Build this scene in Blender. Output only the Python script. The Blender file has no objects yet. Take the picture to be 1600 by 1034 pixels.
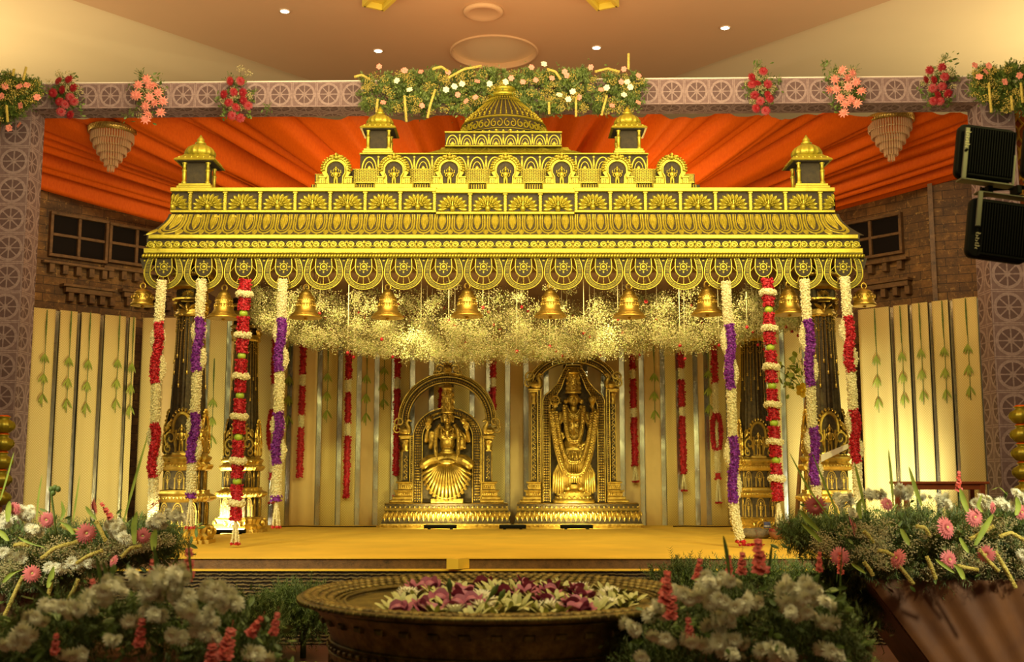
import bpy, math, random
import numpy as np
from mathutils import Vector, Matrix
random.seed(7); rng = np.random.default_rng(11)
PI = math.pi; R = math.radians
sc = bpy.context.scene
COL = sc.collection
# ------------------------------------------------------------ camera
CAMZ = 1.16                       # the lens height over the hall floor; the stage top is at .58
STZ = .58
FPX = 1700.0; PITCH = math.atan(222 / FPX)
cam_d = bpy.data.cameras.new('camera'); cam = bpy.data.objects.new('camera', cam_d); COL.objects.link(cam)
cam.location = (0, 0, CAMZ); cam.rotation_euler = (PI / 2 + PITCH, 0, 0)
cam_d.sensor_width = 36; cam_d.lens = FPX / 1600 * 36; cam_d.clip_end = 60
cam_d.dof.use_dof = True; cam_d.dof.focus_distance = 9.3; cam_d.dof.aperture_fstop = 4.0
sc.camera = cam
CP, SP = math.cos(PITCH), math.sin(PITCH)
def P(px, py, y):
    """world point at forward distance y that the photograph shows at px, py"""
    a, b = (px - 800) / FPX, (517 - py) / FPX
    s = y / (CP - b * SP)
    return Vector((a * s, y, CAMZ + s * (SP + b * CP)))
def PX(px, py, y): return P(px, py, y).x
def PZ(py, y): return P(800, py, y).z
# ------------------------------------------------------------ world and exposure
w = bpy.data.worlds.new('world'); sc.world = w; w.use_nodes = True
bg = w.node_tree.nodes['Background']; bg.inputs[0].default_value = (1, .72, .36, 1); bg.inputs[1].default_value = .06
sc.view_settings.view_transform = 'Standard'; sc.view_settings.look = 'None'
sc.view_settings.exposure = .5; sc.view_settings.gamma = 1; sc.view_settings.use_curve_mapping = False
sc.cycles.max_bounces = 6; sc.cycles.diffuse_bounces = 3; sc.cycles.glossy_bounces = 3; sc.cycles.transmission_bounces = 4; sc.cycles.transparent_max_bounces = 6
sc.cycles.caustics_reflective = False; sc.cycles.caustics_refractive = False; sc.cycles.sample_clamp_indirect = 4
# ------------------------------------------------------------ the hall's lamps, and unseen fills added for brightness
def lamp(kind, name, loc, target=None, energy=100, color=(1, .8, .4), size=.3, angle=60, blend=.6, size_y=None):
    d = bpy.data.lights.new(name, kind); o = bpy.data.objects.new(name, d); COL.objects.link(o)
    o.location = loc; d.energy = energy; d.color = color
    if kind == 'AREA':
        d.size = size
        if size_y: d.shape = 'RECTANGLE'; d.size_y = size_y
    else: d.shadow_soft_size = size
    if kind == 'SPOT': d.spot_size = R(angle); d.spot_blend = blend
    if target is not None:
        o.rotation_euler = (Vector(target) - Vector(loc)).to_track_quat('-Z', 'Y').to_euler()
    return o
YEL = (1, .90, .30); WRM = (1, .66, .26); WHT = (1, .88, .58)
# stage wash from the lighting stands out in the hall, both sides
lamp('SPOT', 'stage_wash_light', (3.4, 1.6, 4.3), (1.0, 9, 2.1), 640, YEL, .2, 48, .8)
lamp('SPOT', 'stage_wash_light', (-3.2, 1.6, 4.3), (-1.2, 9, 2.1), 470, YEL, .2, 48, .8)
# the hall's general glow, and unseen area fills added to brighten the ceiling
lamp('AREA', 'hall_glow_light', (0, 3.6, 6.3), (0, 5.5, 0), 240, (1, .84, .45), 6)
lamp('AREA', 'ceiling_back_fill', (-8.2, 12.5, 4.7), (-5.8, 12.5, 7), 120, (1, .76, .38), 3)
lamp('AREA', 'ceiling_back_fill', (8.2, 12.5, 4.7), (5.8, 12.5, 7), 130, (1, .78, .40), 3)
lamp('AREA', 'ceiling_back_fill', (0, 11.9, 5.15), (0, 12.8, 7), 14, (1, .50, .18), 3)
lamp('AREA', 'ceiling_fill', (0, 6.0, 5.3), (0, 8.5, 7), 430, (1, .75, .40), 6)
# unseen points added to brighten the drape, then warm lamps inside the temple canopy
lamp('POINT', 'drape_fill', (-1.5, 11.3, 3.65), None, 22, (1, .62, .22), .3)
lamp('POINT', 'drape_fill', (1.5, 11.3, 3.65), None, 22, (1, .62, .22), .3)
lamp('AREA', 'canopy_inner_light', (-.05, 9.3, 2.62), (-.05, 12.3, 1.2), 26, (1, .78, .34), 4.2, size_y=.4)
# LED bars on the stage floor
lamp('AREA', 'statue_uplight', (PX(690, 830, 11.5), 11.5, .66), (PX(690, 800, 12.1), 12.1, 1.1), 8, (1, .86, .35), .3, size_y=.06)
lamp('AREA', 'statue_uplight', (PX(900, 830, 11.5), 11.5, .66), (PX(900, 800, 12.1), 12.1, 1.1), 8, (1, .86, .35), .3, size_y=.06)
lamp('AREA', 'column_uplight', (PX(330, 832, 10.6), 10.6, .66), (PX(318, 700, 11.9), 12.3, 1.2), 22, (1, .88, .5), .35, size_y=.08)
lamp('SPOT', 'column_uplight', (PX(1378, 790, 10.9), 10.9, .62), (PX(1372, 760, 12), 12, 1.15), 150, (1, .92, .62), .06, 90, 1)
lamp('SPOT', 'column_uplight', (PX(235, 800, 8.2), 8.2, .62), (PX(262, 700, 9.3), 9.3, .95), 55, (1, .9, .5), .05, 48, 1)
lamp('SPOT', 'column_uplight', (PX(1330, 800, 8.2), 8.2, .62), (PX(1310, 700, 9.3), 9.3, .95), 55, (1, .9, .5), .05, 48, 1)
lamp('SPOT', 'column_uplight', (PX(1150, 830, 10.2), 10.2, .62), (PX(1184, 730, 11), 11, 1.0), 10, (1, .86, .4), .05, 80, 1)
lamp('SPOT', 'statue_fill', (-.9, 8.95, 2.45), (PX(698, 700, 12), 12, 1.35), 75, (1, .84, .36), .08, 42, .8)  # pair of unseen spots added to brighten the statues and the strips behind
lamp('SPOT', 'statue_fill', (.9, 8.95, 2.45), (PX(898, 690, 12), 12, 1.45), 75, (1, .84, .36), .08, 42, .8)
lamp('AREA', 'recess_light', (PX(772, 80, 13.74) - .1, 13.26, CAMZ + 5.62), (PX(772, 80, 13.74), 14.3, CAMZ + 5.66), 14, (1, .78, .2), .5, size_y=.08)
# unseen spots out in the hall, added to brighten both flower banks
lamp('SPOT', 'flower_bank_fill', (4.2, 2.4, 3.4), (2.9, 6.2, .8), 800, (1, .94, .66), .15, 36, .8)
lamp('SPOT', 'flower_bank_fill', (-4.2, 2.4, 3.4), (-3.0, 6.2, .8), 700, (1, .94, .66), .15, 36, .8)
# ------------------------------------------------------------ geometry chunks
class G:
    __slots__ = ('V', 'L', 'C', 'M', 'S')
    def __init__(s, V, L, C, M=None, S=None):
        s.V = np.asarray(V, float).reshape(-1, 3); s.L = np.asarray(L, np.int64).ravel(); s.C = np.asarray(C, np.int64).ravel()
        n = len(s.C)
        s.M = np.zeros(n, np.int64) if M is None else np.asarray(M, np.int64)
        s.S = np.zeros(n, bool) if S is None else np.asarray(S, bool)
    def cp(s, V=None): return G(s.V.copy() if V is None else V, s.L, s.C, s.M.copy(), s.S.copy())
    def t(s, x=0, y=0, z=0): return s.cp(s.V + np.array((x, y, z), float))
    def s_(s, x, y=None, z=None):
        if y is None: y = z = x
        g = s.cp(s.V * np.array((x, y, z), float))
        return g.flip() if x * y * z < 0 else g
    def flip(s):
        out = s.L.copy(); o = np.concatenate(([0], np.cumsum(s.C)))
        for k in range(len(s.C)): out[o[k]:o[k + 1]] = s.L[o[k]:o[k + 1]][::-1]
        return G(s.V, out, s.C, s.M, s.S)
    def r(s, axis, a):
        m = np.array(Matrix.Rotation(a, 3, axis)); return s.cp(s.V @ m.T)
    def m(s, M4):
        m = np.array(M4); return s.cp(s.V @ m[:3, :3].T + m[:3, 3])
    def map(s, f): return s.cp(np.asarray(f(s.V)))
    def mat(s, i): s = s.cp(); s.M[:] = i; return s
    def sm(s, b=True): s = s.cp(); s.S[:] = b; return s
def J(*gs):
    gs = [g for x in gs for g in (x if isinstance(x, (list, tuple)) else [x]) if g is not None]
    off = np.cumsum([0] + [len(g.V) for g in gs])
    return G(np.concatenate([g.V for g in gs]), np.concatenate([g.L + off[i] for i, g in enumerate(gs)]),
             np.concatenate([g.C for g in gs]), np.concatenate([g.M for g in gs]), np.concatenate([g.S for g in gs]))
def FG(V, faces, mat=0, smooth=False):
    L = [i for f in faces for i in f]
    return G(V, L, [len(f) for f in faces], [mat] * len(faces), [smooth] * len(faces))
def box(x0, x1, y0, y1, z0, z1):
    x0, x1 = min(x0, x1), max(x0, x1); y0, y1 = min(y0, y1), max(y0, y1); z0, z1 = min(z0, z1), max(z0, z1)
    V = [(x, y, z) for z in (z0, z1) for y in (y0, y1) for x in (x0, x1)]
    return FG(V, [(0, 2, 3, 1), (4, 5, 7, 6), (0, 1, 5, 4), (2, 6, 7, 3), (0, 4, 6, 2), (1, 3, 7, 5)])
def bbox(x0, x1, y0, y1, z0, z1, b=.004):
    """a box with chamfered front (-y) edges"""
    V = [(x0, y1, z0), (x1, y1, z0), (x1, y1, z1), (x0, y1, z1), (x0, y0 + b, z0), (x1, y0 + b, z0), (x1, y0 + b, z1), (x0, y0 + b, z1),
         (x0 + b, y0, z0 + b), (x1 - b, y0, z0 + b), (x1 - b, y0, z1 - b), (x0 + b, y0, z1 - b)]
    return FG(V, [(3, 2, 1, 0), (0, 1, 5, 4), (1, 2, 6, 5), (2, 3, 7, 6), (3, 0, 4, 7), (4, 5, 9, 8), (5, 6, 10, 9), (6, 7, 11, 10), (7, 4, 8, 11), (8, 9, 10, 11)])
def rings(Rs, closed=True, cap0=True, cap1=True, smooth=True, mat=0):
    """loft: Rs = list of (n,3) rings, all the same n"""
    n = len(Rs[0]); k = len(Rs); V = np.concatenate([np.asarray(r, float) for r in Rs])
    F = []
    for a in range(k - 1):
        for i in range(n if closed else n - 1):
            j = (i + 1) % n
            F.append((a * n + i, a * n + j, (a + 1) * n + j, (a + 1) * n + i))
    g = FG(V, F, mat, smooth)
    ex = []
    if cap0: ex.append(tuple(range(n))[::-1])
    if cap1: ex.append(tuple((k - 1) * n + i for i in range(n)))
    if ex: g = G(g.V, np.concatenate([g.L, [i for f in ex for i in f]]), np.concatenate([g.C, [len(f) for f in ex]]), np.concatenate([g.M, [mat] * len(ex)]), np.concatenate([g.S, [False] * len(ex)]))
    return g
def lathe(prof, n=24, smooth=True, rib=None, ribn=0, a0=0, caps=True):
    """profile [(r,z)]; rib(r index)->amplitude gives lobes"""
    a = np.linspace(0, 2 * PI, n, endpoint=False) + a0; Rs = []
    for k, (r, z) in enumerate(prof):
        rr = np.full(n, max(r, 1e-5))
        if rib: rr = rr * (1 + rib[k] * np.abs(np.sin(a * ribn / 2)) - rib[k] / 2)
        Rs.append(np.stack([rr * np.cos(a), rr * np.sin(a), np.full(n, z)], 1))
    return rings(Rs, smooth=smooth, cap0=caps, cap1=caps)
def loft_poly(base, prof, smooth=False):
    """base: (n,2) cross section of unit half width; prof [(scale,z)]"""
    b = np.asarray(base, float)
    return rings([np.concatenate([b * s, np.full((len(b), 1), z)], 1) for s, z in prof], smooth=smooth)
def frames(pts, closed=False):
    p = np.asarray(pts, float); n = len(p)
    t = np.roll(p, -1, 0) - np.roll(p, 1, 0)
    if not closed: t[0] = p[1] - p[0]; t[-1] = p[-1] - p[-2]
    t /= np.linalg.norm(t, axis=1)[:, None] + 1e-12
    up = np.array((0, -1, 0.)) if abs(t[0][1]) < .9 else np.array((1, 0, 0.))
    N = []; v = up
    for k in range(n):
        v = v - t[k] * (v @ t[k]); l = np.linalg.norm(v)
        if l < 1e-6: v = np.cross(t[k], (1, .3, .2)); l = np.linalg.norm(v)
        v = v / l; N.append(v)
    N = np.array(N); B = np.cross(t, N)
    return p, t, N, B
def tube(pts, r, n=6, closed=False, smooth=True, flat=1.0):
    p, t, N, B = frames(pts, closed); k = len(p); rr = np.broadcast_to(np.asarray(r, float), (k,))
    a = np.linspace(0, 2 * PI, n, endpoint=False)
    Rs = [p[i] + rr[i] * (np.cos(a)[:, None] * N[i] * flat + np.sin(a)[:, None] * B[i]) for i in range(k)]
    if closed: Rs.append(Rs[0])
    return rings(Rs, smooth=smooth, cap0=not closed, cap1=not closed)
def limb(pts, rad, n=10):
    """closed round-ended tube"""
    p = [np.array(q, float) for q in pts]; r = list(rad)
    d0 = p[0] - p[1]; d0 /= np.linalg.norm(d0) + 1e-9; d1 = p[-1] - p[-2]; d1 /= np.linalg.norm(d1) + 1e-9
    P2 = [p[0] + d0 * r[0] * .95, p[0] + d0 * r[0] * .6] + p + [p[-1] + d1 * r[-1] * .6, p[-1] + d1 * r[-1] * .95]
    return tube(P2, [r[0] * .25, r[0] * .8] + r + [r[-1] * .8, r[-1] * .25], n)
def ell(cx, cy, cz, rx, ry, rz, nu=12, nv=8):
    prof = [(math.sin(PI * k / nv), -math.cos(PI * k / nv)) for k in range(nv + 1)]
    prof[0] = (.02, -1); prof[-1] = (.02, 1)
    return lathe(prof, nu).s_(rx, ry, rz).t(cx, cy, cz)
OCT = FG([(0, 0, -1), (1, 0, 0), (0, 1, 0), (-1, 0, 0), (0, -1, 0), (0, 0, 1)], [(0, 2, 1), (0, 3, 2), (0, 4, 3), (0, 1, 4), (5, 1, 2), (5, 2, 3), (5, 3, 4), (5, 4, 1)])
def scatter(g, X, sc_=1.0, rot=True, sq=None, mats=None):
    """copies of chunk g at points X (numpy, fast)"""
    X = np.asarray(X, float); n = len(X); m = len(g.V); sc_ = np.broadcast_to(np.asarray(sc_, float), (n,))
    V = np.repeat(g.V[None], n, 0)
    if rot:
        q = rng.normal(size=(n, 4)); q /= np.linalg.norm(q, axis=1)[:, None]; w_, x, y, z = q.T
        M = np.stack([1 - 2 * (y * y + z * z), 2 * (x * y - z * w_), 2 * (x * z + y * w_), 2 * (x * y + z * w_), 1 - 2 * (x * x + z * z), 2 * (y * z - x * w_), 2 * (x * z - y * w_), 2 * (y * z + x * w_), 1 - 2 * (x * x + y * y)], 1).reshape(n, 3, 3)
        V = np.einsum('nij,nvj->nvi', M, V)
    V = V * sc_[:, None, None] + X[:, None, :]
    L = (g.L[None] + (np.arange(n) * m)[:, None]).ravel()
    M_ = np.tile(g.M, n) if mats is None else np.repeat(np.asarray(mats), len(g.C))
    return G(V.reshape(-1, 3), L, np.tile(g.C, n), M_, np.tile(g.S, n))
# --- relief pieces: x right, z up, height towards -y, foot at y=0
def stroke(pts, w=.02, h=.01, closed=False, mat=0):
    p = np.asarray(pts, float); n = len(p)
    t = np.roll(p, -1, 0) - np.roll(p, 1, 0)
    if not closed: t[0] = p[1] - p[0]; t[-1] = p[-1] - p[-2]
    t /= np.linalg.norm(t, axis=1)[:, None] + 1e-12
    N = np.stack([-t[:, 1], t[:, 0]], 1); w = np.broadcast_to(np.asarray(w, float), (n,))
    pr = [(-.5, 0), (-.26, -h), (.26, -h), (.5, 0)]
    V = np.concatenate([np.stack([p[:, 0] + N[:, 0] * w * u, np.full(n, y), p[:, 1] + N[:, 1] * w * u], 1) for u, y in pr])
    F = []
    for k in range(3):
        for i in range(n if closed else n - 1):
            j = (i + 1) % n; F.append((k * n + i, k * n + j, (k + 1) * n + j, (k + 1) * n + i))
    if not closed: F += [(0, n, 2 * n, 3 * n), (3 * n - 1 + n, 3 * n - 1, 2 * n - 1, n - 1)]
    return FG(V, F, mat)
def leaf(cx, cz, a, l, w, h=.012, mat=0, n=6, tip=.5):
    """almond leaf from its root at (cx,cz) pointing along angle a (0 = up)"""
    o = []
    for k in range(n + 1):
        u = k / n; o.append((w / 2 * math.sin(PI * u ** (1 + tip * .3)) ** .8 if 0 < u < 1 else 0, u * l))
    out = o + [(-x, z) for x, z in o[-2:0:-1]]
    V = [(x, 0, z) for x, z in out] + [(x * .55, -h, l * .5 + (z - l * .5) * .7) for x, z in out] + [(0, -h * .8, l * .5)]
    m = len(out); F = [(i, (i + 1) % m, m + (i + 1) % m, m + i) for i in range(m)] + [(m + i, m + (i + 1) % m, 2 * m) for i in range(m)]
    return FG(V, F, mat).r('Y', a).t(cx, 0, cz)
def blob(cx, cz, rx, rz=None, h=.012, n=8, mat=0):
    rz = rz or rx; V = []
    for s, y in ((1, 0), (.8, -.65 * h), (.4, -h)):
        V += [(cx + rx * s * math.cos(2 * PI * k / n), y, cz + rz * s * math.sin(2 * PI * k / n)) for k in range(n)]
    F = [(a * n + i, a * n + (i + 1) % n, (a + 1) * n + (i + 1) % n, (a + 1) * n + i) for a in (0, 1) for i in range(n)] + [tuple(2 * n + i for i in range(n))]
    return FG(V, F, mat, True)
def arc(cx, cz, r, a0, a1, n=12, rz=None):
    rz = rz or r; return [(cx + r * math.cos(a0 + (a1 - a0) * k / n), cz + rz * math.sin(a0 + (a1 - a0) * k / n)) for k in range(n + 1)]
def spiral(cx, cz, r0, r1, a0, turns, n=14):
    return [(cx + (r0 + (r1 - r0) * k / n) * math.cos(a0 + turns * 2 * PI * k / n), cz + (r0 + (r1 - r0) * k / n) * math.sin(a0 + turns * 2 * PI * k / n)) for k in range(n + 1)]
def plate(pts, y0=0, y1=.01, mat=1):
    """flat cut shape, front at y0, back at y1"""
    n = len(pts); V = [(x, y0, z) for x, z in pts] + [(x, y1, z) for x, z in pts]
    return FG(V, [tuple(range(n)), tuple(range(2 * n - 1, n - 1, -1))] + [(i, i + n, (i + 1) % n + n, (i + 1) % n) for i in range(n)], mat)
def ringplate(out, inn, y0=0, y1=.01, mat=1, closed=False):
    """band between two outlines with the same count"""
    n = len(out); V = [(x, y, z) for o, y in ((out, y0), (inn, y0), (out, y1), (inn, y1)) for x, z in o]
    F = []
    for i in range(n if closed else n - 1):
        j = (i + 1) % n; F += [(i, j, n + j, n + i), (2 * n + i, 3 * n + i, 3 * n + j, 2 * n + j), (i, 2 * n + i, 2 * n + j, j), (n + i, n + j, 3 * n + j, 3 * n + i)]
    return FG(V, F, mat)
# ------------------------------------------------------------ objects
def mesh(name, g, mats):
    me = bpy.data.meshes.new(name)
    nv, nl, nf = len(g.V), len(g.L), len(g.C)
    me.vertices.add(nv); me.vertices.foreach_set('co', g.V.astype(np.float32).ravel())
    me.loops.add(nl); me.loops.foreach_set('vertex_index', g.L.astype(np.int32))
    me.polygons.add(nf); st = np.concatenate(([0], np.cumsum(g.C)[:-1]))
    me.polygons.foreach_set('loop_start', st.astype(np.int32))
    me.polygons.foreach_set('loop_total', g.C.astype(np.int32))
    me.polygons.foreach_set('material_index', g.M.astype(np.int32)); me.polygons.foreach_set('use_smooth', g.S)
    for m in (mats if isinstance(mats, (list, tuple)) else [mats]): me.materials.append(m)
    me.update(calc_edges=True); me.validate()
    return me
def tag(o, label, cat, group=None, kind=None):
    o['label'] = label; o['category'] = cat
    if group: o['group'] = group
    if kind: o['kind'] = kind
    return o
def empty(name, loc, label, cat, group=None, rz=0, kind='thing'):
    o = bpy.data.objects.new(name, None); COL.objects.link(o); o.location = loc; o.rotation_euler = (0, 0, rz); o.empty_display_size = .1
    return tag(o, label, cat, group, kind)
def part(name, g, mats, parent=None, label=None, local=False):
    """child mesh; g in world coordinates unless local (parents may be rotated only with local)"""
    if parent is not None and not local:
        l = parent.location
        if parent.parent: l = l + parent.parent.location
        g = g.t(-l.x, -l.y, -l.z)
    o = bpy.data.objects.new(name, mesh(name, g, mats)); COL.objects.link(o)
    if parent is not None: o.parent = parent
    if label: o['label'] = label
    return o
def thing(name, g, mats, label, cat, group=None, loc=(0, 0, 0), kind='thing', rz=0):
    """top-level single mesh; g local to loc"""
    o = part(name, g, mats); o.location = loc; o.rotation_euler = (0, 0, rz); return tag(o, label, cat, group, kind)
def struct(name, g, mats, parent=None):
    o = part(name, g, mats, parent); o['kind'] = 'structure'; return o
def kids(o, _c={}):
    if o.name not in _c: _c[o.name] = list(o.children)
    return _c[o.name]
def dup(o, loc=None, label=None, rz=None, group=None, scale=None):
    c = o.copy(); COL.objects.link(c)
    if loc is not None: c.location = loc
    if rz is not None: c.rotation_euler = (0, 0, rz)
    if label: c['label'] = label
    if group: c['group'] = group
    if scale is not None: c.scale = (scale,) * 3 if not isinstance(scale, tuple) else scale
    for ch in kids(o):
        d = ch.copy(); COL.objects.link(d); d.parent = c
        for g2 in kids(ch):
            e = g2.copy(); COL.objects.link(e); e.parent = d
    return c
# ------------------------------------------------------------ materials
def nt(name):
    m = bpy.data.materials.new(name); m.use_nodes = True; t = m.node_tree; b = t.nodes['Principled BSDF']; return m, t, b
def setp(b, col=None, rough=None, metal=None, spec=None, emit=None, es=0, trans=None, alpha=None, sss=None):
    if col is not None: b.inputs['Base Color'].default_value = (*col, 1)
    if rough is not None: b.inputs['Roughness'].default_value = rough
    if metal is not None: b.inputs['Metallic'].default_value = metal
    if spec is not None: b.inputs['Specular IOR Level'].default_value = spec
    if emit is not None: b.inputs['Emission Color'].default_value = (*emit, 1); b.inputs['Emission Strength'].default_value = es
    if trans is not None: b.inputs['Transmission Weight'].default_value = trans
    if alpha is not None: b.inputs['Alpha'].default_value = alpha
def coords(t, kind='Object', scale=(1, 1, 1)):
    tc = t.nodes.new('ShaderNodeTexCoord'); mp = t.nodes.new('ShaderNodeMapping'); mp.inputs['Scale'].default_value = scale
    t.links.new(tc.outputs[kind], mp.inputs[0]); return mp.outputs[0]
def noise(t, vec, scale, detail=4, rough=.6):
    n = t.nodes.new('ShaderNodeTexNoise'); n.inputs['Scale'].default_value = scale; n.inputs['Detail'].default_value = detail; n.inputs['Roughness'].default_value = rough
    t.links.new(vec, n.inputs['Vector']); return n.outputs['Fac']
def ramp(t, fac, stops):
    r = t.nodes.new('ShaderNodeValToRGB'); e = r.color_ramp.elements
    while len(e) < len(stops): e.new(.5)
    for k, (p, c) in enumerate(stops): e[k].position = p; e[k].color = (*c, 1) if len(c) == 3 else c
    t.links.new(fac, r.inputs[0]); return r.outputs[0]
def bump(t, b, fac, st=.3, dist=.01):
    n = t.nodes.new('ShaderNodeBump'); n.inputs['Strength'].default_value = st; n.inputs['Distance'].default_value = dist
    t.links.new(fac, n.inputs['Height']); t.links.new(n.outputs[0], b.inputs['Normal']); return n
def math_(t, op, a, b=None, c=None):
    n = t.nodes.new('ShaderNodeMath'); n.operation = op
    for k, v in enumerate((a, b, c)):
        if v is None: continue
        if isinstance(v, (int, float)): n.inputs[k].default_value = v
        else: t.links.new(v, n.inputs[k])
    return n.outputs[0]
def mixc(t, fac, a, b):
    n = t.nodes.new('ShaderNodeMix'); n.data_type = 'RGBA'
    for s, v in ((n.inputs[0], fac), (n.inputs[6], a), (n.inputs[7], b)):
        if isinstance(v, (int, float)): s.default_value = v
        elif isinstance(v, tuple): s.default_value = (*v, 1) if len(v) == 3 else v
        else: t.links.new(v, s)
    return n.outputs[2]
def simple(name, col, rough=.6, metal=0, var=0, sc_=30, **k):
    m, t, b = nt(name); setp(b, col, rough, metal, **k)
    if var:
        f = noise(t, coords(t), sc_); c = tuple(max(0, x * (1 - var)) for x in col); d = tuple(min(1, x * (1 + var)) for x in col)
        t.links.new(ramp(t, f, [(.3, c), (.7, d)]), b.inputs['Base Color'])
    return m
def goldmat(name, a, b_, dark, rough=.36, metal=.75, sc_=22, bs=.35, worn=(.30, .42)):
    m, t, b = nt(name); setp(b, a, rough, metal)
    v = coords(t); f = noise(t, v, sc_, 6, .7)
    c = ramp(t, f, [(worn[0], dark), (worn[1], b_), (.68, a)])
    t.links.new(c, b.inputs['Base Color'])
    f2 = noise(t, v, sc_ * 9, 3, .6); bump(t, b, f2, bs, .004)
    return m
M = {}
M['gold'] = goldmat('gold_paint', (.43, .365, .032), (.31, .26, .02), (.09, .07, .01), .36, .5, 14, .3, (.22, .36))
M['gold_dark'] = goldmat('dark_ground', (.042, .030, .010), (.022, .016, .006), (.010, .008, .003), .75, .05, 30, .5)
M['brass'] = goldmat('antique_brass', (.82, .58, .13), (.62, .42, .08), (.25, .15, .03), .33, .8, 16, .18, (.25, .42))
M['statue'] = goldmat('statue_brass', (.74, .53, .12), (.52, .35, .07), (.14, .08, .02), .34, .8, 22, .22, (.28, .48))
M['brass_dark'] = goldmat('blackened_brass', (.11, .075, .03), (.05, .035, .015), (.015, .01, .005), .42, .5, 34, .5)
M['bell'] = goldmat('bell_brass', (.75, .52, .10), (.52, .34, .06), (.18, .10, .02), .34, .85, 18, .3, (.2, .42))
M['urn'] = goldmat('bowl_brass', (.30, .24, .06), (.16, .12, .03), (.03, .02, .008), .42, .7, 16, .5, (.30, .5))
M['fabric_cream'] = None
def weave(name, a, b_, s=55, rough=.75):
    m, t, b = nt(name); setp(b, a, rough)
    v = coords(t, 'Object', (1, 1, 1)); sx = t.nodes.new('ShaderNodeSeparateXYZ'); t.links.new(v, sx.inputs[0])
    u = math_(t, 'ADD', sx.outputs[0], sx.outputs[1]); k = 2 * PI * s / 3
    p = math_(t, 'ABSOLUTE', math_(t, 'SINE', math_(t, 'MULTIPLY', math_(t, 'ADD', u, sx.outputs[2]), k)))
    q = math_(t, 'ABSOLUTE', math_(t, 'SINE', math_(t, 'MULTIPLY', math_(t, 'SUBTRACT', u, sx.outputs[2]), k)))
    f = math_(t, 'MULTIPLY', p, q)
    t.links.new(ramp(t, f, [(.25, b_), (.5, a)]), b.inputs['Base Color']); bump(t, b, f, .35, .003)
    return m
M['brocade'] = weave('cream_brocade', (.84, .70, .30), (.68, .53, .16))
M['plain_cloth'] = simple('plain_cream_cloth', (.80, .60, .27), .8, var=.06, sc_=3)
def mirror_mat():
    m, t, b = nt('mirror_strip'); setp(b, (.62, .62, .55), .27, 1)
    f = noise(t, coords(t, 'Object', (1, 1, .6)), 5, 2); bump(t, b, f, .35, .03)
    return m
M['mirror'] = mirror_mat()
def orange():
    m, t, b = nt('orange_drape'); setp(b, (.85, .16, .015), .62)
    b.inputs['Specular IOR Level'].default_value = .15
    f = noise(t, coords(t, 'Object', (8, 2, 2)), 12, 3); t.links.new(ramp(t, f, [(.3, (.68, .095, .003)), (.7, (.78, .135, .005))]), b.inputs['Base Color'])
    return m
M['orange'] = orange()
def stonewheel():
    """printed cloth: rows of carved wheels, from the mesh's UV (one wheel per unit square)"""
    m, t, b = nt('wheel_print_cloth'); setp(b, (.4, .3, .3), .8)
    uv = t.nodes.new('ShaderNodeUVMap'); sx = t.nodes.new('ShaderNodeSeparateXYZ'); t.links.new(uv.outputs[0], sx.inputs[0])
    fx = math_(t, 'SUBTRACT', math_(t, 'FRACT', sx.outputs[0]), .5); fy = math_(t, 'SUBTRACT', math_(t, 'FRACT', sx.outputs[1]), .5)
    r = math_(t, 'SQRT', math_(t, 'ADD', math_(t, 'MULTIPLY', fx, fx), math_(t, 'MULTIPLY', fy, fy)))
    a = math_(t, 'ARCTAN2', fy, fx)
    def near(x, c, w_): return math_(t, 'LESS_THAN', math_(t, 'ABSOLUTE', math_(t, 'SUBTRACT', x, c)), w_)
    rim = near(r, .40, .045); hub = math_(t, 'LESS_THAN', r, .085)
    sp = math_(t, 'LESS_THAN', math_(t, 'ABSOLUTE', math_(t, 'SINE', math_(t, 'MULTIPLY', a, 4))), math_(t, 'DIVIDE', .085, math_(t, 'MAXIMUM', r, .08)))
    sp = math_(t, 'MULTIPLY', sp, math_(t, 'LESS_THAN', r, .38))
    ax = math_(t, 'ABSOLUTE', fx); ay = math_(t, 'ABSOLUTE', fy); mx = math_(t, 'MAXIMUM', ax, ay)
    edge = near(mx, .47, .018)
    hi = math_(t, 'MAXIMUM', math_(t, 'MAXIMUM', rim, hub), math_(t, 'MAXIMUM', sp, edge))
    inside = math_(t, 'LESS_THAN', r, .36)
    n1 = noise(t, uv.outputs[0], 9, 6, .75)
    ground = mixc(t, n1, (.09, .05, .055), (.31, .21, .21))
    ground = mixc(t, math_(t, 'MULTIPLY', inside, .55), ground, (.07, .035, .035))
    c = mixc(t, math_(t, 'MULTIPLY', hi, math_(t, 'ADD', .15, n1)), ground, mixc(t, n1, (.24, .17, .17), (.54, .42, .41)))
    t.links.new(c, b.inputs['Base Color'])
    bump(t, b, math_(t, 'ADD', hi, math_(t, 'MULTIPLY', n1, .8)), .4, .006)
    return m
M['wheel'] = stonewheel()
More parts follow.
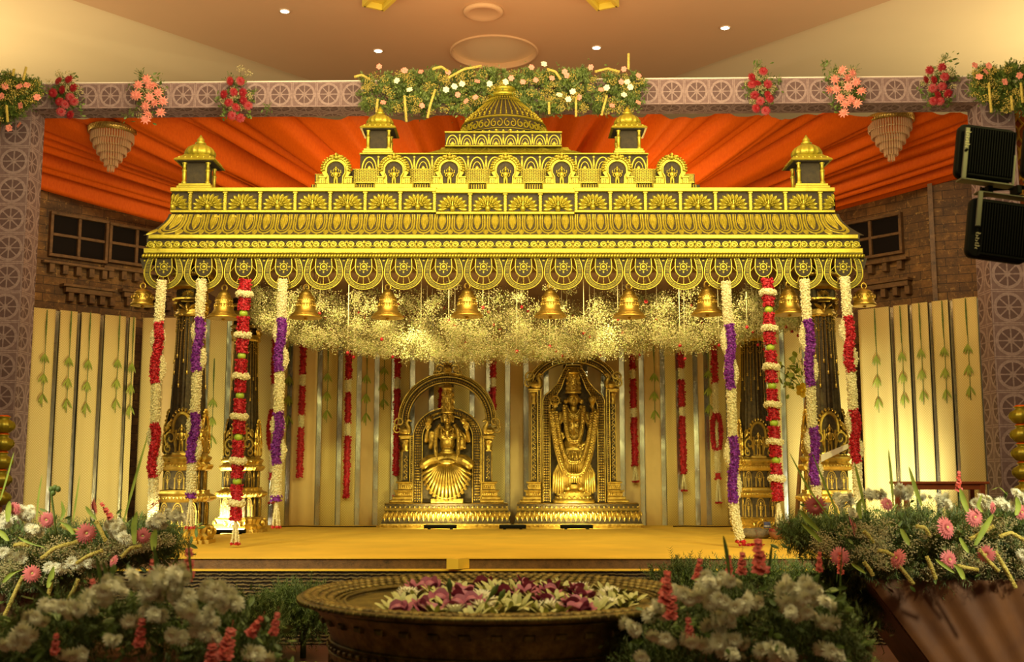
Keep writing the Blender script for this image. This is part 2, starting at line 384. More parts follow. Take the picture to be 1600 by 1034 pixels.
def brick():
    m, t, b = nt('painted_brick'); setp(b, (.2, .1, .04), .7)
    uv = t.nodes.new('ShaderNodeUVMap')
    br = t.nodes.new('ShaderNodeTexBrick'); t.links.new(uv.outputs[0], br.inputs['Vector'])
    br.inputs['Scale'].default_value = 1; br.inputs['Brick Width'].default_value = .26; br.inputs['Row Height'].default_value = .095; br.inputs['Mortar Size'].default_value = .004
    br.inputs['Color1'].default_value = (.33, .16, .04, 1); br.inputs['Color2'].default_value = (.16, .075, .022, 1); br.inputs['Mortar'].default_value = (.035, .018, .008, 1)
    f = noise(t, uv.outputs[0], 3, 8, .8); c = mixc(t, ramp(t, f, [(.35, (0, 0, 0)), (.65, (1, 1, 1))]), (.05, .025, .012), br.outputs['Color'])
    f2 = noise(t, uv.outputs[0], 14, 4, .8); c = mixc(t, ramp(t, f2, [(.56, (0, 0, 0)), (.8, (1, 1, 1))]), c, (.62, .36, .10))
    t.links.new(c, b.inputs['Base Color'])
    h = math_(t, 'ADD', math_(t, 'MULTIPLY', br.outputs['Fac'], -1), math_(t, 'MULTIPLY', f2, .6)); bump(t, b, h, .5, .01)
    return m
M['brick'] = brick()
M['oldwood'] = goldmat('dark_carved_wood', (.20, .10, .035), (.11, .055, .02), (.04, .02, .01), .5, .1, 12, .5)
M['black_pane'] = simple('dark_pane', (.008, .005, .004), .6, spec=.1)
M['ceil_mid'] = simple('ceiling_paint_tan', (.66, .45, .26), .85, var=.03, sc_=.6)
M['ceil_side'] = simple('ceiling_paint_cream', (.86, .72, .47), .85, var=.03, sc_=.5)
M['yellow_trim'] = simple('yellow_painted_rib', (.75, .62, .08), .55)
M['carpet'] = simple('yellow_stage_carpet', (.82, .52, .05), .85, var=.12, sc_=1.6)
M['black'] = simple('black_metal', (.008, .008, .006), .8, spec=.08)
M['black_gloss'] = simple('black_plastic', (.008, .008, .006), .75, spec=.08)
M['steel'] = simple('worn_steel', (.13, .12, .08), .55, .5)
M['lampglass'] = simple('lit_lens', (1, .95, .85), .3, emit=(1, .93, .75), es=12)
M['led_lit'] = simple('lit_led_bar', (1, .9, .6), .3, emit=(1, .86, .5), es=14)
M['white_rim'] = simple('white_rim', (.8, .75, .65), .5)
def stonefront():
    m, t, b = nt('stacked_stone'); setp(b, (.2, .12, .04), .75)
    uv = coords(t, 'Object', (1, 1, 1)); br = t.nodes.new('ShaderNodeTexWave'); br.wave_type = 'BANDS'; br.bands_direction = 'Z'
    t.links.new(uv, br.inputs['Vector']); br.inputs['Scale'].default_value = 13; br.inputs['Distortion'].default_value = 3.5; br.inputs['Detail'].default_value = 4; br.inputs['Detail Scale'].default_value = 2.2
    t.links.new(ramp(t, br.outputs['Fac'], [(.15, (.025, .014, .006)), (.55, (.15, .09, .03)), (.9, (.21, .14, .05))]), b.inputs['Base Color'])
    bump(t, b, br.outputs['Fac'], .9, .02); return m
M['stone'] = stonefront()
M['floor'] = simple('hall_floor_tile', (.16, .07, .055), .35, var=.15, sc_=4)
def tuft(name, a, b_, rough=.7, sc_=60, trans=0):
    m, t, b = nt(name); setp(b, a, rough); f = noise(t, coords(t), sc_, 3); t.links.new(ramp(t, f, [(.35, b_), (.65, a)]), b.inputs['Base Color']); return m
M['jasmine'] = tuft('jasmine_white', (.92, .86, .58), (.72, .64, .32), sc_=120)
M['red'] = tuft('red_rose_petal', (.62, .012, .03), (.30, .004, .012), .55)
M['purple'] = tuft('purple_orchid', (.28, .03, .42), (.12, .01, .22), .55)
M['lime'] = tuft('lime_skin', (.45, .62, .06), (.35, .50, .04), .35, 14)
M['string'] = simple('cotton_string', (.75, .68, .45), .8)
M['leaf_green'] = tuft('leaf_green', (.17, .25, .045), (.07, .12, .02), .5, 20)
M['leaf_light'] = tuft('leaf_light_green', (.40, .48, .07), (.24, .32, .04), .5, 12)
M['fern'] = tuft('fern_green', (.11, .16, .018), (.045, .075, .009), .6, 20)
M['gyp'] = tuft('babys_breath', (.60, .53, .28), (.42, .37, .16), .7, 40)
M['gyp_stem'] = tuft('babys_breath_stem', (.42, .44, .14), (.22, .26, .07), .7, 20)
M['white_petal'] = tuft('chrysanthemum_white', (.90, .87, .68), (.74, .72, .45), .6, 30)
M['disc'] = simple('flower_disc', (.62, .58, .16), .7)
M['pink_petal'] = tuft('gerbera_pink', (.80, .25, .24), (.62, .12, .14), .55, 30)
M['salmon'] = tuft('gladiolus_salmon', (.75, .13, .09), (.50, .05, .04), .5, 30)
M['pink_lily'] = tuft('pink_lily', (.85, .34, .26), (.70, .20, .16), .5, 20)
M['maroon'] = tuft('deep_red_gerbera', (.38, .008, .018), (.20, .004, .010), .55, 30)
M['foxtail'] = tuft('foxtail_yellow', (.62, .50, .12), (.42, .34, .06), .8, 90)
M['lotus_pink'] = tuft('lotus_pink', (.50, .16, .24), (.34, .07, .12), .5, 20)
M['lotus_yellow'] = tuft('lily_yellow', (.60, .60, .26), (.46, .46, .14), .5, 20)
M['orange_cloth'] = tuft('orange_wrap_cloth', (.13, .045, .006), (.08, .026, .004), .6, 4)
M['redwood'] = simple('red_brown_wood', (.30, .07, .025), .4, var=.2, sc_=10)
M['crystal'] = simple('crystal', (.62, .40, .22), .1, 0, spec=.8, alpha=.5)
M['chand_gold'] = goldmat('chandelier_gold', (.60, .44, .12), (.42, .28, .07), (.2, .12, .03), .3, .8, 20)
M['bark'] = simple('bark', (.28, .14, .04), .8, var=.3, sc_=30)
M['clay'] = simple('clay', (.30, .11, .04), .6)
M['rock'] = simple('grey_stone', (.22, .17, .10), .9, var=.35, sc_=30)
M['lattice_gold'] = simple('lattice_yellow', (.70, .42, .04), .5)
M['lattice_red'] = simple('lattice_red_backing', (.42, .10, .02), .7)
M['lettering'] = simple('pale_lettering', (.55, .48, .26), .6)
M['tin'] = simple('tin_label', (.10, .12, .35), .4)
# ------------------------------------------------------------ hall shell
def uvbox(o, su, sv, off=(0, 0)):
    """UV by dominant axis in metres / (su,sv)"""
    me = o.data; uv = me.uv_layers.new(name='UVMap'); d = np.zeros((len(me.loops), 2))
    for p in me.polygons:
        n = p.normal; ax = max(range(3), key=lambda k: abs(n[k]))
        for li in p.loop_indices:
            c = me.vertices[me.loops[li].vertex_index].co
            a = (c.y, c.z) if ax == 0 else ((c.x, c.z) if ax == 1 else (c.x, c.y))
            d[li] = (a[0] / su + off[0], a[1] / sv + off[1])
    uv.data.foreach_set('uv', d.ravel())
struct('floor', box(-9, 9, -1, 19, -.1, 0), M['floor'])
CZ = CAMZ + 5.5
g = J(box(-11, 11, -1, 19, CZ + .06, CZ + .16)); struct('ceiling', g, M['ceil_side'])
# lowered centre panel, narrowing towards the back, with a round recess
def ctr_panel():
    y0, y1 = -1, 18; xl = lambda y: -5.16 + (y - 12.15) * (2.30 / 2.61); xr = lambda y: 4.45 - (y - 12.15) * (2.23 / 2.55)
    cx, cy, r = PX(772, 80, 13.74), 13.74, .55; n = 48
    circ = [(cx + r * math.cos(2 * PI * k / n), cy + r * math.sin(2 * PI * k / n)) for k in range(n)]
    y1 = 17.0
    out = []
    for k in range(n):
        a = 2 * PI * k / n; c, s = math.cos(a), math.sin(a); best = 1e9
        # ray to the trapezoid
        for (ax, ay, bx, by) in ((xl(6), 6, xr(6), 6), (xr(6), 6, xr(y1), y1), (xr(y1), y1, xl(y1), y1), (xl(y1), y1, xl(6), 6)):
            dx, dy = bx - ax, by - ay; det = c * (-dy) + dx * s
            if abs(det) < 1e-9: continue
            t = ((ax - cx) * (-dy) + dx * (ay - cy)) / det; u = (c * (ay - cy) - s * (ax - cx)) / det
            if t > 0 and -1e-6 <= u <= 1 + 1e-6: best = min(best, t)
        out.append((cx + c * best, cy + s * best))
    z = CZ; V = [(x, y, z) for x, y in circ] + [(x, y, z) for x, y in out] + [(x, y, z + .30) for x, y in circ] + [(x, y, z + .07) for x, y in out]
    F = [(k, (k + 1) % n, n + (k + 1) % n, n + k) for k in range(n)] + [(k, 2 * n + k, 2 * n + (k + 1) % n, (k + 1) % n) for k in range(n)] + [(n + k, n + (k + 1) % n, 3 * n + (k + 1) % n, 3 * n + k) for k in range(n)] + [tuple(range(2 * n, 3 * n))]
    return FG(V, F)
struct('ceiling_panel', ctr_panel(), M['ceil_mid'])
struct('trim_4', tube([(PX(772, 80, 13.74) + .565 * math.cos(a), 13.74 + .565 * math.sin(a), CZ - .004) for a in np.linspace(0, 2 * PI, 48, endpoint=False)], .018, 8, True), M['ceil_mid'])
struct('wall_back', box(-9, 9, 18.4, 18.6, 0, CZ + .1), simple('dark_back_wall', (.10, .05, .03), .9))
# ribs of the ceiling ornament that reach into the frame, and its round boss
yr = 12.0; zr = CZ - .04
for (a, b_) in (((640, -12), (583, 18)), ((898, -14), (950, 19))):
    A = P(a[0], a[1], 11.3); B = P(b_[0], b_[1], 12.2)
    d = Vector((B.x - A.x, B.y - A.y, 0)).normalized(); n_ = Vector((-d.y, d.x, 0)); ln = .75; B2 = Vector((B.x, B.y, zr)); A2 = B2 - d * ln; hw = .12
    def q(u, v, z): p = A2 + d * (u * ln) + n_ * v; return (p.x, p.y, z)
    gg = []
    for s in (-1, 1):
        V = [q(u, s * hw + e, z) for z in (zr - .05, zr + .04) for u, e in ((0, -.02), (1, -.02), (1, .02), (0, .02))]
        gg.append(FG(V, [(0, 1, 2, 3), (4, 7, 6, 5), (0, 4, 5, 1), (1, 5, 6, 2), (2, 6, 7, 3), (3, 7, 4, 0)]))
    V = [q(u, v, z) for z in (zr - .05, zr + .04) for u, v in ((.96, -hw), (1, -hw), (1, hw), (.96, hw))]; gg.append(FG(V, [(0, 1, 2, 3), (4, 7, 6, 5), (0, 4, 5, 1), (1, 5, 6, 2), (2, 6, 7, 3), (3, 7, 4, 0)]))
    V = [q(0, -hw, zr + .02), q(1, -hw, zr + .02), q(1, hw, zr + .02), q(0, hw, zr + .02)]; gg.append(FG(V, [(0, 1, 2, 3)]))
    struct('trim_%d' % (1 if a[0] < 700 else 2), J(gg), M['yellow_trim'])
pb = P(755, -4, 12.4)
struct('trim_3', lathe([(.24, .0), (.24, -.03), (.20, -.05), (.17, -.03), (.0, -.03)], 32).t(pb.x, 12.45, CZ), M['ceil_mid'])
# downlights
spots = [(445, 17), (769, 17), (1133, 43), (591, 79), (932, 74)]
names = ['small round ceiling downlight over the wheel-print beam, furthest out of the row at one end', 'small round ceiling downlight directly in front of the round ceiling recess', 'small round ceiling downlight near the cream ceiling above the red bouquet', 'small round ceiling downlight on one side of the recess, above the flower hedge', 'small round ceiling downlight on the other side of the recess, above the hedge']
names = ['small round downlight in the tan ceiling, leftmost of the five', 'small round downlight lit in the ceiling between the two yellow ribs', 'small round downlight in the tan ceiling, rightmost of the five', 'small round ceiling downlight just to the left of the round recess', 'small round ceiling downlight just to the right of the round recess']
for (x, y), nm in zip(spots, names):
    el = (739 - y) / FPX; d = 5.5 / math.tan(math.atan((517 - y) / FPX) + PITCH)
    p = P(x, y, d)
    o = empty('ceiling_downlight', (p.x, p.y, CZ), nm, 'ceiling light', 'downlights of the ceiling')
    part('rim', lathe([(.062, -.001), (.062, -.010), (.052, -.012), (.05, -.001)], 24, caps=False).t(0, 0, 0), M['white_rim'], o, local=True)
    part('lens', lathe([(.051, -.004), (.03, -.008), (.0, -.009)], 24), M['lampglass'], o, local=True)
# painted brick walls behind the stage, with windows
def wallplane(name, A, B, z0, z1, th=.1):
    """vertical slab from A to B (x,y), local frame so the bricks run along it"""
    L_ = math.hypot(B[0] - A[0], B[1] - A[1]); a = math.atan2(B[1] - A[1], B[0] - A[0])
    o = struct(name, box(0, L_, 0, th, z0, z1), M['brick']); o.location = (A[0], A[1], 0); o.rotation_euler = (0, 0, a); uvbox(o, 1, 1); return o, L_, a
wl = wallplane('wall_left', (PX(58, 283, 11.75), 11.75), (PX(330, 333, 13.3), 13.3), 0, PZ(284, 11.75))
wr = wallplane('wall_right', (PX(1250, 318, 13.3), 13.3), (PX(1450, 258, 12.0), 12.0), 0, PZ(258, 12.0))
wr2 = wallplane('wall_right_front', (PX(1450, 256, 11.85), 11.85), (PX(1600, 250, 11.5), 11.5), 0, PZ(255, 11.8), .12)
p = part('wall_post', box(-.02, .03, -.06, 0, 0, PZ(255, 11.8) + .02), M['oldwood'], wr2[0], local=True); p['kind'] = 'structure'
def window(nm, host, u0, u1, z0, z1, cols):
    L_, a = host[1], host[2]; o = bpy.data.objects.new(nm, None); COL.objects.link(o); o.location = host[0].location; o.rotation_euler = (0, 0, a); o['kind'] = 'structure'
    fr = []; f = .035
    fr += [bbox(u0 - f, u1 + f, -.06, .0, z1, z1 + f), bbox(u0 - f, u1 + f, -.06, 0, z0 - f, z0), bbox(u0 - f, u0, -.06, 0, z0, z1), bbox(u1, u1 + f, -.06, 0, z0, z1)]
    zm = (z0 + z1) / 2; fr.append(bbox(u0, u1, -.045, 0, zm - .016, zm + .016))
    for k in range(1, cols): x = u0 + (u1 - u0) * k / cols; fr.append(bbox(x - .018, x + .018, -.048, 0, z0, z1))
    part('window_frame', J(fr), M['oldwood'], o, local=True)['kind'] = 'structure'
    part('window_pane', box(u0, u1, -.012, -.002, z0, z1), M['black_pane'], o, local=True)['kind'] = 'structure'
    led = [bbox(u0 - .10, u1 + .1, -.10, 0, z0 - .12, z0 - .09)] + [bbox(u0 + (u1 - u0) * k / 4 - .03, u0 + (u1 - u0) * k / 4 + .03, -.08, 0, z0 - .22, z0 - .12) for k in range(5)]
    led += [bbox(u0 + .12, u1 + .12, -.12, 0, z0 - .36, z0 - .33), bbox(u0 + .16, u1 + .1, -.09, 0, z0 - .42, z0 - .36)] + [bbox(u0 + .2 + (u1 - u0) * k / 5, u0 + .26 + (u1 - u0) * k / 5, -.08, 0, z0 - .52, z0 - .42) for k in range(5)]
    part('window_sill', J(led), M['oldwood'], o, local=True)['kind'] = 'structure'
def along(host, px, py):
    """distance along a slab at image column px"""
    A = host[0].location; a = host[2]; k = (px - 800) / FPX
    y = A.y
    for _ in range(20):
        x = PX(px, py, y); u = ((x - A.x) * math.cos(a) + (y - A.y) * math.sin(a)); y2 = A.y + u * math.sin(a) if False else None
        # intersect x(y) line with slab line
        kx = x / y; den = math.cos(a) * kx - 0
        u = (kx * A.y - A.x) / (math.cos(a) - kx * math.sin(a)); y = A.y + u * math.sin(a)
    return u, y
u0, y_ = along(wl, 80, 370); u1, y1_ = along(wl, 162, 375); window('window_1', wl, u0, u1, PZ(396, y_), PZ(336, y_), 2)
u0, y_ = along(wl, 172, 380); u1, y1_ = along(wl, 250, 385); window('window_2', wl, u0, u1, PZ(406, y_), PZ(353, y_), 2)
u0, y_ = along(wr, 1318, 370); u1, y1_ = along(wr, 1408, 365); window('window_3', wr, u0, u1, PZ(392, y1_), PZ(337, y1_), 2)
# ------------------------------------------------------------ stage
def tri(x): return x
SX0, SX1, SY0, SY1 = PX(130, 880, 7.6), 3.35, 7.6, 12.9
st = empty('stage_platform', ((SX0 + SX1) / 2, 8, 0), 'low wide stage with worn golden-yellow carpet top and dark stacked-stone front', 'stage')
part('deck', J(box(SX0 + .02, SX1 - .02, SY0 + .07, SY1, .50, STZ - .006)), M['oldwood'], st)
part('carpet', J(box(SX0, SX1, SY0 + .05, SY1, STZ - .006, STZ)), M['carpet'], st)
part('front_step', J(box(SX0 + .02, SX1, SY0 + .0, SY0 + .1, STZ - .085, STZ - .075)), M['carpet'], st, 'yellow-edged ledge below the carpet')
part('stone_front', J(box(SX0 + .03, SX1 - .03, SY0 + .02, SY0 + .3, 0, STZ - .085), box(SX0 + .03, SX0 + .2, SY0 + .3, SY1, 0, .5)), M['stone'], st, 'stacked-stone textured front facing')
xg = PX(715, 878, 7.6)
part('side_riser', box(SX1, 4.15, 8.9, 10.5, 0, STZ - .01), M['oldwood'], st)
part('edge_clip', J(box(xg - .05, xg + .03, SY0 - .03, SY0 + .06, STZ - .07, STZ)).map(lambda V: V + np.stack([(V[:, 1] - SY0) * .8, 0 * V[:, 1], 0 * V[:, 1]], 1)), M['carpet'], st, 'tan cloth tab folded over the carpet edge')
# ------------------------------------------------------------ wheel-print arch
fl, fr_ = (PX(52, 150, 10.4), 10.4), (PX(1530, 145, 10.2), 10.2)
ar = empty('wheel_print_arch', (0, 10.4, 0), 'huge square arch wrapped in purple-grey cloth printed with carved wheels', 'arch')
ZT = PZ(131, 10.4); ZB = PZ(170, 10.4); TH = .29
def archbox(x0, x1, z0, z1):
    g = box(x0, x1, 0, TH, z0, z1); sl = (10.2 - 10.4) / (fr_[0] - fl[0])
    return g.map(lambda V: np.stack([V[:, 0], V[:, 1] + 10.4 + (V[:, 0] - fl[0]) * sl, V[:, 2]], 1))
WP = .262
o = part('beam', archbox(fl[0] - .32, fr_[0] + .32, ZB, ZT), M['wheel'], ar); uvbox(o, WP * .92, (ZT - ZB), (0, -(ZB) / (ZT - ZB)))
o = part('pillar', archbox(fl[0] - .31, fl[0], 0, ZB), M['wheel'], ar); uvbox(o, .31, .29, (-(fl[0]) / .31, 0))
o = part('pillar', archbox(fr_[0], fr_[0] + .33, 0, ZB), M['wheel'], ar); uvbox(o, .33, .32, (-(fr_[0]) / .33, 0))
part('top_cloth_edge', archbox(fl[0] - .32, fr_[0] + .32, ZT, ZT + .012), M['white_rim'], ar)
# orange lattice panels outside the arch
def lattice(name, x0, x1, y, z0, z1, lab):
    e = empty(name, ((x0 + x1) / 2, y, 0), lab, 'panel', 'orange lattice panels')
    part('backing', box(x0, x1, y + .02, y + .03, z0, z1), M['lattice_red'], e)
    gs = [bbox(x0, x0 + .05, y - .02, y + .02, z0, z1)]; pw, ph = .145, .20
    nx = int((x1 - x0) / pw) + 1; nz = int((z1 - z0) / ph) + 1
    for i in range(nx + 1):
        for j in range(nz):
            cx, cz = x0 + .05 + i * pw, z0 + j * ph
            if cx > x1: continue
            pts = [(cx + .5 * pw * math.sin(t) * 1.0, cz + ph / 2 - .5 * ph * math.cos(t) * (1 + .08 * math.cos(4 * t))) for t in np.linspace(0, 2 * PI, 16, endpoint=False)]
            gs.append(stroke(pts, .026, .014, True).t(0, y + .012 + .004 * ((i + j) % 2), 0))
    part('lattice', J(gs), M['lattice_gold'], e)
lattice('lattice_panel', fr_[0] + .36, fr_[0] + .78, 10.45, 0, PZ(175, 10.45), 'orange lattice panel behind the black floodlights')
lattice('lattice_panel', fl[0] - .78, fl[0] - .34, 10.6, 0, PZ(185, 10.6), 'orange lattice panel beside the arch pillar away from the floodlights')
# ------------------------------------------------------------ orange ceiling drape: folds gathered to one point behind the dome
def drape():
    A = PZ(184, 10.8); gz = PZ(443, 14.2); nu, nv = 420, 26
    u = np.linspace(0, 1, nu); fold = np.zeros(nu); r2 = np.random.default_rng(5)
    for k in range(130):
        c = r2.random(); wd = .002 + .006 * r2.random(); fold += (.4 + r2.random()) * np.exp(-((u - c) / wd) ** 2) * (1 if r2.random() < .6 else -.6)
    V = []
    for j in range(nv):
        t = j / (nv - 1); x = (-7.1 + 14.2 * u) * (1 - t) + PX(787, 440, 14.2) * t + (u - .5) * .5 * t
        y = 10.78 - .02 * u + 3.4 * t + 0 * u
        z = A + (gz - A) * t + 0 * u - .28 * math.sin(PI * t) * (.35 + .0 * u) + fold * .15 * (.25 + t * (1 - t) * 2.2)
        V.append(np.stack([x, y, z], 1))
    return rings(V, closed=False, cap0=False, cap1=False)
thing('ceiling_drape', drape(), M['orange'], 'large orange cloth canopy stretched under the ceiling in radiating folds', 'drape')
# ------------------------------------------------------------ temple canopy
CX = PX(787, 300, 8.9); DF = 8.75; DB = 12.32
cp = empty('temple_canopy', (CX, 9.9, PZ(400, DF)), 'gold carved temple canopy roof with central ribbed dome, peacock frieze and scalloped fringe', 'canopy')
GD = [M['gold'], M['gold_dark']]
def peacock():
    g = []
    for k in range(11):
        a = -1.75 + 3.5 * k / 10; l = .25 if abs(a) < 1.5 else .24
        g.append(leaf(.10 * math.sin(a) * 1.3, .13 + .12 * math.cos(a), a, l * (1.15 + .25 * abs(math.sin(a))), .125, .05))
        g.append(leaf(.15 * math.sin(a) * 1.3, .15 + .16 * math.cos(a), a, l * .75, .05, .075))
    for k in range(7):
        a = -1.35 + 2.7 * k / 6; g.append(leaf(.05 * math.sin(a), .12 + .05 * math.cos(a), a, .15, .08, .085))
    g += [blob(0, .10, .085, .11, .13, 10), stroke([(0, .17), (.0, .24), (.01, .30)], [.06, .05, .05], .13), blob(.012, .33, .035, .035, .13), leaf(-.05, .05, 1.9, .12, .07, .09), leaf(.05, .05, -1.9, .12, .07, .09)]
    return J(g)
PEA = peacock()
def scrollpair():
    g = []
    for s in (-1, 1):
        g += [blob(s * .22, .29, .20, .24, .03, 14), stroke([(s * x, z) for x, z in spiral(.22, .30, .20, .05, PI * .5, -1.15, 16)], .085, .07), stroke([(s * .22, .5), (s * .12, .46), (s * .05, .36), (s * .03, .55)], .06, .05), blob(s * .23, .30, .075, .09, .09), leaf(s * .36, .12, s * .7, .2, .09, .05)]
    g += [leaf(0, .02, 0, .26, .2, .08), leaf(0, .02, 1.0, .18, .1, .05), leaf(0, .02, -1.0, .18, .1, .05), leaf(0, .36, 0, .22, .1, .06)]
    return J(g)
SCR = scrollpair()
def upetal():
    """downward lobe, width 1, hung from z=0 to z=-1.25"""
    g = []
    def U(r, z1, zt=0): return [(-r * .94, zt), (-r, zt - .3)] + [(-r, -.55)] + arc(0, z1 + r * 1.15, r, PI, 2 * PI, 10, r * 1.15) + [(r, -.55), (r, zt - .3), (r * .94, zt)]
    g += [stroke(U(.425, -1.20), .11, .05), stroke(U(.305, -1.05), .085, .07)]
    g += [leaf(0, -.98, 0, 1.15, .44, .07), leaf(0, -.9, 0, 1.0, .12, .13), leaf(-.12, -.78, -.03, .8, .08, .11), leaf(.12, -.78, .03, .8, .08, .11), blob(0, -1.25, .07, .06, .09)]
    for s in (-1, 1):
        for k in range(9): g.append(blob(s * .42, -.1 - k * .09, .022, .032, .075, 5))
    return J(g)
UP = upetal()
def span(px0, px1, py, d): return PX(px0, py, d), PX(px1, py, d)
sec = [(0, 0, None, None), ]
# three stretches of frontage; the middle one is applied in front of the others
XL, XML, XMR, XR = PX(268, 315, 8.95), PX(682, 315, 8.95), PX(897, 315, 8.95), PX(1303, 315, 8.95)
for (x0, x1, dy, dz, nm) in ((XL, XML, 0, 0, 'outer'), (XML, XMR, -.025, -.02, 'middle'), (XMR, XR, 0, 0, 'outer')):
    y = 8.95 + dy; zt = PZ(294, 8.95) + dz; zb = PZ(333, 8.95) + dz; H = zt - zb
    fg = [box(x0, x1, y, y + .35, zb, zt).mat(1), bbox(x0 - .004, x1 + .004, y - .035, y, zt - .035, zt), bbox(x0, x1, y - .03, y, zb, zb + .022)]
    p = (XR - XL) / 18.95; c0 = (XML + XMR) / 2 + p / 2
    k0 = math.ceil((x0 - c0 - p * .45) / p)
    for k in range(k0, 40):
        c = c0 + k * p
        if c > x1 + p * .3: break
        a, b_ = c - p / 2, c + p / 2
        pe = PEA.s_(p * .98, .30, (H - .057) * 1.75).t(c, y, zb + .024)
        ok = (pe.V[:, 0] > x0 - .001) & (pe.V[:, 0] < x1 + .001)
        if ok.all(): fg.append(pe)
        else: fg.append(pe.map(lambda V: np.stack([np.clip(V[:, 0], x0, x1), V[:, 1], V[:, 2]], 1)))
        for xx in (a, b_):
            if x0 - .001 <= xx <= x1 + .001 and (xx is b_ or k == k0):
                xx = min(max(xx, x0 + .015), x1 - .015)
                fg += [bbox(xx - .013, xx + .013, y - .022, y, zb + .02, zt - .03)] + [stroke([(xx - .013, zb + .03 + q * .014), (xx + .013, zb + .038 + q * .014)], .008, .029).t(0, y, 0) for q in range(int((H - .08) / .014))]
                fg += [bbox(xx - .02, xx + .02, y - .03, y, zt - .05, zt - .035)]
    part('peacock_frieze', J(fg), GD, cp)
# lobed cornice, sloping forward
def cyma(V):
    """local (u, h, v) v 0..-1 -> sloping cornice"""
    u, h, v = V[:, 0], V[:, 1], -V[:, 2]
    zt, zb = PZ(334, 8.93), PZ(368, 8.77)
    y = 8.93 - .17 * (v ** 1.6) ; z = zt + (zb - zt) * v
    return np.stack([u, y + h * .9, z + h * .15], 1)
def cornice(x0, x1, n, w0, tone=0):
    p = (x1 - x0) / n; g = []
    for k in range(n):
        pe = UP.s_(p, p * .9, .71); g.append(pe.t(x0 + (k + .5) * p, 0, -.02))
        g.append(leaf(x0 + k * p, -.98, 0, .3, p * .3, p * .08))
    return g
xa, xb = PX(262, 350, 8.85), PX(1312, 350, 8.85)
gs = cornice(xa, xb, 38, 0)
bk = FG([(x, 0, -v) for v in np.linspace(0, 1, 9) for x in (xa - .02, xb + .02)], [(2 * k, 2 * k + 1, 2 * k + 3, 2 * k + 2) for k in range(8)], 1)
g = J(gs + [bk]).map(cyma)
# the end returns: the last lobes swing out to the sides
def flare(V):
    x = V[:, 0]; v = (8.93 - V[:, 1]) / .17; v = np.clip(v, 0, 1); c = (xa + xb) / 2; hw = (xb - xa) / 2
    k = np.clip((np.abs(x - c) - (hw - .22)) / .22, 0, 1)
    return np.stack([x + np.sign(x - c) * k * v * .15, V[:, 1], V[:, 2]], 1)
g = g.map(flare)
part('lobed_cornice', J(g, box(xa, xb, 8.96, DB - .3, PZ(368, 8.8), PZ(330, 8.95)).mat(1)), GD, cp)
# scroll band
x0, x1 = PX(229, 382, DF), PX(1344, 382, DF); zt, zb = PZ(367, DF), PZ(397, DF); zt2 = PZ(374, DF); zb2 = PZ(389, DF)
g = [box(x0, x1, DF, DB, zb, zt).mat(1), bbox(x0 + .02, x1 - .02, DF - .03, DF, zt2, zt, .006), bbox(x0 - .01, x1 + .01, DF - .04, DF, zb, zb2, .006)]
n = 41; p = (x1 - x0) / n
for k in range(n): g.append(SCR.s_(p * 1.08, .22, (zt2 - zb2) * 1.55).t(x0 + (k + .5) * p, DF, zb2 - .002))
part('scroll_band', J(g), GD, cp)
for sx_ in (PX(680, 382, DF), PX(903, 382, DF)): pass
# scalloped fringe
def scallop():
    """width 1, from z=0 down to -.86"""
    def U(r, rz=None, c=-.40):
        rz = rz or r * .98; f = lambda z: r * (1 - .20 * ((z - c) / .4) ** 2)
        up = [(f(z), z) for z in (c * .66, c * .33, 0)]
        return [(-x, z) for x, z in up[::-1]] + arc(0, c, r, PI, 2 * PI, 22, rz) + up
    g = [ringplate(U(.50, .46), U(.33, .31)), plate(U(.21, .25, -.26)), stroke(U(.485, .45), .034, .035), stroke(U(.345, .32), .034, .04), stroke(U(.21, .25, -.26), .03, .03)]
    for k in range(45):
        a = PI + PI * (k + .5) / 45; g.append(stroke([(.375 * math.cos(a), -.40 + .35 * math.sin(a)), (.455 * math.cos(a), -.40 + .425 * math.sin(a))], .015, .03))
    for s in (-1, 1):
        for k in range(9): z = -.02 - k * .042; f = 1 - .20 * ((z + .4) / .4) ** 2; g.append(stroke([(s * .375 * f, z), (s * .455 * f, z)], .016, .03))
    for a in (-150, -120, -90, -60, -30):
        a = R(a); c, s = math.cos(a), math.sin(a)
        r0, r1 = .2, .335
        o0 = (r0 * c * 1.05, -.26 + .25 * s * 1.0); o1 = (.345 * c, -.40 + .325 * s)
        if a in (R(-150), R(-30)): o0 = (.205 * (1 if c > 0 else -1), -.2); o1 = (.33 * (1 if c > 0 else -1), -.50 if False else -.36)
        g.append(stroke([o0, o1], .014, .018))
        for q in (.35, .6, .85): g.append(blob(o0[0] + (o1[0] - o0[0]) * q, o0[1] + (o1[1] - o0[1]) * q, .018 if q > .5 else .012, None, .035, 6))
    g += [stroke(arc(0, -.235, .085, 0, 2 * PI, 16)[:-1], .03, .05, True), blob(0, -.235, .05, None, .06, 10)]
    for k in range(8):
        a = 2 * PI * k / 8; g.append(leaf(.10 * math.cos(a), -.235 + .10 * math.sin(a), PI / 2 - a, .055 if k % 2 else .085, .05, .035))
    g += [blob(.5, -.07, .03, None, .045), blob(-.5, -.07, .03, None, .045)]
    return J(g)
SCL = scallop(); zf = PZ(404, DF); n = 18; x0f, x1f = PX(224.5, 420, DF - .02), PX(1349, 420, DF - .02); p = (x1f - x0f) / n
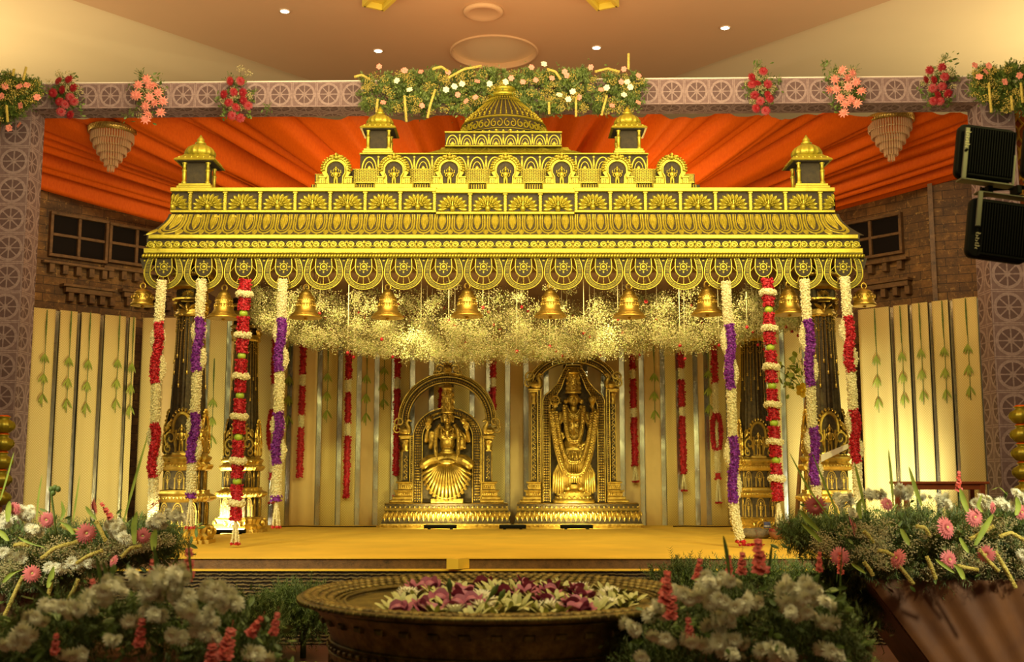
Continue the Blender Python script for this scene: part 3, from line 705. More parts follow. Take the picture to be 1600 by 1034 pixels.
# spandrel strips and rope
rope = [tube([(x0f - .01, DF - .03, zf + .014), (x1f + .01, DF - .03, zf + .014)], .016, 8)]
Xs = np.arange(x0f, x1f, .024); rope.append(scatter(ell(0, 0, 0, .013, .013, .017, 6, 4).r('Y', .5), np.stack([Xs, Xs * 0 + DF - .045, Xs * 0 + zf + .014], 1), 1, rot=False))
zz = PZ(452.5, DF - .02)
fr = []
for k in range(n):
    s = p * .985; fr.append(SCL.s_(s, .30 * s / .3 * .33, (zf - zz) / .86).t(x0f + (k + .5) * p, DF - .02, zf))
for k in range(n + 1):
    x = x0f + k * p; hw = .035; fr.append(plate([(x - hw, zf), (x + hw, zf), (x + .008, zf - .09), (x - .008, zf - .09)], DF - .018, DF - .010, 1))
part('scalloped_fringe', J(fr), GD, cp)
part('beaded_rope', J(rope), GD, cp)
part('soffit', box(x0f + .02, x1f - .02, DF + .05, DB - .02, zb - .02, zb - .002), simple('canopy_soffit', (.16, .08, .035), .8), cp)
# --- upper tiers
def archmotif():
    """lotus arch band unit: width 1, height 1"""
    g = [stroke(arc(0, .08, .40, 0, PI, 14, .80), .10, .10), stroke(arc(0, .08, .24, 0, PI, 12, .52), .06, .08), leaf(0, .05, 0, .32, .2, .09), leaf(0, .05, .9, .24, .12, .07), leaf(0, .05, -.9, .24, .12, .07), leaf(.5, .95, PI, .85, .13, .08), blob(.5, .9, .08, .08, .1)]
    return J(g)
AM = archmotif()
def band(x0, x1, y, z0, z1, n, m=AM, h=.2, yb=None, lip=.014):
    p = (x1 - x0) / n; g = [box(x0, x1, y, yb or y + .4, z0, z1).mat(1), bbox(x0 - .006, x1 + .006, y - .03, y, z1 - lip, z1), bbox(x0 - .004, x1 + .004, y - .022, y, z0, z0 + lip * .8)]
    for k in range(n): g.append(m.s_(p, p * h, (z1 - z0 - lip * 1.8)).t(x0 + (k + .5) * p, y, z0 + lip * .8).map(lambda V: np.stack([np.clip(V[:, 0], x0, x1), V[:, 1], V[:, 2]], 1)))
    return g
DN = 9.15
xn0, xn1 = PX(487, 288, DN), PX(1093, 288, DN); zn0 = PZ(300, 8.95); zn1 = PZ(289, DN)
part('plinth', J([bbox(xn0, xn1, DN - .02, DN + 1.9, zn0 - .05, zn1, .006).mat(1), bbox(xn0 - .01, xn1 + .01, DN - .05, DN, zn0 - .05, zn0 + .012, .004)] + [bbox(PX(v, 290, DN) - .17, PX(v, 290, DN) + .17, DN - .09, DN, zn0 - .05, zn1 - .004, .01) for v in (527, 617, 703, 790, 877, 963, 1048)] + [bbox(xn0 + .01 + q * .021, xn0 + .021 + q * .021, DN - .03, DN, zn0, zn1) for q in range(int((xn1 - xn0 - .02) / .021))]), GD, cp)
def latticebox():
    g = [plate([(-.5, 0), (.5, 0), (.5, 1), (-.5, 1)], 0, .05)]
    for k in range(-8, 9):
        for s in (-1, 1):
            a, b_ = k / 8 - .5, k / 8 + .5
            pts = []
            for t in (0, 1):
                pts.append((s * (a + t * 1.0), t))
            (xa_, za), (xb_, zb_) = pts
            # clip to the box
            if s * xa_ > s * xb_: pass
            P2 = [(xa_ + (xb_ - xa_) * t, za + (zb_ - za) * t) for t in np.linspace(0, 1, 17)]
            P2 = [q for q in P2 if -.49 <= q[0] <= .49]
            if len(P2) > 1: g.append(stroke(P2, .045, .05))
    for i in range(8):
        for j in range(5): g.append(blob(-.44 + i * .126, .12 + j * .2, .022, .035, .06, 6))
    g += [stroke([(-.5, .03), (.5, .03)], .06, .08), stroke([(-.5, .97), (.5, .97)], .06, .08)]
    return J(g)
LB = latticebox()
def tinydeity():
    """small standing relief figure, height 1, width ~.5"""
    return J(ell(0, -.06, .80, .062, .06, .075, 8, 6), lathe([(.065, .85), (.06, .92), (.035, .97), (.012, 1.02)], 8).t(0, -.05, 0), ell(0, -.05, .58, .115, .07, .15, 10, 6), ell(0, -.04, .40, .10, .07, .12, 8, 6),
             limb([(-.05, -.04, .38), (-.06, -.04, .2), (-.065, -.05, .03)], [.055, .045, .04], 6), limb([(.05, -.04, .38), (.06, -.04, .2), (.065, -.05, .03)], [.055, .045, .04], 6),
             limb([(-.12, -.04, .66), (-.2, -.05, .52), (-.13, -.09, .44)], [.035, .03, .028], 6), limb([(.12, -.04, .66), (.2, -.05, .52), (.13, -.09, .44)], [.035, .03, .028], 6),
             limb([(-.12, -.03, .66), (-.23, -.04, .64), (-.22, -.05, .78)], [.03, .026, .026], 6), limb([(.12, -.03, .66), (.23, -.04, .64), (.22, -.05, .78)], [.03, .026, .026], 6),
             stroke(arc(0, .60, .10, PI, 2 * PI, 8, .2), .03, .15), box(-.16, .16, -.06, 0, -.03, .02), stroke(arc(0, .78, .13, -.3, PI + .3, 12), .03, .02))
TD = tinydeity()
def niche():
    """width 1 (base), height 1.15"""
    W = .27
    def O(r, z0=.0, zc=.62): return [(-r * .72, z0), (-r * .78, .35), (-r, zc - .12)] + arc(0, zc, r, PI * .97, PI * .03, 14) + [(r, zc - .12), (r * .78, .35), (r * .72, z0)]
    g = [plate(O(.46, 0, .64), 0, .08, 0), plate([(x, z) for x, z in O(.29, .02, .60)], -.012, 0, 1), stroke(O(.30, .02, .60), .05, .09), stroke(arc(0, .64, .39, -.15, PI + .15, 18), .07, .06)]
    for k in range(17):
        a = -.15 + (PI + .3) * k / 16; g.append(leaf(.40 * math.cos(a), .64 + .40 * math.sin(a), PI / 2 - a, .12, .09, .07)); g.append(blob(.39 * math.cos(a), .64 + .39 * math.sin(a), .026, None, .09, 6))
    g += [blob(0, 1.03, .09, .08, .12, 10), leaf(0, 1.02, 0, .2, .14, .10), leaf(0, 1.0, 1.1, .26, .13, .09), leaf(0, 1.0, -1.1, .26, .13, .09)]
    for s in (-1, 1):
        g += [bbox(s * .52, s * .34, -.06, .05, 0, .32).flip() if s < 0 else bbox(.34, .52, -.06, .05, 0, .32), bbox(min(s * .30, s * .55), max(s * .30, s * .55), -.09, .05, .30, .36, .01), bbox(min(s * .30, s * .55), max(s * .30, s * .55), -.08, .05, .0, .05, .01)]
        for i in range(2):
            for j in range(4): g.append(plate([(s * (.38 + i * .07) + dx, .09 + j * .055 + dz) for dx, dz in ((-.022, 0), (0, -.02), (.022, 0), (0, .02))], -.065, -.06, 1))
    return J(g)
NI = niche()
pxs = [527, 617, 703, 790, 877, 963, 1048]
# lattice boxes between niches
nb = []
ys = DN + .04; z0, z1 = PZ(290, DN), PZ(262, DN)
cen = [PX(v, 270, DN) for v in pxs]
for k in range(8):
    if k == 0: c, w_ = (xn0 + cen[0]) / 2 - .01, .16
    elif k == 7: c, w_ = (xn1 + cen[6]) / 2 + .01, .16
    else: c, w_ = (cen[k - 1] + cen[k]) / 2, .25
    hz = 1 if 0 < k < 7 else .62
    nb.append(LB.s_(w_, .12, (z1 - z0) * .76 * hz).t(c, ys, z0 + (z1 - z0) * .24))
    nb.append(bbox(c - w_ * .36, c + w_ * .36, ys + .01, ys + .2, z0 - .02, z0 + (z1 - z0) * .2)); nb.append(bbox(c - w_ * .5, c + w_ * .5, ys - .025, ys + .1, z0 + (z1 - z0) * .18, z0 + (z1 - z0) * .25, .01))
    nb += [bbox(c - w_ * .33 + q * .018, c - w_ * .33 + q * .018 + .009, ys, ys + .02, z0 - .02, z0 + (z1 - z0) * .2).mat(1) for q in range(int(w_ * .66 / .018))]
nb.append(box(xn0 + .15, xn1 - .15, ys + .05, ys + .5, z0 - .05, z1).mat(1))
part('lattice_frieze', J(nb), GD, cp)
zb_n = PZ(291, DN - .08); wn = .265
for c in cen:
    o = part('niche', NI.s_(wn, .30, (PZ(243, DN) - zb_n) / 1.19).t(c, DN - .06, zb_n), GD, cp)
    part('niche_figure', TD.s_(.19, .22, .165).t(c, DN - .065, zb_n + .012), GD, o)
DU = 9.42
xu0, xu1 = PX(563, 250, DU), PX(1012, 250, DU)
part('upper_frieze', J(band(xu0, xu1, DU, PZ(270, DU), PZ(240, DU), 16, yb=DU + 1.3)), GD, cp)
# lotus skirt and band below the dome
DD = 9.62
def lot(V):
    u, h, v = V[:, 0], V[:, 1], V[:, 2]; x0_, x1_ = PX(690, 240, DD), PX(888, 240, DD); c = (x0_ + x1_) / 2; hw = (x1_ - x0_) / 2
    sp = 1 + .16 * (1 - v) ** 1.5
    return np.stack([c + u * hw * sp, DD + .02 - .16 * (1 - v) ** 1.5 + h, PZ(246, DD) + v * (PZ(229, DD) - PZ(246, DD))], 1)
lg = [FG([(u, 0, v) for v in np.linspace(0, 1, 6) for u in np.linspace(-1, 1, 12)], [(r_ * 12 + i, r_ * 12 + i + 1, (r_ + 1) * 12 + i + 1, (r_ + 1) * 12 + i) for r_ in range(5) for i in range(11)], 0)]
for k in range(7):
    c = -1 + (k + .5) * 2 / 7
    for q, wd in ((0, .32), (.0, .22), (0, .12)): lg.append(stroke([(c - wd / 2, 0), (c - wd / 2 * .9, .5), (c, 1.0 - q), (c + wd / 2 * .9, .5), (c + wd / 2, 0)][::1], .05, .014))
    lg.append(leaf(c + 1 / 7, 0, 0, .5, .12, .012))
part('lotus_skirt', J(lg).map(lot), GD, cp)
xd0, xd1 = PX(696, 220, DD), PX(877, 220, DD)
part('dome_band', J(band(xd0, xd1, DD - .03, PZ(231, DD), PZ(208, DD), 8, yb=DD + .95)), GD, cp)
# dome
RD = (PX(857, 205, 9.9) - PX(709, 205, 9.9)) / 2 * 1.0; dcx, dcy = (xd0 + xd1) / 2, DD + RD
zd = PZ(208, DD + .1) - .03; kz = (PZ(122, dcy) - zd)
prof = [(1.0, 0), (.985, .07), (.94, .17), (.87, .27), (.77, .37), (.64, .46), (.52, .53), (.42, .59), (.33, .65), (.27, .70)]
pr = np.array(prof)
def dmap(V):
    """u: angle (rad, 0 faces the camera), v: 0..1 up the dome, h relief"""
    u, h, v = V[:, 0], V[:, 1], V[:, 2]
    rr = np.interp(v, np.linspace(0, 1, len(pr)), pr[:, 0]) * RD; zz_ = np.interp(v, np.linspace(0, 1, len(pr)), pr[:, 1]) * kz
    rr = rr - h
    return np.stack([dcx + rr * np.sin(u), dcy - rr * np.cos(u), zd + zz_], 1)
base = lathe([(r_ * RD, z_ * kz) for r_, z_ in prof], 64).t(dcx, dcy, zd).mat(1)
dg = [base]
N = 22
for k in range(N):
    u = (k + .5) * 2 * PI / N - PI
    # lower scroll ring
    for s in (-1, 1): dg.append(stroke([(u + s * x, z) for x, z in spiral(.06, .20, .075, .02, PI / 2, -1.1, 12)], .022, .016).map(lambda V: np.stack([V[:, 0], V[:, 1], .20 + (V[:, 2] - .20) * 1.0], 1)).map(dmap))
    dg.append(leaf(u, .02, 0, .08, .09, .014).map(dmap)); dg.append(leaf(u + PI / N, .02, 0, .06, .07, .012).map(dmap))
    for q in range(2):
        uu = u + (q - .5) * PI / N
        dg.append(stroke([(uu, .36), (uu, .62), (uu, .80)], [.05, .045, .035], .014).map(dmap)); dg.append(blob(uu, .42, .02, .03, .024, 6).map(dmap)); dg.append(blob(uu, .50, .018, .03, .022, 6).map(dmap))
        dg.append(leaf(uu, .82, 0, .13, .11, .018).map(dmap))
for v, wd in ((.01, .025), (.11, .012), (.33, .03), (.80, .025), (.97, .04)):
    dg.append(stroke([(2 * PI * k / 48 - PI, v) for k in range(49)], wd, .02).map(dmap))
part('dome', J(dg), GD, cp)
fz = zd + .70 * kz
fp = [(.30, 0), (.34, .02), (.30, .05), (.20, .08), (.22, .10), (.27, .12), (.24, .15), (.15, .17), (.10, .19), (.12, .205), (.14, .22), (.11, .24), (.05, .26), (.07, .275), (.08, .285), (.04, .30), (.01, .315)]
part('finial', J(lathe([(r_ * RD, z_ * kz * .95) for r_, z_ in fp], 40, rib=[.06] * len(fp), ribn=20).t(dcx, dcy, fz)), GD, cp)
# --- small turrets standing on the roof
def turret():
    o = empty('roof_turret', (0, 0, 0), 'x', 'turret', 'small turrets on the canopy roof')
    W = .125
    part('pedestal', J(bbox(-.15, .15, -.15, .15, 0, .03, .006), box(-.135, .135, -.135, .135, 0, .05)), GD, o, local=True)
    part('core', box(-.085, .085, -.085, .085, .05, .25).mat(1), GD, o, local=True)
    for sx in (-1, 1):
        for sy in (-1, 1):
            c = lathe([(.022, 0), (.022, .02), (.014, .03), (.017, .08), (.017, .11), (.021, .115), (.021, .125), (.015, .13), (.014, .17), (.023, .185), (.023, .2)], 10).t(sx * .10, sy * .10, .05)
            part('colonnette', c, GD, o, local=True)
    sq = [(-1, -1), (0, -1), (1, -1), (1, 0), (1, 1), (0, 1), (-1, 1), (-1, 0)]
    ev = [loft_poly(sq, [(.17, .245), (.175, .25), (.165, .265), (.12, .30), (.10, .32)])]
    for s in range(4):
        for k in range(6): ev.append(leaf(-.13 + k * .052, .31, PI, .045, .04, .012).t(0, -.145, -.02).r('Z', s * PI / 2))
    part('eave', J(ev, box(-.15, .15, -.15, .15, .24, .246).mat(1)), GD, o, local=True)
    part('ribbed_cap', lathe([(.10, .315), (.125, .33), (.125, .355), (.105, .39), (.07, .415), (.035, .43)], 48, rib=[.0, .16, .16, .14, .1, 0], ribn=16), GD, o, local=True)
    part('finial', lathe([(.03, .425), (.05, .44), (.028, .455), (.034, .47), (.018, .49), (.004, .515)], 16), GD, o, local=True)
    return o
tp = turret(); ts = [(311, 291, 9.12, 1.0, 'gold turret on the front corner of the canopy roof, left side'), (1262, 288, 9.12, 1.0, 'gold turret on the front corner of the canopy roof, right side'),
      (593, 240, 9.55, .93, 'gold turret on the upper tier, just left of the big dome'), (981, 239, 9.55, .93, 'gold turret on the upper tier, just right of the big dome')]
for k, (px, py, d, s, lab) in enumerate(ts):
    o = tp if k == 0 else dup(tp)
    o.location = (PX(px, py, d), d, PZ(294, 8.95) + .002 if k < 2 else PZ(240, DU) + .002); o.scale = (s, s, s); o['label'] = lab
# corner turrets stand on a small roof slab
part('roof_slab', J(box(XL + .005, XR - .005, 8.97, 10.9, PZ(294, 8.95) - .06, PZ(294, 8.95)), box(xu0 + .005, xu1 - .005, DU + .01, DU + 1.25, PZ(262, DU), PZ(240, DU))), [M['gold_dark']], cp)
# ------------------------------------------------------------ columns
BR = [M['brass'], M['brass_dark']]
RED = [(1, -.45), (1, .45), (.84, .45), (.84, .72), (.72, .72), (.72, .84), (.45, .84), (.45, 1), (-.45, 1), (-.45, .84), (-.72, .84), (-.72, .72), (-.84, .72), (-.84, .45), (-1, .45), (-1, -.45),
       (-.84, -.45), (-.84, -.72), (-.72, -.72), (-.72, -.84), (-.45, -.84), (-.45, -1), (.45, -1), (.45, -.84), (.72, -.84), (.72, -.72), (.84, -.72), (.84, -.45)]
def four(g): return [g.r('Z', k * PI / 2) for k in range(4)]
def figniche(w, h):
    """arched niche with a figure; w wide, h high"""
    g = [plate([(-.5, 0), (.5, 0), (.5, .7)] + arc(0, .62, .42, .15, PI - .15, 10)[0:] + [(-.5, .7)], -.02, .02, 1), stroke(arc(0, .62, .38, 0, PI, 12), .10, .10), stroke(arc(0, .62, .26, 0, PI, 10), .05, .08)]
    for s in (-1, 1): g += [bbox(s * .42 - .06, s * .42 + .06, -.09, 0, 0, .62), bbox(s * .42 - .09, s * .42 + .09, -.11, 0, .58, .66, .01), bbox(s * .42 - .09, s * .42 + .09, -.11, 0, 0, .06, .01)]
    g.append(TD.s_(.9, .9, .78).t(0, -.02, .04))
    return J(g).s_(w, w * .55, h)
def kirti(w, h):
    """arched crest with scrolls at both sides"""
    g = [plate([(-.5, 0), (.5, 0), (.44, .35), (.26, .75)] + arc(0, .74, .24, .0, PI, 10) + [(-.26, .75), (-.44, .35)], -.03, .02, 1), stroke(arc(0, .60, .27, -.3, PI + .3, 16, .34), .10, .12)]
    for k in range(13): a = -.2 + (PI + .4) * k / 12; g.append(leaf(.30 * math.cos(a), .62 + .36 * math.sin(a), PI / 2 - a, .10, .08, .11))
    for s in (-1, 1):
        g += [stroke([(s * x, z) for x, z in spiral(.33, .36, .20, .04, -PI / 2, 1.3, 18)], .075, .12), stroke([(s * x, z) for x, z in spiral(.40, .12, .12, .03, PI / 2, -1.2, 14)], .06, .12), leaf(s * .14, .0, s * .2, .5, .12, .1), leaf(s * .5, .5, s * -.5, .3, .12, .1), stroke([(s * .17, .04), (s * .17, .55)], .08, .14)]
    g.append(TD.s_(.7, .8, .62).t(0, -.04, .05))
    return J(g).s_(w, w * .45, h)
def column(H):
    """standing from z=0, H tall (to the soffit)"""
    o = empty('ornate_column', (0, 0, 0), 'x', 'column', 'dark and gold columns of the temple canopy')
    b = [loft_poly(RED, [(.245, 0), (.245, .03), (.225, .035), (.235, .06), (.205, .085), (.215, .11), (.225, .13), (.20, .145), (.20, .15)]),
         loft_poly(RED, [(.185, .15), (.185, .34)]).mat(1),
         loft_poly(RED, [(.20, .34), (.215, .35), (.235, .375), (.235, .39), (.215, .40), (.19, .41), (.185, .43), (.19, .44)])]
    b += [loft_poly(RED, [(.165, .44), (.165, .60)]).mat(1), loft_poly(RED, [(.18, .60), (.195, .61), (.21, .635), (.21, .645), (.185, .66), (.175, .675), (.195, .70), (.195, .715), (.165, .73), (.16, .75)])]
    for s in range(4):
        rz = s * PI / 2
        for k in (-1, 0, 1):
            wq = .085; off = {0: .0, 1: .10, -1: -.10}[k]; dp = .19 if k == 0 else .168
            b.append(figniche(.10 if k == 0 else .075, .18).t(off * 1.18, -dp + .006, .155).r('Z', rz)); b.append(figniche(.09 if k == 0 else .07, .15).t(off * 1.05, -(.17 if k == 0 else .15) + .006, .445).r('Z', rz))
        b.append(J(stroke(arc(0, .0, .055, 0, PI, 10), .018, .02), stroke(arc(0, 0, .03, 0, PI, 8), .012, .02), leaf(-.085, .0, -.3, .06, .035, .02), leaf(.085, 0, .3, .06, .035, .02), blob(0, .065, .02, None, .025)).t(0, -.232, .062).r('Z', rz))
        for k in range(12):
            b.append(leaf(-.17 + k * .031, .39, PI, .03, .026, .008).t(0, -.236 + (.03 if abs(-.17 + k * .031) > .1 else 0), -.0).r('Z', rz))
            b.append(leaf(-.15 + k * .027, .655, PI, .026, .022, .008).t(0, -.205 + (.03 if abs(-.15 + k * .027) > .09 else 0), 0).r('Z', rz))
    part('pedestal', J(b), BR, o, local=True)
    # fluted shaft
    z0, z1 = .75, H - .40
    sh = [lathe([(.158, z0), (.150, z0 + .2), (.128, (z0 + z1) / 2 + .1), (.112, z1)], 64, rib=[.05, .05, .05, .05], ribn=24, smooth=False).mat(1)]
    def rad(z): return float(np.interp(z, [z0, z0 + .2, (z0 + z1) / 2 + .1, z1], [.158, .15, .128, .112]))
    for s in range(4): sh.append(kirti(.27, .36).t(0, -.150, z0 - .01).r('Z', s * PI / 2))
    for s in range(4): sh.append(kirti(.10, .26).t(0, -.150, z0 - .01).r('Z', s * PI / 2 + PI / 4))
    part('shaft', J(sh), BR, o, local=True)
    ch = []
    for k in range(24):
        a = 2 * PI * (k + .5) / 24; ln = [.52, .34, .42, .30][k % 4] * (z1 - z0) / 1.0
        zs = np.arange(z1 - .02, z1 - ln, -.014); X = np.array([[ (rad(z) + .004) * math.cos(a), (rad(z) + .004) * math.sin(a), z] for z in zs])
        ch.append(scatter(OCT.s_(.0042, .0042, .007), X, 1, False))
        ch.append(lathe([(.003, .0), (.010, -.006), (.006, -.02), (.012, -.032), (.002, -.036)], 6).t(*X[-1]))
    for k in range(8):
        a0 = 2 * PI * k / 8; pts = [((rad(z1 - .1) + .008) * math.cos(a0 + t * PI / 4), (rad(z1 - .1) + .008) * math.sin(a0 + t * PI / 4), z1 - .03 - .13 * math.sin(PI * t)) for t in np.linspace(0, 1, 14)]
        ch.append(scatter(OCT, np.array(pts), .0065, True)); pts = [(x, y, z1 - .02 + (z - z1 + .03) * .6) for x, y, z in pts]; ch.append(scatter(OCT, np.array(pts), .005, True))
    part('hanging_chain_relief', J(ch), BR, o, local=True)
    cz = z1
    c = [lathe([(.125, cz - .035), (.135, cz - .03), (.135, cz), (.12, cz + .02), (.13, cz + .03)], 32), lathe([(.11, cz + .02), (.11, cz + .10)], 8).mat(1),
         loft_poly(RED, [(.12, cz + .10), (.15, cz + .11), (.15, cz + .125), (.13, cz + .13)]), loft_poly(RED, [(.12, cz + .13), (.12, cz + .20)]).mat(1), loft_poly(RED, [(.13, cz + .20), (.165, cz + .22), (.165, cz + .24), (.15, cz + .245), (.15, cz + .27)]), loft_poly(RED, [(.14, cz + .27), (.14, H)]).mat(1),
         loft_poly(RED, [(.15, cz + .31), (.17, cz + .32), (.17, cz + .34), (.15, cz + .35)])]
    for s in range(4):
        rz = s * PI / 2
        c.append(J(leaf(0, .0, -.9, .10, .03, .03), leaf(0, 0, .9, .10, .03, .03), leaf(0, -.005, 0, .08, .04, .03), blob(0, .0, .02, .03, .03), stroke([(-.05, .075), (.05, .075)], .015, .03)).t(0, -.115, cz + .015).r('Z', rz))
        c.append(PEA.s_(.12, .12, .11).t(0, -.122, cz + .135).r('Z', rz))
        for k in range(14): c.append(leaf(-.065 + .01 * k, cz - .005, PI, .028, .01, .006).t(0, -.125, 0).r('Z', rz))
    part('capital', J(c), BR, o, local=True)
    return o
zsof = PZ(397, DF) - .02
HC = zsof - STZ
col0 = column(HC)
cols = [(286, 9.27, .0, 'dark and gold front column between the two left outer garlands'),
        (375, 11.0, .0, 'dark and gold column at the back, behind the left red and lime garland'),
        (1184, 11.0, .0, 'dark and gold column at the back, behind the right red and lime garland'),
        (1294, 9.27, .0, 'dark and gold front column rising behind the right flower bank')]
CPOS = []
for k, (px, d, rz, lab) in enumerate(cols):
    o = col0 if k == 0 else dup(col0)
    o.location = (PX(px, 840, d), d, STZ); o['label'] = lab; CPOS.append(o.location.copy())
# ------------------------------------------------------------ bells
def bell(kind):
    o = empty('brass_bell', (0, 0, 0), 'x', 'bell', 'brass bells hung along the scalloped fringe')
    if kind == 0:
        pf = [(.133, -.325), (.136, -.318), (.124, -.305), (.100, -.285), (.083, -.255), (.074, -.215), (.069, -.18), (.066, -.155), (.055, -.14), (.05, -.13), (.047, -.115), (.032, -.10), (.022, -.095), (.018, -.085)]
        g = [lathe(pf, 40), lathe([(.128, -.324), (.06, -.26), (.02, -.2)], 32).mat(1)]
        for z, r_ in ((-.30, .119), (-.292, .112), (-.21, .075), (-.165, .0695), (-.155, .068), (-.135, .053)): g.append(tube([(r_ * math.cos(a), r_ * math.sin(a), z) for a in np.linspace(0, 2 * PI, 32, endpoint=False)], .003, 5, True))
        for k in range(20):
            a = 2 * PI * k / 20; g.append(J(leaf(0, 0, PI, .026, .016, .006), blob(0, .004, .005, None, .006, 6)).t(0, -.0765, -.212).r('Z', a)); g.append(leaf(0, 0, PI, .018, .014, .005).t(0, -.069, -.17).r('Z', a + .1))
    else:
        pf = [(.095, -.215), (.098, -.20), (.085, -.185), (.078, -.16), (.075, -.13), (.066, -.10), (.045, -.08), (.02, -.072), (.012, -.065)]
        g = [lathe(pf, 40), lathe([(.09, -.21), (.05, -.14), (.02, -.1)], 24).mat(1)]
        for k in range(9):
            a = 2 * PI * k / 9; g.append(J(stroke(arc(0, 0, .018, -.2, PI + .2, 10, .024), .006, .008), leaf(0, -.02, 0, .035, .014, .008)).t(0, -.080, -.145).r('Z', a))
        for z, r_ in ((-.19, .09), (-.175, .083), (-.105, .07)): g.append(tube([(r_ * math.cos(a), r_ * math.sin(a), z) for a in np.linspace(0, 2 * PI, 28, endpoint=False)], .003, 5, True))
    part('bell_body', J(g), [M['bell'], M['brass_dark']], o, local=True)
    zt = -.09 if kind == 0 else -.068
    part('hanger_ring', J(tube([(.022 * math.sin(a), 0, zt + .022 - .024 * math.cos(a)) for a in np.linspace(0, 2 * PI, 16, endpoint=False)], .008, 8, True), tube([(0, 0, zt + .04), (0, 0, (HB0 if kind == 0 else HB1))], .003, 6)), M['bell'], o, local=True)
    part('clapper', lathe([(.003, -.10), (.003, -.30 if kind == 0 else -.19), (.014, -.315 if kind == 0 else -.205), (.016, -.33 if kind == 0 else -.22), (.004, -.34 if kind == 0 else -.23)], 10), M['bell'], o, local=True)
    return o
HB0 = zsof - (PZ(496, 8.86) + .325) + .004; HB1 = zsof - (PZ(478, 9.0) + .215) + .01
b0 = bell(0); b1 = bell(1)
bx = [(350, 437, 500, 'between the outer white-purple garland and the red and lime garland, left side'), (478, 437, 499, 'just right of the innermost white-purple garland on the left side'), (606, 437, 499, 'hanging left of the seated goddess arch'),
      (730, 437, 497, 'hanging above the right half of the seated goddess arch'), (860, 437, 497, 'hanging above the left half of the standing statue arch'), (983, 437, 498, 'hanging just right of the standing statue arch'),
      (1105, 437, 494, 'just left of the innermost white-purple garland on the right side'), (1233, 437, 494, 'between the red and lime garland and the outer white-purple garland, right side')]
for k, (px, ya, yb_, lab) in enumerate(bx):
    o = b0 if k == 0 else dup(b0); d = 8.86
    o.location = (PX(px, 470, d), d, PZ(yb_ - 2, d) + .325); o['label'] = 'brass bell ' + lab
for k, (px, yb_, lab) in enumerate(((223, 478, 'small round brass bell at the far left end of the canopy'), (1350, 478, 'small round brass bell at the far right end of the canopy'))):
    o = b1 if k == 0 else dup(b1); d = 9.0; o.location = (PX(px, 460, d), d, PZ(yb_, d) + .215); o['label'] = lab
# ------------------------------------------------------------ garlands
def budtube(path, r, bud, sp, mat=0, flat=.6, jit=.25):
    """buds packed round a path"""
    p = np.asarray(path, float); seg = np.linalg.norm(np.diff(p, axis=0), axis=1); L_ = seg.sum(); cum = np.concatenate(([0], np.cumsum(seg)))
    nl = max(2, int(L_ / sp)); na = max(5, int(2 * PI * r / sp))
    s = np.repeat(np.linspace(0, L_, nl), na) + rng.normal(0, sp * jit, nl * na); a = np.tile(np.linspace(0, 2 * PI, na, endpoint=False), nl) + np.repeat(np.arange(nl) * .5, na) + rng.normal(0, .15, nl * na)
    s = np.clip(s, 0, L_); C = np.stack([np.interp(s, cum, p[:, k]) for k in range(3)], 1)
    d = np.stack([np.interp(s + .01, cum, p[:, k]) - np.interp(s - .01, cum, p[:, k]) for k in range(3)], 1); d /= np.linalg.norm(d, axis=1)[:, None] + 1e-9
    n1 = np.cross(d, (0, 1, .01)); n1 /= np.linalg.norm(n1, axis=1)[:, None] + 1e-9; n2 = np.cross(d, n1)
    rr = r * (1 + rng.normal(0, .10, len(s))); X = C + n1 * (np.cos(a) * rr)[:, None] + n2 * (np.sin(a) * rr)[:, None]
    core = tube(p[::max(1, len(p) // 12)] if len(p) > 24 else p, r * .9, 8)
    return J(scatter(OCT.s_(1, flat, 1), X, bud * (1 + .3 * rng.normal(size=len(s)).clip(-1, 1))), core).mat(mat)
GM = {'w': 'jasmine', 'r': 'red', 'p': 'purple'}
SEGN = {'w': 'jasmine_segment', 'r': 'rose_segment', 'p': 'orchid_segment', 'l': 'lime'}
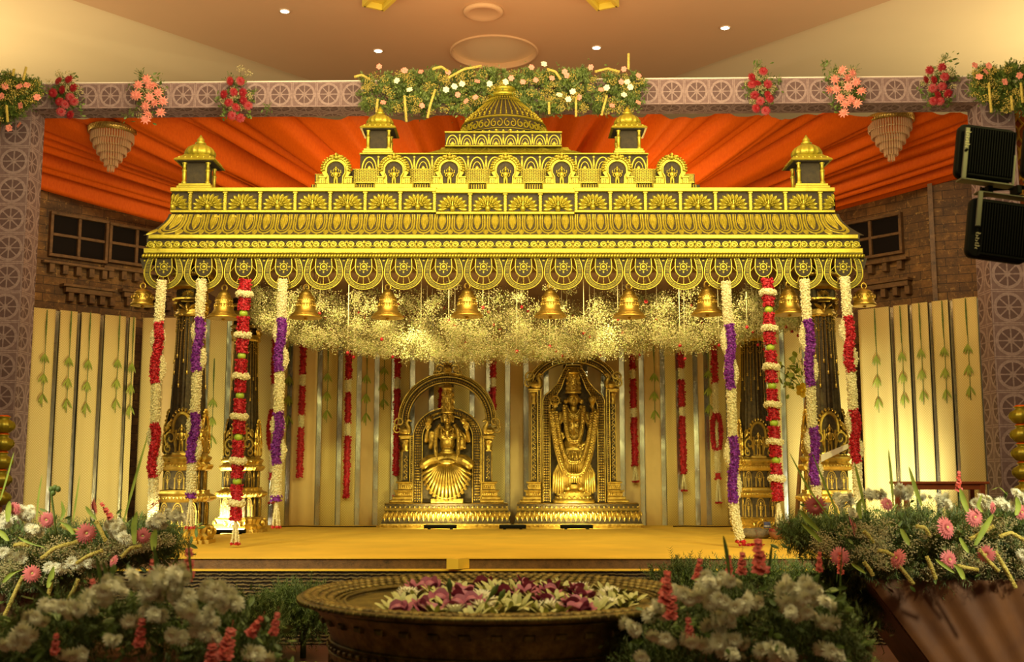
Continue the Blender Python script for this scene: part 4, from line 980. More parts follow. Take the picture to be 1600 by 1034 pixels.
def garland(name, pts, segs, d, label, group, r=.036, sp=.0115, tassel=None, top=None, fine=1):
    """pts: [(px,py)] centre line, segs [(kind,y0,y1)]"""
    ys = [p[1] for p in pts]; xs = [p[0] for p in pts]
    def at(y): return np.array(P(np.interp(y, ys, xs), y, d))
    o = empty(name, tuple(at(ys[0])), label, 'garland', group)
    if top is not None: a = at(ys[0]); part('string', tube([a, (a[0], a[1], top)], .003, 5), M['string'], o)
    for kind, y0, y1 in segs:
        path = np.array([at(y) for y in np.linspace(y0, y1, 14)]); dz = abs(path[0][2] - path[-1][2])
        if kind in 'wrp': part(SEGN[kind], budtube(path, r * (.92 if kind == 'w' else 1), .0085 * fine if kind == 'w' else .0125 * fine, sp * fine if kind == 'w' else sp * 1.35 * fine, flat=.7 if kind == 'w' else .35), M[GM[kind]], o)
        elif kind in 'RP':
            k2 = kind.lower(); t = np.linspace(0, 1, 22); base = np.array([at(y0 + (y1 - y0) * u) for u in t]); sg = 1
            A = base.copy(); A[:, 0] += .014 * np.sin(2 * PI * t); A[:, 1] -= .012
            B = base.copy(); B[:, 0] -= .042 * np.sin(2 * PI * t); B[:, 1] += .014
            C = base.copy(); C[:, 0] += .030 * np.sin(2 * PI * t); C[:, 1] += .02
            part(SEGN[k2], budtube(A, r * .86, .0125, sp * 1.3, flat=.35), M[GM[k2]], o)
            part('jasmine_loop', J(budtube(B[1:-1], r * .66, .0085, sp), budtube(C[2:-2], r * .55, .0085, sp)), M['jasmine'], o)
        elif kind == 'o':    # ring of white
            c = path.mean(0); pts_ = [(c[0] + .046 * math.cos(a), c[1] + .046 * math.sin(a), c[2] + .006 * math.sin(a * 2)) for a in np.linspace(0, 2 * PI, 20)]
            part('jasmine_ring', budtube(pts_, .022, .0085, .0105), M['jasmine'], o)
        elif kind == 'l': c = path.mean(0); part('lime', ell(c[0], c[1] - .004, c[2], .034, .034, .032, 16, 12), M['lime'], o)
        elif kind == 'L':    # red ring loop hanging flat
            c = path.mean(0); h = dz / 2; pts_ = [(c[0] + .045 * math.cos(a), c[1], c[2] + h * math.sin(a)) for a in np.linspace(0, 2 * PI, 28)]
            part('rose_loop', budtube(pts_, .024, .012, .015, flat=.35), M['red'], o); part('jasmine_segment', budtube([c + (0, 0, h * .5), c - (0, 0, h * .9)], .02, .008, .011), M['jasmine'], o)
        elif kind == 't':    # tassel
            a, b = path[0], path[-1]; g = []
            for q in range(5):
                e = b + np.array((.03 * math.cos(q * 1.3), .03 * math.sin(q * 1.3), 0)); g.append(budtube([a, (a + e) / 2 + (e - b) * .1, e], .007, .006, .010))
            e = [b + np.array((.03 * math.cos(q * 1.3), .03 * math.sin(q * 1.3), 0)) for q in range(5)]
            t_ = part('tassel', J(g), M['jasmine'], o); part('tassel_tip', scatter(OCT.s_(1, 1, .8), np.array(e), .02), M['red'], t_)
    return o
def limes(tops, rings_, lims, end):
    """red / ring / lime pattern"""
    ev = sorted([(y, 'o') for y in rings_] + [(y, 'l') for y in lims]); s = []; y = tops
    for yy, k in ev:
        s.append(('r', y, yy - (4 if k == 'o' else 6))); s.append((k, yy - 5, yy + 5)); y = yy + (4 if k == 'o' else 6)
    s.append(('r', y, end)); return s
GF = 'flower garlands hung from the front of the fringe'; dG = 8.66
garland('flower_garland', [(253, 438), (248, 505), (244, 600), (240, 745), (238, 838)], [('w', 438, 505), ('R', 505, 598), ('w', 598, 662), ('R', 662, 745), ('w', 745, 812), ('t', 812, 838)], dG, 'white jasmine and red rose garland at the outer left end of the fringe', GF)
garland('flower_garland', [(315, 437), (310, 540), (307, 600), (303, 680), (299, 740), (297, 825)], [('w', 437, 497), ('P', 497, 580), ('w', 580, 645), ('P', 645, 722), ('w', 722, 770), ('p', 770, 778), ('t', 778, 824)], dG, 'white jasmine and purple orchid garland in front of the left front column', GF)
garland('flower_garland', [(383, 437), (375, 620), (367, 850)], limes(437, [460, 524, 588, 651, 720, 786], [490, 556, 618, 683, 752], 812) + [('t', 812, 849)], dG, 'red rose garland with white rings and limes, on the left side', GF, r=.040)
garland('flower_garland', [(442, 437), (438, 540), (434, 700), (431, 825)], [('w', 437, 498), ('P', 498, 580), ('w', 580, 645), ('P', 645, 725), ('w', 725, 775), ('p', 775, 782), ('t', 782, 823)], dG, 'white jasmine and purple orchid garland right of the left red and lime garland', GF)
garland('flower_garland', [(1134, 440), (1140, 540), (1145, 690), (1147, 800), (1157, 845)], [('w', 440, 507), ('P', 507, 607), ('w', 607, 682), ('P', 682, 785), ('w', 785, 840), ('t', 838, 846)], dG, 'white-purple garland left of the right red and lime garland, its end touching the carpet', GF)
garland('flower_garland', [(1199, 436), (1207, 620), (1216, 790), (1218, 825)], limes(436, [457, 513, 573, 632, 690, 747], [484, 543, 603, 661, 719], 782) + [('t', 782, 825)], dG, 'red rose garland with white rings and limes, on the right side', GF, r=.040)
garland('flower_garland', [(1257, 437), (1265, 560), (1270, 680), (1277, 800)], [('w', 437, 500), ('P', 500, 603), ('w', 603, 668), ('P', 668, 758), ('w', 758, 815), ('t', 815, 835)], dG, 'white jasmine and purple orchid garland in front of the right front column', GF)
garland('flower_garland', [(1320, 433), (1328, 560), (1337, 700), (1343, 800)], [('w', 433, 495), ('R', 495, 580), ('w', 580, 640), ('R', 640, 722), ('w', 722, 800), ('t', 800, 830)], dG, 'white jasmine and red rose garland at the outer right end of the fringe', GF)
GB = 'red and white garlands hung before the cream strips'; dB = 12.26
zt_b = zsof + .02
def bg(px, px2, segs, tas, lab, yb):
    s = []; y = 520
    for k, y1 in segs: s.append((k, y, y1)); y = y1
    if tas: s.append(('t', y, tas))
    garland('rose_garland', [(px, 520), (px2, yb)], s, dB, lab, GB, r=.033, sp=.016, top=zt_b, fine=1.15)
bg(475, 468, [('r', 585), ('w', 603), ('r', 648), ('w', 668), ('r', 745)], None, 'thin red rose garland right of the left back column, nearest to it', 745)
bg(546, 541, [('r', 592), ('w', 613), ('r', 661), ('w', 681), ('r', 777)], None, 'thin red rose garland hanging alone between the back column and the goddess arch', 777)
bg(622, 618, [('r', 590), ('w', 607), ('r', 742)], 775, 'thin red rose garland beside the left edge of the goddess arch', 775)
bg(691, 690, [('r', 548), ('w', 605), ('r', 640)], None, 'thin red rose garland seen through the goddess arch beside the crown', 645)
bg(771, 770, [('r', 590), ('w', 605), ('r', 640)], None, 'thin red rose garland behind the right shoulder of the goddess arch', 645)
bg(987, 993, [('r', 577), ('w', 592), ('r', 637), ('w', 652), ('r', 727)], 752, 'thin red rose garland just right of the standing statue arch', 752)
bg(1063, 1069, [('r', 575), ('w', 593), ('r', 636), ('w', 650), ('r', 740)], 766, 'thin red rose garland between the standing statue and the right back column', 766)
bg(1115, 1123, [('r', 568), ('r', 598), ('w', 645), ('L', 704), ('w', 738), ('r', 748)], 785, 'thin garland with a red flower loop left of the right white-purple garland', 785)
bg(430, 424, [('r', 570), ('r', 600), ('w', 640), ('L', 704), ('w', 738), ('r', 748)], 785, 'thin garland half hidden behind the innermost left white-purple garland', 785)
# ------------------------------------------------------------ baby's breath cloud under the soffit
def cloud():
    r2 = np.random.default_rng(3); C = []; S_ = []
    for k in range(1300):
        px = r2.uniform(395, 1292); d = r2.uniform(9.35, 11.35); e = min(1, (px - 380) / 120, (1310 - px) / 120)
        low = np.interp(px, [395, 470, 600, 760, 950, 1100, 1290], [505, 545, 560, 570, 560, 548, 505]) - 8
        q = r2.random() ** .5; y = 440 + (low - 440) * q
        p = P(px, y, d)
        if p.z > zsof - .03: p.z = zsof - .03 - .1 * r2.random()
        C.append(p); S_.append(.055 + .06 * r2.random())
    return np.array(C), np.array(S_)
C_, S_ = cloud(); dots = []; st_ = []
for c, s in zip(C_, S_):
    n = int(90 + 40 * rng.random()); X = rng.normal(size=(n, 3)); X /= np.linalg.norm(X, axis=1)[:, None]; X = c + X * s * rng.random((n, 1)) ** .45 * (1.25, 1, 1); dots.append(X)
    Y = X[::4]; 
    for y_ in Y[:18]: st_.append((c, y_))
def stems(pairs, w_=.0012):
    a = np.array([p[0] for p in pairs], float); b = np.array([p[1] for p in pairs], float); n = len(a)
    off = np.array((w_, 0, 0)); o2 = np.array((0, 0, w_)); V = np.stack([a - off, a + off, b + o2, a + np.array((0, w_, 0))], 1).reshape(-1, 3)
    i = np.arange(n) * 4; L = np.stack([i, i + 1, i + 2, i + 1, i + 3, i + 2], 1).ravel(); return G(V, L, np.full(2 * n, 3))
X = np.concatenate(dots); X = X[X[:, 2] < zsof - .004]
g = J(scatter(OCT, X, .0046 * (1 + .35 * rng.normal(size=len(X)).clip(-1, 1.5)), False, mats=(rng.random(len(X)) < .22).astype(int)), stems(st_).mat(1))
thing('babys_breath', g, [M['gyp'], M['gyp_stem']], "cloud of cream baby's breath hanging under the canopy roof", 'flowers', kind='stuff')
# drop strings with red buds
def drop():
    o = empty('bud_string', (0, 0, 0), 'thin white string ending in a red bud, hanging below the fringe', 'flower string', 'white strings with red buds')
    part('string', J(tube([(0, 0, 0), (0, 0, -1)], .0028, 5), scatter(OCT, np.array([(0, 0, -z) for z in np.linspace(.3, .96, 22)]), .006)), M['jasmine'], o, local=True)
    return o
GAPX = [478, 606, 730, 860, 983, 1105, 1233]; OR_ = 'first second third fourth fifth sixth seventh eighth ninth tenth eleventh twelfth thirteenth fourteenth'.split(); gcount = {}
sl = sorted((490 + (1272 - 490) * ((k * .618) % 1), 470 + 90 * ((k * .414 + .13) % 1), 9.3 + 1.9 * ((k * .271) % 1)) for k in range(78))
for k in range(78):
    px = 490 + (1272 - 490) * ((k * .618) % 1); y = 470 + 90 * ((k * .414 + .13) % 1); d = 9.3 + 1.9 * ((k * .271) % 1)
    px, y, d = sl[k]; gi = sum(px > q for q in GAPX); gcount[gi] = gcount.get(gi, -1) + 1
    slab_ = 'white red-bud string, %s from the left %s' % (OR_[gcount[gi]], 'after the %s large bell' % OR_[gi] if gi >= 1 else 'before the second large bell')
    p = P(px, y, d); ln = zsof - p.z
    r_ = empty('bud_string', (p.x, d, zsof), slab_, 'flower string', 'white strings with red buds')
    if k == 0:
        STR = mesh('string', J(tube([(0, 0, 0), (0, 0, -1)], .0028, 5), scatter(OCT.s_(1, 1, .15), np.array([(0, 0, -z) for z in np.linspace(.1, .96, 40)]), .0055, False)), [M['jasmine']])
        BUD = mesh('red_bud', J(lathe([(.004, .012), (.012, .004), (.016, -.006), (.010, -.016), (.002, -.02)], 8)), [M['red']])
    s = bpy.data.objects.new('string', STR); COL.objects.link(s); s.parent = r_; s.scale = (1, 1, ln)
    b = bpy.data.objects.new('red_bud', BUD); COL.objects.link(b); b.parent = r_; b.location = (0, 0, -ln)
# ------------------------------------------------------------ cream strip screens with mirror gaps
def screen(label, A, B, z1l, z1r, edges, z0=0.0, waves=.008, th=.02, plain=()):
    """A, B (x,y) ends, edges = list of (u0,u1) strips in fractions of the length"""
    L_ = math.hypot(B[0] - A[0], B[1] - A[1]); a = math.atan2(B[1] - A[1], B[0] - A[0])
    o = empty('strip_screen', (A[0], A[1], z0), label, 'screen', 'cream fabric strip screens', rz=a)
    zt = lambda u: z1l + (z1r - z1l) * u - z0
    V = [(0, .03, 0), (L_, .03, 0), (L_, .03, zt(1) - .01), (0, .03, zt(0) - .01), (0, .05, 0), (L_, .05, 0), (L_, .05, zt(1) - .01), (0, .05, zt(0) - .01)]
    part('mirror_backing', FG(V, [(0, 1, 2, 3), (7, 6, 5, 4), (0, 4, 5, 1), (1, 5, 6, 2), (2, 6, 7, 3), (3, 7, 4, 0)]), M['mirror'], o, local=True)
    for k, (u0, u1) in enumerate(edges):
        n = 10; xs = np.linspace(u0 * L_, u1 * L_, n); ph = rng.random() * 6; Rs = []
        for j in range(7):
            v = j / 6; y = waves * np.sin((xs - xs[0]) * 40 + ph) * (1 - .5 * v) + .006; z = np.array([zt(x / L_) for x in xs]) * v
            Rs.append(np.stack([np.concatenate([xs, xs[::-1]]), np.concatenate([y, y[::-1] + .014]), np.concatenate([z, z[::-1]])], 1))
        part('fabric_strip', rings(Rs), M['plain_cloth'] if k in plain else M['brocade'], o, local=True)
    return o, L_, a
def frac(A, B, px, py, d0=11.5):
    kx = PX(px, py, 1.0); a = math.atan2(B[1] - A[1], B[0] - A[0]); u = (kx * A[1] - A[0]) / (math.cos(a) - kx * math.sin(a)); return u / math.hypot(B[0] - A[0], B[1] - A[1]), A[1] + u * math.sin(a)
dl0, dl1 = 11.35, 12.28
AL, BL = (PX(54, 480, dl0), dl0), (PX(213, 496, dl1), dl1)
ed = [(54, 88), (96, 122), (129, 158), (166, 198), (205, 214)]
eL = [(frac(AL, BL, a, 485)[0], frac(AL, BL, b, 485)[0]) for a, b in ed]; eL[0] = (0, eL[0][1]); eL[-1] = (eL[-1][0], 1)
sL = screen('cream brocade strip screen beside the arch pillar and the small outer left bell', AL, BL, PZ(480, dl0), PZ(496, dl1), eL)
dr0, dr1 = 12.28, 11.2
AR, BR_ = (PX(1340, 484, dr0), dr0), (PX(1524, 463, dr1), dr1)
ed = [(1340, 1387), (1395, 1417), (1424, 1448), (1455, 1480), (1488, 1524)]
eR = [(frac(AR, BR_, a, 475)[0], frac(AR, BR_, b, 475)[0]) for a, b in ed]; eR[0] = (0, eR[0][1]); eR[-1] = (eR[-1][0], 1)
sR = screen('cream brocade strip screen behind the red-brown bench', AR, BR_, PZ(484, dr0), PZ(463, dr1), eR)
AC, BC = (PX(214, 700, 12.36), 12.36), (PX(1341, 700, 12.36), 12.36); wpx = 1341 - 214
gaps = [244, 281, 317, 352, 393, 425, 450, 497, 529, 559, 587, 614, 643, 673, 704, 737, 763, 793, 822, 854, 885, 915, 944, 973, 1004, 1037, 1062, 1089, 1106, 1140, 1172, 1200, 1227, 1262, 1300]
e = []; u = 214
for gpx in gaps: e.append(((u - 214) / wpx, (gpx - 4 - 214) / wpx)); u = gpx + 4
e.append(((u - 214) / wpx, 1)); r3 = random.Random(4)
sC = screen('wide cream strip screen behind the two statues', AC, BC, PZ(495, 12.3), PZ(495, 12.3), e, STZ, .006, plain=[k for k in range(len(e)) if k % 3 == 1 or 17 < k < 26])
# ------------------------------------------------------------ strings of mango leaves pinned on the strips
def leafstring(kind):
    """hanging from z=0, 1.0 m long; three leaf clusters low on the string"""
    o = empty('leaf_string', (0, 0, 0), 'x', 'leaf string', 'strings of green mango leaves')
    part('string', J(tube([(0, 0, 0), (.004, 0, -.5), (0, 0, -.98)], .004, 5), stroke([(0, 0), (.0, -.18), (.002, -.36)], [.012, .02, .006], .006).t(0, -.003, 0)), M['leaf_green'], o, local=True)
    for z in (-.50, -.70, -.90):
        g = []
        for a in (-2.6, -2.95, PI, 2.7): g.append(leaf(0, z + .06, a + .1 * rng.normal(), .10 + .02 * rng.random(), .022, .006))
        part('leaf_cluster', J(g).t(0, -.006, 0), M['leaf_light'], o, local=True)
    return o
l0 = leafstring(0); first = True
def hang(px, py, scr, y_top, y_bot, lab):
    global first
    A = scr[0].location; a = scr[2]; kx = PX(px, py, 1.0); u = (kx * A.y - A.x) / (math.cos(a) - kx * math.sin(a)); yy = A.y + u * math.sin(a)
    x = A.x + u * math.cos(a); o = l0 if first else dup(l0); first = False
    n_ = Vector((math.sin(a), -math.cos(a), 0)) * .012; z1 = PZ(y_top, yy); z0 = PZ(y_bot, yy); s = (z1 - z0) / .98
    o.location = (x + n_.x, yy + n_.y, z1); o.rotation_euler = (0, 0, a); o.scale = (1, 1, s); o['label'] = lab
ordl = ['outermost', 'second from the arch pillar', 'middle', 'fourth from the arch pillar', 'innermost']
for k, (px, y0, y1) in enumerate(((72, 484, 636), (110, 486, 645), (140, 488, 652), (186, 492, 645), (214 - 6, 495, 655))): hang(px, 500, sL, y0, y1, 'green mango-leaf string on the left cream screen, ' + ordl[k])
for k, (px, y0, y1) in enumerate(((1515 - 4, 466, 625), (1474, 470, 630), (1438, 474, 632), (1408, 478, 638), (1368, 482, 645))): hang(px, 500, sR, y0, y1, 'green mango-leaf string on the right cream screen, ' + ordl[k])
for px, y0, y1, lab in ((452, 520, 670, 'green mango-leaf string beside the innermost left purple garland'), (512, 520, 660, 'faint mango-leaf string between the two lone thin red garlands'), (573, 520, 665, 'mango-leaf string on the cream strip left of the goddess arch'), (600, 520, 640, 'mango-leaf string close to the goddess arch, on the stained strip'), (1022, 520, 660, 'mango-leaf string between the two thin red garlands right of the standing statue'), (1107, 520, 650, 'mango-leaf string beside the garland with the red loop'), (334, 560, 700, 'mango-leaf string on the strip between the two left columns')): hang(px, 600, sC, y0, y1, lab)
# ------------------------------------------------------------ statues (relief units: 1 = .00703 m, x right, z up, front towards -y)
U_ = .00703 * 1.0
SB = [M['statue'], M['brass_dark']]
def sculpt(name, gs, parent, voxel=.0045, smooth=6):
    """fuse closed pieces into one continuous surface"""
    me = mesh(name, J(gs), SB[0]); o = bpy.data.objects.new(name, me); COL.objects.link(o)
    md = o.modifiers.new('r', 'REMESH'); md.mode = 'VOXEL'; md.voxel_size = voxel
    s2 = o.modifiers.new('s', 'CORRECTIVE_SMOOTH' if False else 'SMOOTH'); s2.factor = .5; s2.iterations = smooth
    dg = bpy.context.evaluated_depsgraph_get(); m2 = bpy.data.meshes.new_from_object(o.evaluated_get(dg)); o.modifiers.clear(); o.data = m2
    m2.polygons.foreach_set('use_smooth', [True] * len(m2.polygons)); m2.name = name
    o.parent = parent; return o
def S(g): return g.s_(U_)
def beadline(pts, r, sp, h=0):
    p = np.asarray(pts, float); seg = np.linalg.norm(np.diff(p, axis=0), axis=1); cum = np.concatenate(([0], np.cumsum(seg))); s = np.arange(0, cum[-1], sp)
    X = np.stack([np.interp(s, cum, p[:, 0]), np.full(len(s), h), np.interp(s, cum, p[:, 1])], 1); return scatter(ell(0, 0, 0, 1, 1, 1, 6, 4), X, r, False)
def pedestal(o, u0, u1):
    c = (u0 + u1) / 2; hw = (u1 - u0) / 2
    pf = [(0, 1.03, -24), (4, 1.04, -25), (6, 1.02, -24), (9, 1.01, -22), (17, .985, -19), (24, .965, -16), (26, .985, -18), (29, .97, -16), (33, .97, -16), (36, .975, -17), (37, .96, -15)]
    V = []; 
    for z, s, y in pf: V += [(c - hw * s, y, z), (c + hw * s, y, z), (c + hw * s, 34, z), (c - hw * s, 34, z)]
    n = len(pf); g = [FG(V, [(k * 4 + i, k * 4 + (i + 1) % 4, (k + 1) * 4 + (i + 1) % 4, (k + 1) * 4 + i) for k in range(n - 1) for i in range(4)] + [(4 * n - 4, 4 * n - 3, 4 * n - 2, 4 * n - 1)])]
    g[0].M[:] = [1 if k in (2, 3, 4, 7, 8) else 0 for k in range(n - 1) for i in range(4)] + [0]
    m = 26
    for k in range(m):
        x = c - hw + (k + .5) * 2 * hw / m; w_ = 2 * hw / m
        g.append(leaf(x, 7, 0, 17, w_ * 1.0, 2).t(0, -19.5, 0)); g.append(leaf(x, 8, 0, 12, w_ * .6, 3).t(0, -20, 0)); g.append(leaf(x + w_ / 2, 16, 0, 9, w_ * .7, 2).t(0, -18.5, 0))
        g.append(ell(x, -16.5, 31, w_ * .28, 1.6, 1.5, 6, 4)); g.append(ell(x + w_ / 2, -24, 3, w_ * .3, 1.5, 1.2, 6, 4))
    part('pedestal', S(J(g)), SB, o, local=True)
def frame_side(s, x_in, x_out, z0, z1, c=0, foot=22):
    """stepped pillar of the arch frame"""
    g = []; f = lambda a, b, za, zb, y=-8: g.append(bbox(min(c + s * a, c + s * b), max(c + s * a, c + s * b), y, 6, za, zb, 1.2))
    f(x_in, x_out + foot, z0, z0 + 5, -12); f(x_in, x_out + foot * .75, z0 + 5, z0 + 10, -11); f(x_in, x_out + foot * .5, z0 + 10, z0 + 17, -10); f(x_in, x_out + foot * .62, z0 + 17, z0 + 20, -11); f(x_in, x_out + foot * .3, z0 + 20, z0 + 30, -9); f(x_in, x_out + foot * .45, z0 + 30, z0 + 33, -10)
    f(x_in, x_in + 5, z0 + 30, z1, -9); g[-1] = g[-1].mat(1); f(x_in - .3, x_in + .8, z0 + 30, z1, -10); f(x_in + 4.4, x_in + 5.4, z0 + 30, z1, -10); f(x_in + 6.5, x_out, z0 + 33, z1 - 24, -6); g[-1] = g[-1].mat(1); f(x_out - 1.4, x_out + .3, z0 + 33, z1 - 24, -7)
    f(x_in + 5, x_out + 3, z1 - 6, z1, -10); f(x_in, x_out + 5, z1 - 3, z1, -11)
    xm = c + s * (x_in + 6.5 + x_out) / 2; r_ = (x_out - x_in - 6.5) / 2
    g.append(lathe([(r_, 0), (r_ * 1.15, 2), (r_ * .8, 4), (r_ * 1.1, 9), (r_ * .8, 13), (r_ * 1.2, 15), (r_ * 1.2, 17), (r_ * .8, 19)], 14).s_(1, .8, 1).t(xm, -3, z1 - 25))
    for k in range(int((z1 - z0 - 36) / 3.2)): g.append(blob(c + s * (x_in + 2.5), z0 + 35 + k * 3.2, 1.1, 1.1, 1.5, 6).t(0, -9, 0))
    for k in range(int((z1 - z0 - 60) / 9)): g.append(stroke([(xm + s * 2.0 * math.sin(t), z0 + 36 + k * 9 + t * 9 / (2 * PI)) for t in np.linspace(0, 2 * PI, 9)], 1.3, 1.6).t(0, -6, 0)); g.append(blob(xm - s * 2, z0 + 39 + k * 9, 1.6, None, 2, 6).t(0, -6, 0))
    for k in range(7): g.append(leaf(c + s * (x_in + 3 + k * 3.2), z0 + 11, 0, 5.5, 3, 1.2).t(0, -10, 0)); g.append(leaf(c + s * (x_in + 2 + k * 3), z0 + 21, 0, 7, 3, 1.4).t(0, -9, 0))
    return g
def makara(cx, cz, s, k=1.0):
    g = [stroke([(cx + s * x * k, cz + z * k) for x, z in spiral(6, 5, 9, 1.5, -PI / 2, 1.4, 18)], 3.4 * k, 4), stroke([(cx + s * x * k, cz + z * k) for x, z in spiral(9, -6, 7, 1.5, PI / 2, -1.3, 16)], 3 * k, 4),
         limb([(cx - s * 8 * k, -3, cz - 10 * k), (cx - s * 9 * k, -4, cz - 3 * k), (cx - s * 5 * k, -5, cz + 4 * k), (cx - s * 8 * k, -5, cz + 9 * k), (cx - s * 12 * k, -5, cz + 7 * k)], [5 * k, 4 * k, 3 * k, 2.5 * k, 1.5 * k], 8),
         ell(cx - s * 2 * k, -3, cz - 9 * k, 9 * k, 5, 6 * k, 10, 6), leaf(cx + s * 4 * k, cz - 12 * k, -s * .5, 14 * k, 5 * k, 4), leaf(cx + s * 2 * k, cz - 13 * k, -s * 1.2, 13 * k, 4 * k, 4)]
    return [J(g).t(0, -4, 0)]
def kirtimukha(cx, cz, k=1.0):
    g = [ell(cx, -6, cz, 7 * k, 6, 6 * k, 12, 8), leaf(cx, cz + 4 * k, 0, 9 * k, 6 * k, 6), leaf(cx, cz + 3 * k, .7, 11 * k, 5 * k, 6), leaf(cx, cz + 3 * k, -.7, 11 * k, 5 * k, 6)]
    for s in (-1, 1):
        g += [ell(cx + s * 3 * k, -11, cz + 2 * k, 1.8 * k, 2, 1.8 * k, 8, 6), stroke([(cx + s * x * k, cz + z * k) for x, z in spiral(11, 1, 6.5, 1.2, PI * .9, -1.3, 16)], 3 * k, 6), stroke([(cx + s * x * k, cz + z * k) for x, z in spiral(16, -4, 5, 1, PI * .7, 1.2, 14)], 2.6 * k, 5), leaf(cx + s * 6 * k, cz - 3 * k, s * 2.2, 12 * k, 5 * k, 6)]
    g.append(stroke([(cx - 4 * k, cz - 3.5 * k), (cx, cz - 4.5 * k), (cx + 4 * k, cz - 3.5 * k)], 1.6 * k, 13))
    return g
def archring(cx, cz, rx, rz, a0, a1, w_out, o_):
    g = []
    def ell_arc(d, n=50): return [(cx + (rx - d) * math.cos(a), cz + (rz - d) * math.sin(a)) for a in np.linspace(a0, a1, n)]
    out, inn = ell_arc(0), ell_arc(w_out); g.append(ringplate(out, inn, -4, 8, 1))
    g += [stroke(ell_arc(1.2), 2.6, 4).t(0, -4, 0), stroke(ell_arc(w_out * .42), 2.2, 3.4).t(0, -4, 0), stroke(ell_arc(w_out - 1.2), 2.6, 4).t(0, -4, 0)]
    g.append(beadline(ell_arc(w_out * .22, 120), 1.25, 2.9, -6)); g.append(beadline(ell_arc(w_out * .70, 120), 1.6, 3.6, -5))
    return g
def hand(x, z, s, up=True, k=1.0, open_=True):
    """palm with five fingers; up: fingers point up"""
    d = 1 if up else -1; g = [ell(x, -19, z, 3.4 * k, 1.8, 4.0 * k, 10, 8)]
    for q, (dx, ln) in enumerate(((-2.5, 4.6), (-.9, 5.6), (.8, 5.3), (2.4, 4.2))):
        g.append(limb([(x + dx * k, -19, z + d * 2.6 * k), (x + dx * 1.15 * k, -20, z + d * (2.6 + ln * .55) * k), (x + dx * 1.2 * k, -19.2 - (0 if open_ else 2), z + d * (2.6 + ln) * k)], [1.0 * k, .9 * k, .75 * k], 6))
    g.append(limb([(x - s * 2.8 * k, -19, z - d * .6 * k), (x - s * 4.6 * k, -20, z + d * 1.6 * k), (x - s * 4.9 * k, -20, z + d * 3.4 * k)], [1.15 * k, 1.0 * k, .8 * k], 6))
    return g
def head(cx, cz, r_, y=-14):
    k = r_ / 8.5
    g = [ell(cx, y, cz, 8.0 * k, 8 * k, 10 * k, 20, 14), ell(cx, y - 2, cz - 5 * k, 5.6 * k, 5.5 * k, 5 * k, 14, 10), limb([(cx, y - 8 * k, cz + 2 * k), (cx, y - 9.3 * k, cz - 1.6 * k)], [1.0 * k, 1.35 * k], 8),
         ell(cx - 1.0 * k, y - 8.3 * k, cz - 2 * k, .9 * k, .9 * k, .8 * k, 8, 6), ell(cx + 1.0 * k, y - 8.3 * k, cz - 2 * k, .9 * k, .9 * k, .8 * k, 8, 6),
         ell(cx, y - 7.7 * k, cz - 4.2 * k, 2.3 * k, .9 * k, .62 * k, 10, 6), ell(cx, y - 7.5 * k, cz - 5.3 * k, 1.8 * k, 1.0 * k, .75 * k, 10, 6), ell(cx, y - 6.6 * k, cz - 7.8 * k, 2.2 * k, 1.6 * k, 1.5 * k, 10, 6)]
    for s in (-1, 1):
        g += [ell(cx + s * 3.1 * k, y - 7.2 * k, cz + 1.1 * k, 1.9 * k, .9 * k, .95 * k, 10, 6), limb([(cx + s * 1.3 * k, y - 7.9 * k, cz + 3.2 * k), (cx + s * 3.2 * k, y - 7.6 * k, cz + 4.2 * k), (cx + s * 5.4 * k, y - 6.4 * k, cz + 3.2 * k)], [.5 * k, .6 * k, .45 * k], 6),
              ell(cx + s * 8.2 * k, y, cz - .5 * k, 1.4 * k, 2 * k, 3.4 * k, 8, 6)]
    return g
def crown(cx, z0, w0, w1, h, y=-13):
    """tall cylindrical crown with bands"""
    g = [lathe([(w0 * 1.12, 0), (w0 * 1.15, 2), (w0 * 1.02, 4), (w0, 6), ((w0 + w1) / 2, h * .5), (w1 * 1.05, h * .78), (w1 * 1.25, h * .80), (w1 * 1.2, h * .84), (w1 * .8, h * .86), (w1 * .85, h * .91), (w1 * .5, h * .94), (w1 * .55, h * .965), (w1 * .2, h)], 28)]
    for zf in (.10, .30, .52, .70):
        rr = (w0 + (w1 - w0) * zf) * 1.02; g.append(tube([(rr * math.cos(a), rr * math.sin(a), h * zf) for a in np.linspace(0, 2 * PI, 24, endpoint=False)], .7, 5, True))
    for k in range(14):
        a = 2 * PI * k / 14 + .2
        for zf in (.13, .34, .55): rr = (w0 + (w1 - w0) * zf) * .98; g.append(leaf(0, 0, 0, h * .14, 3, 1.2).t(0, -rr, h * zf).r('Z', a))
    g.append(J(leaf(0, 0, 0, h * .30, 6, 2), leaf(0, h * .06, 0, h * .18, 3, 3.4), blob(0, h * .1, 1.6, None, 4)).t(0, -w0 * 1.0, h * .06))
    return J(g).t(cx, y, z0)
# ---- seated goddess
o1 = empty('deity_statue', (PX(698, 822, 12.0), 11.98, STZ), 'brass seated goddess statue under a round scrolled arch, on a lotus-petal pedestal', 'statue', 'brass deity statues at the back of the stage')
pedestal(o1, -97, 97)
for s in (-1, 1): part('arch_pillar', S(J(frame_side(s, 52, 70, 37, 141, 0, 18))), SB, o1, local=True)
g = archring(0, 163, 77, 76, -.06, PI + .06, 17, o1) + makara(-68, 156, -1, 1.0) + makara(68, 156, 1, 1.0)
part('arch', S(J(g)), SB, o1, local=True); part('arch_crest', S(J(kirtimukha(0, 243, 1.15))).t(0, -.01, 0), SB, o1, local=True)
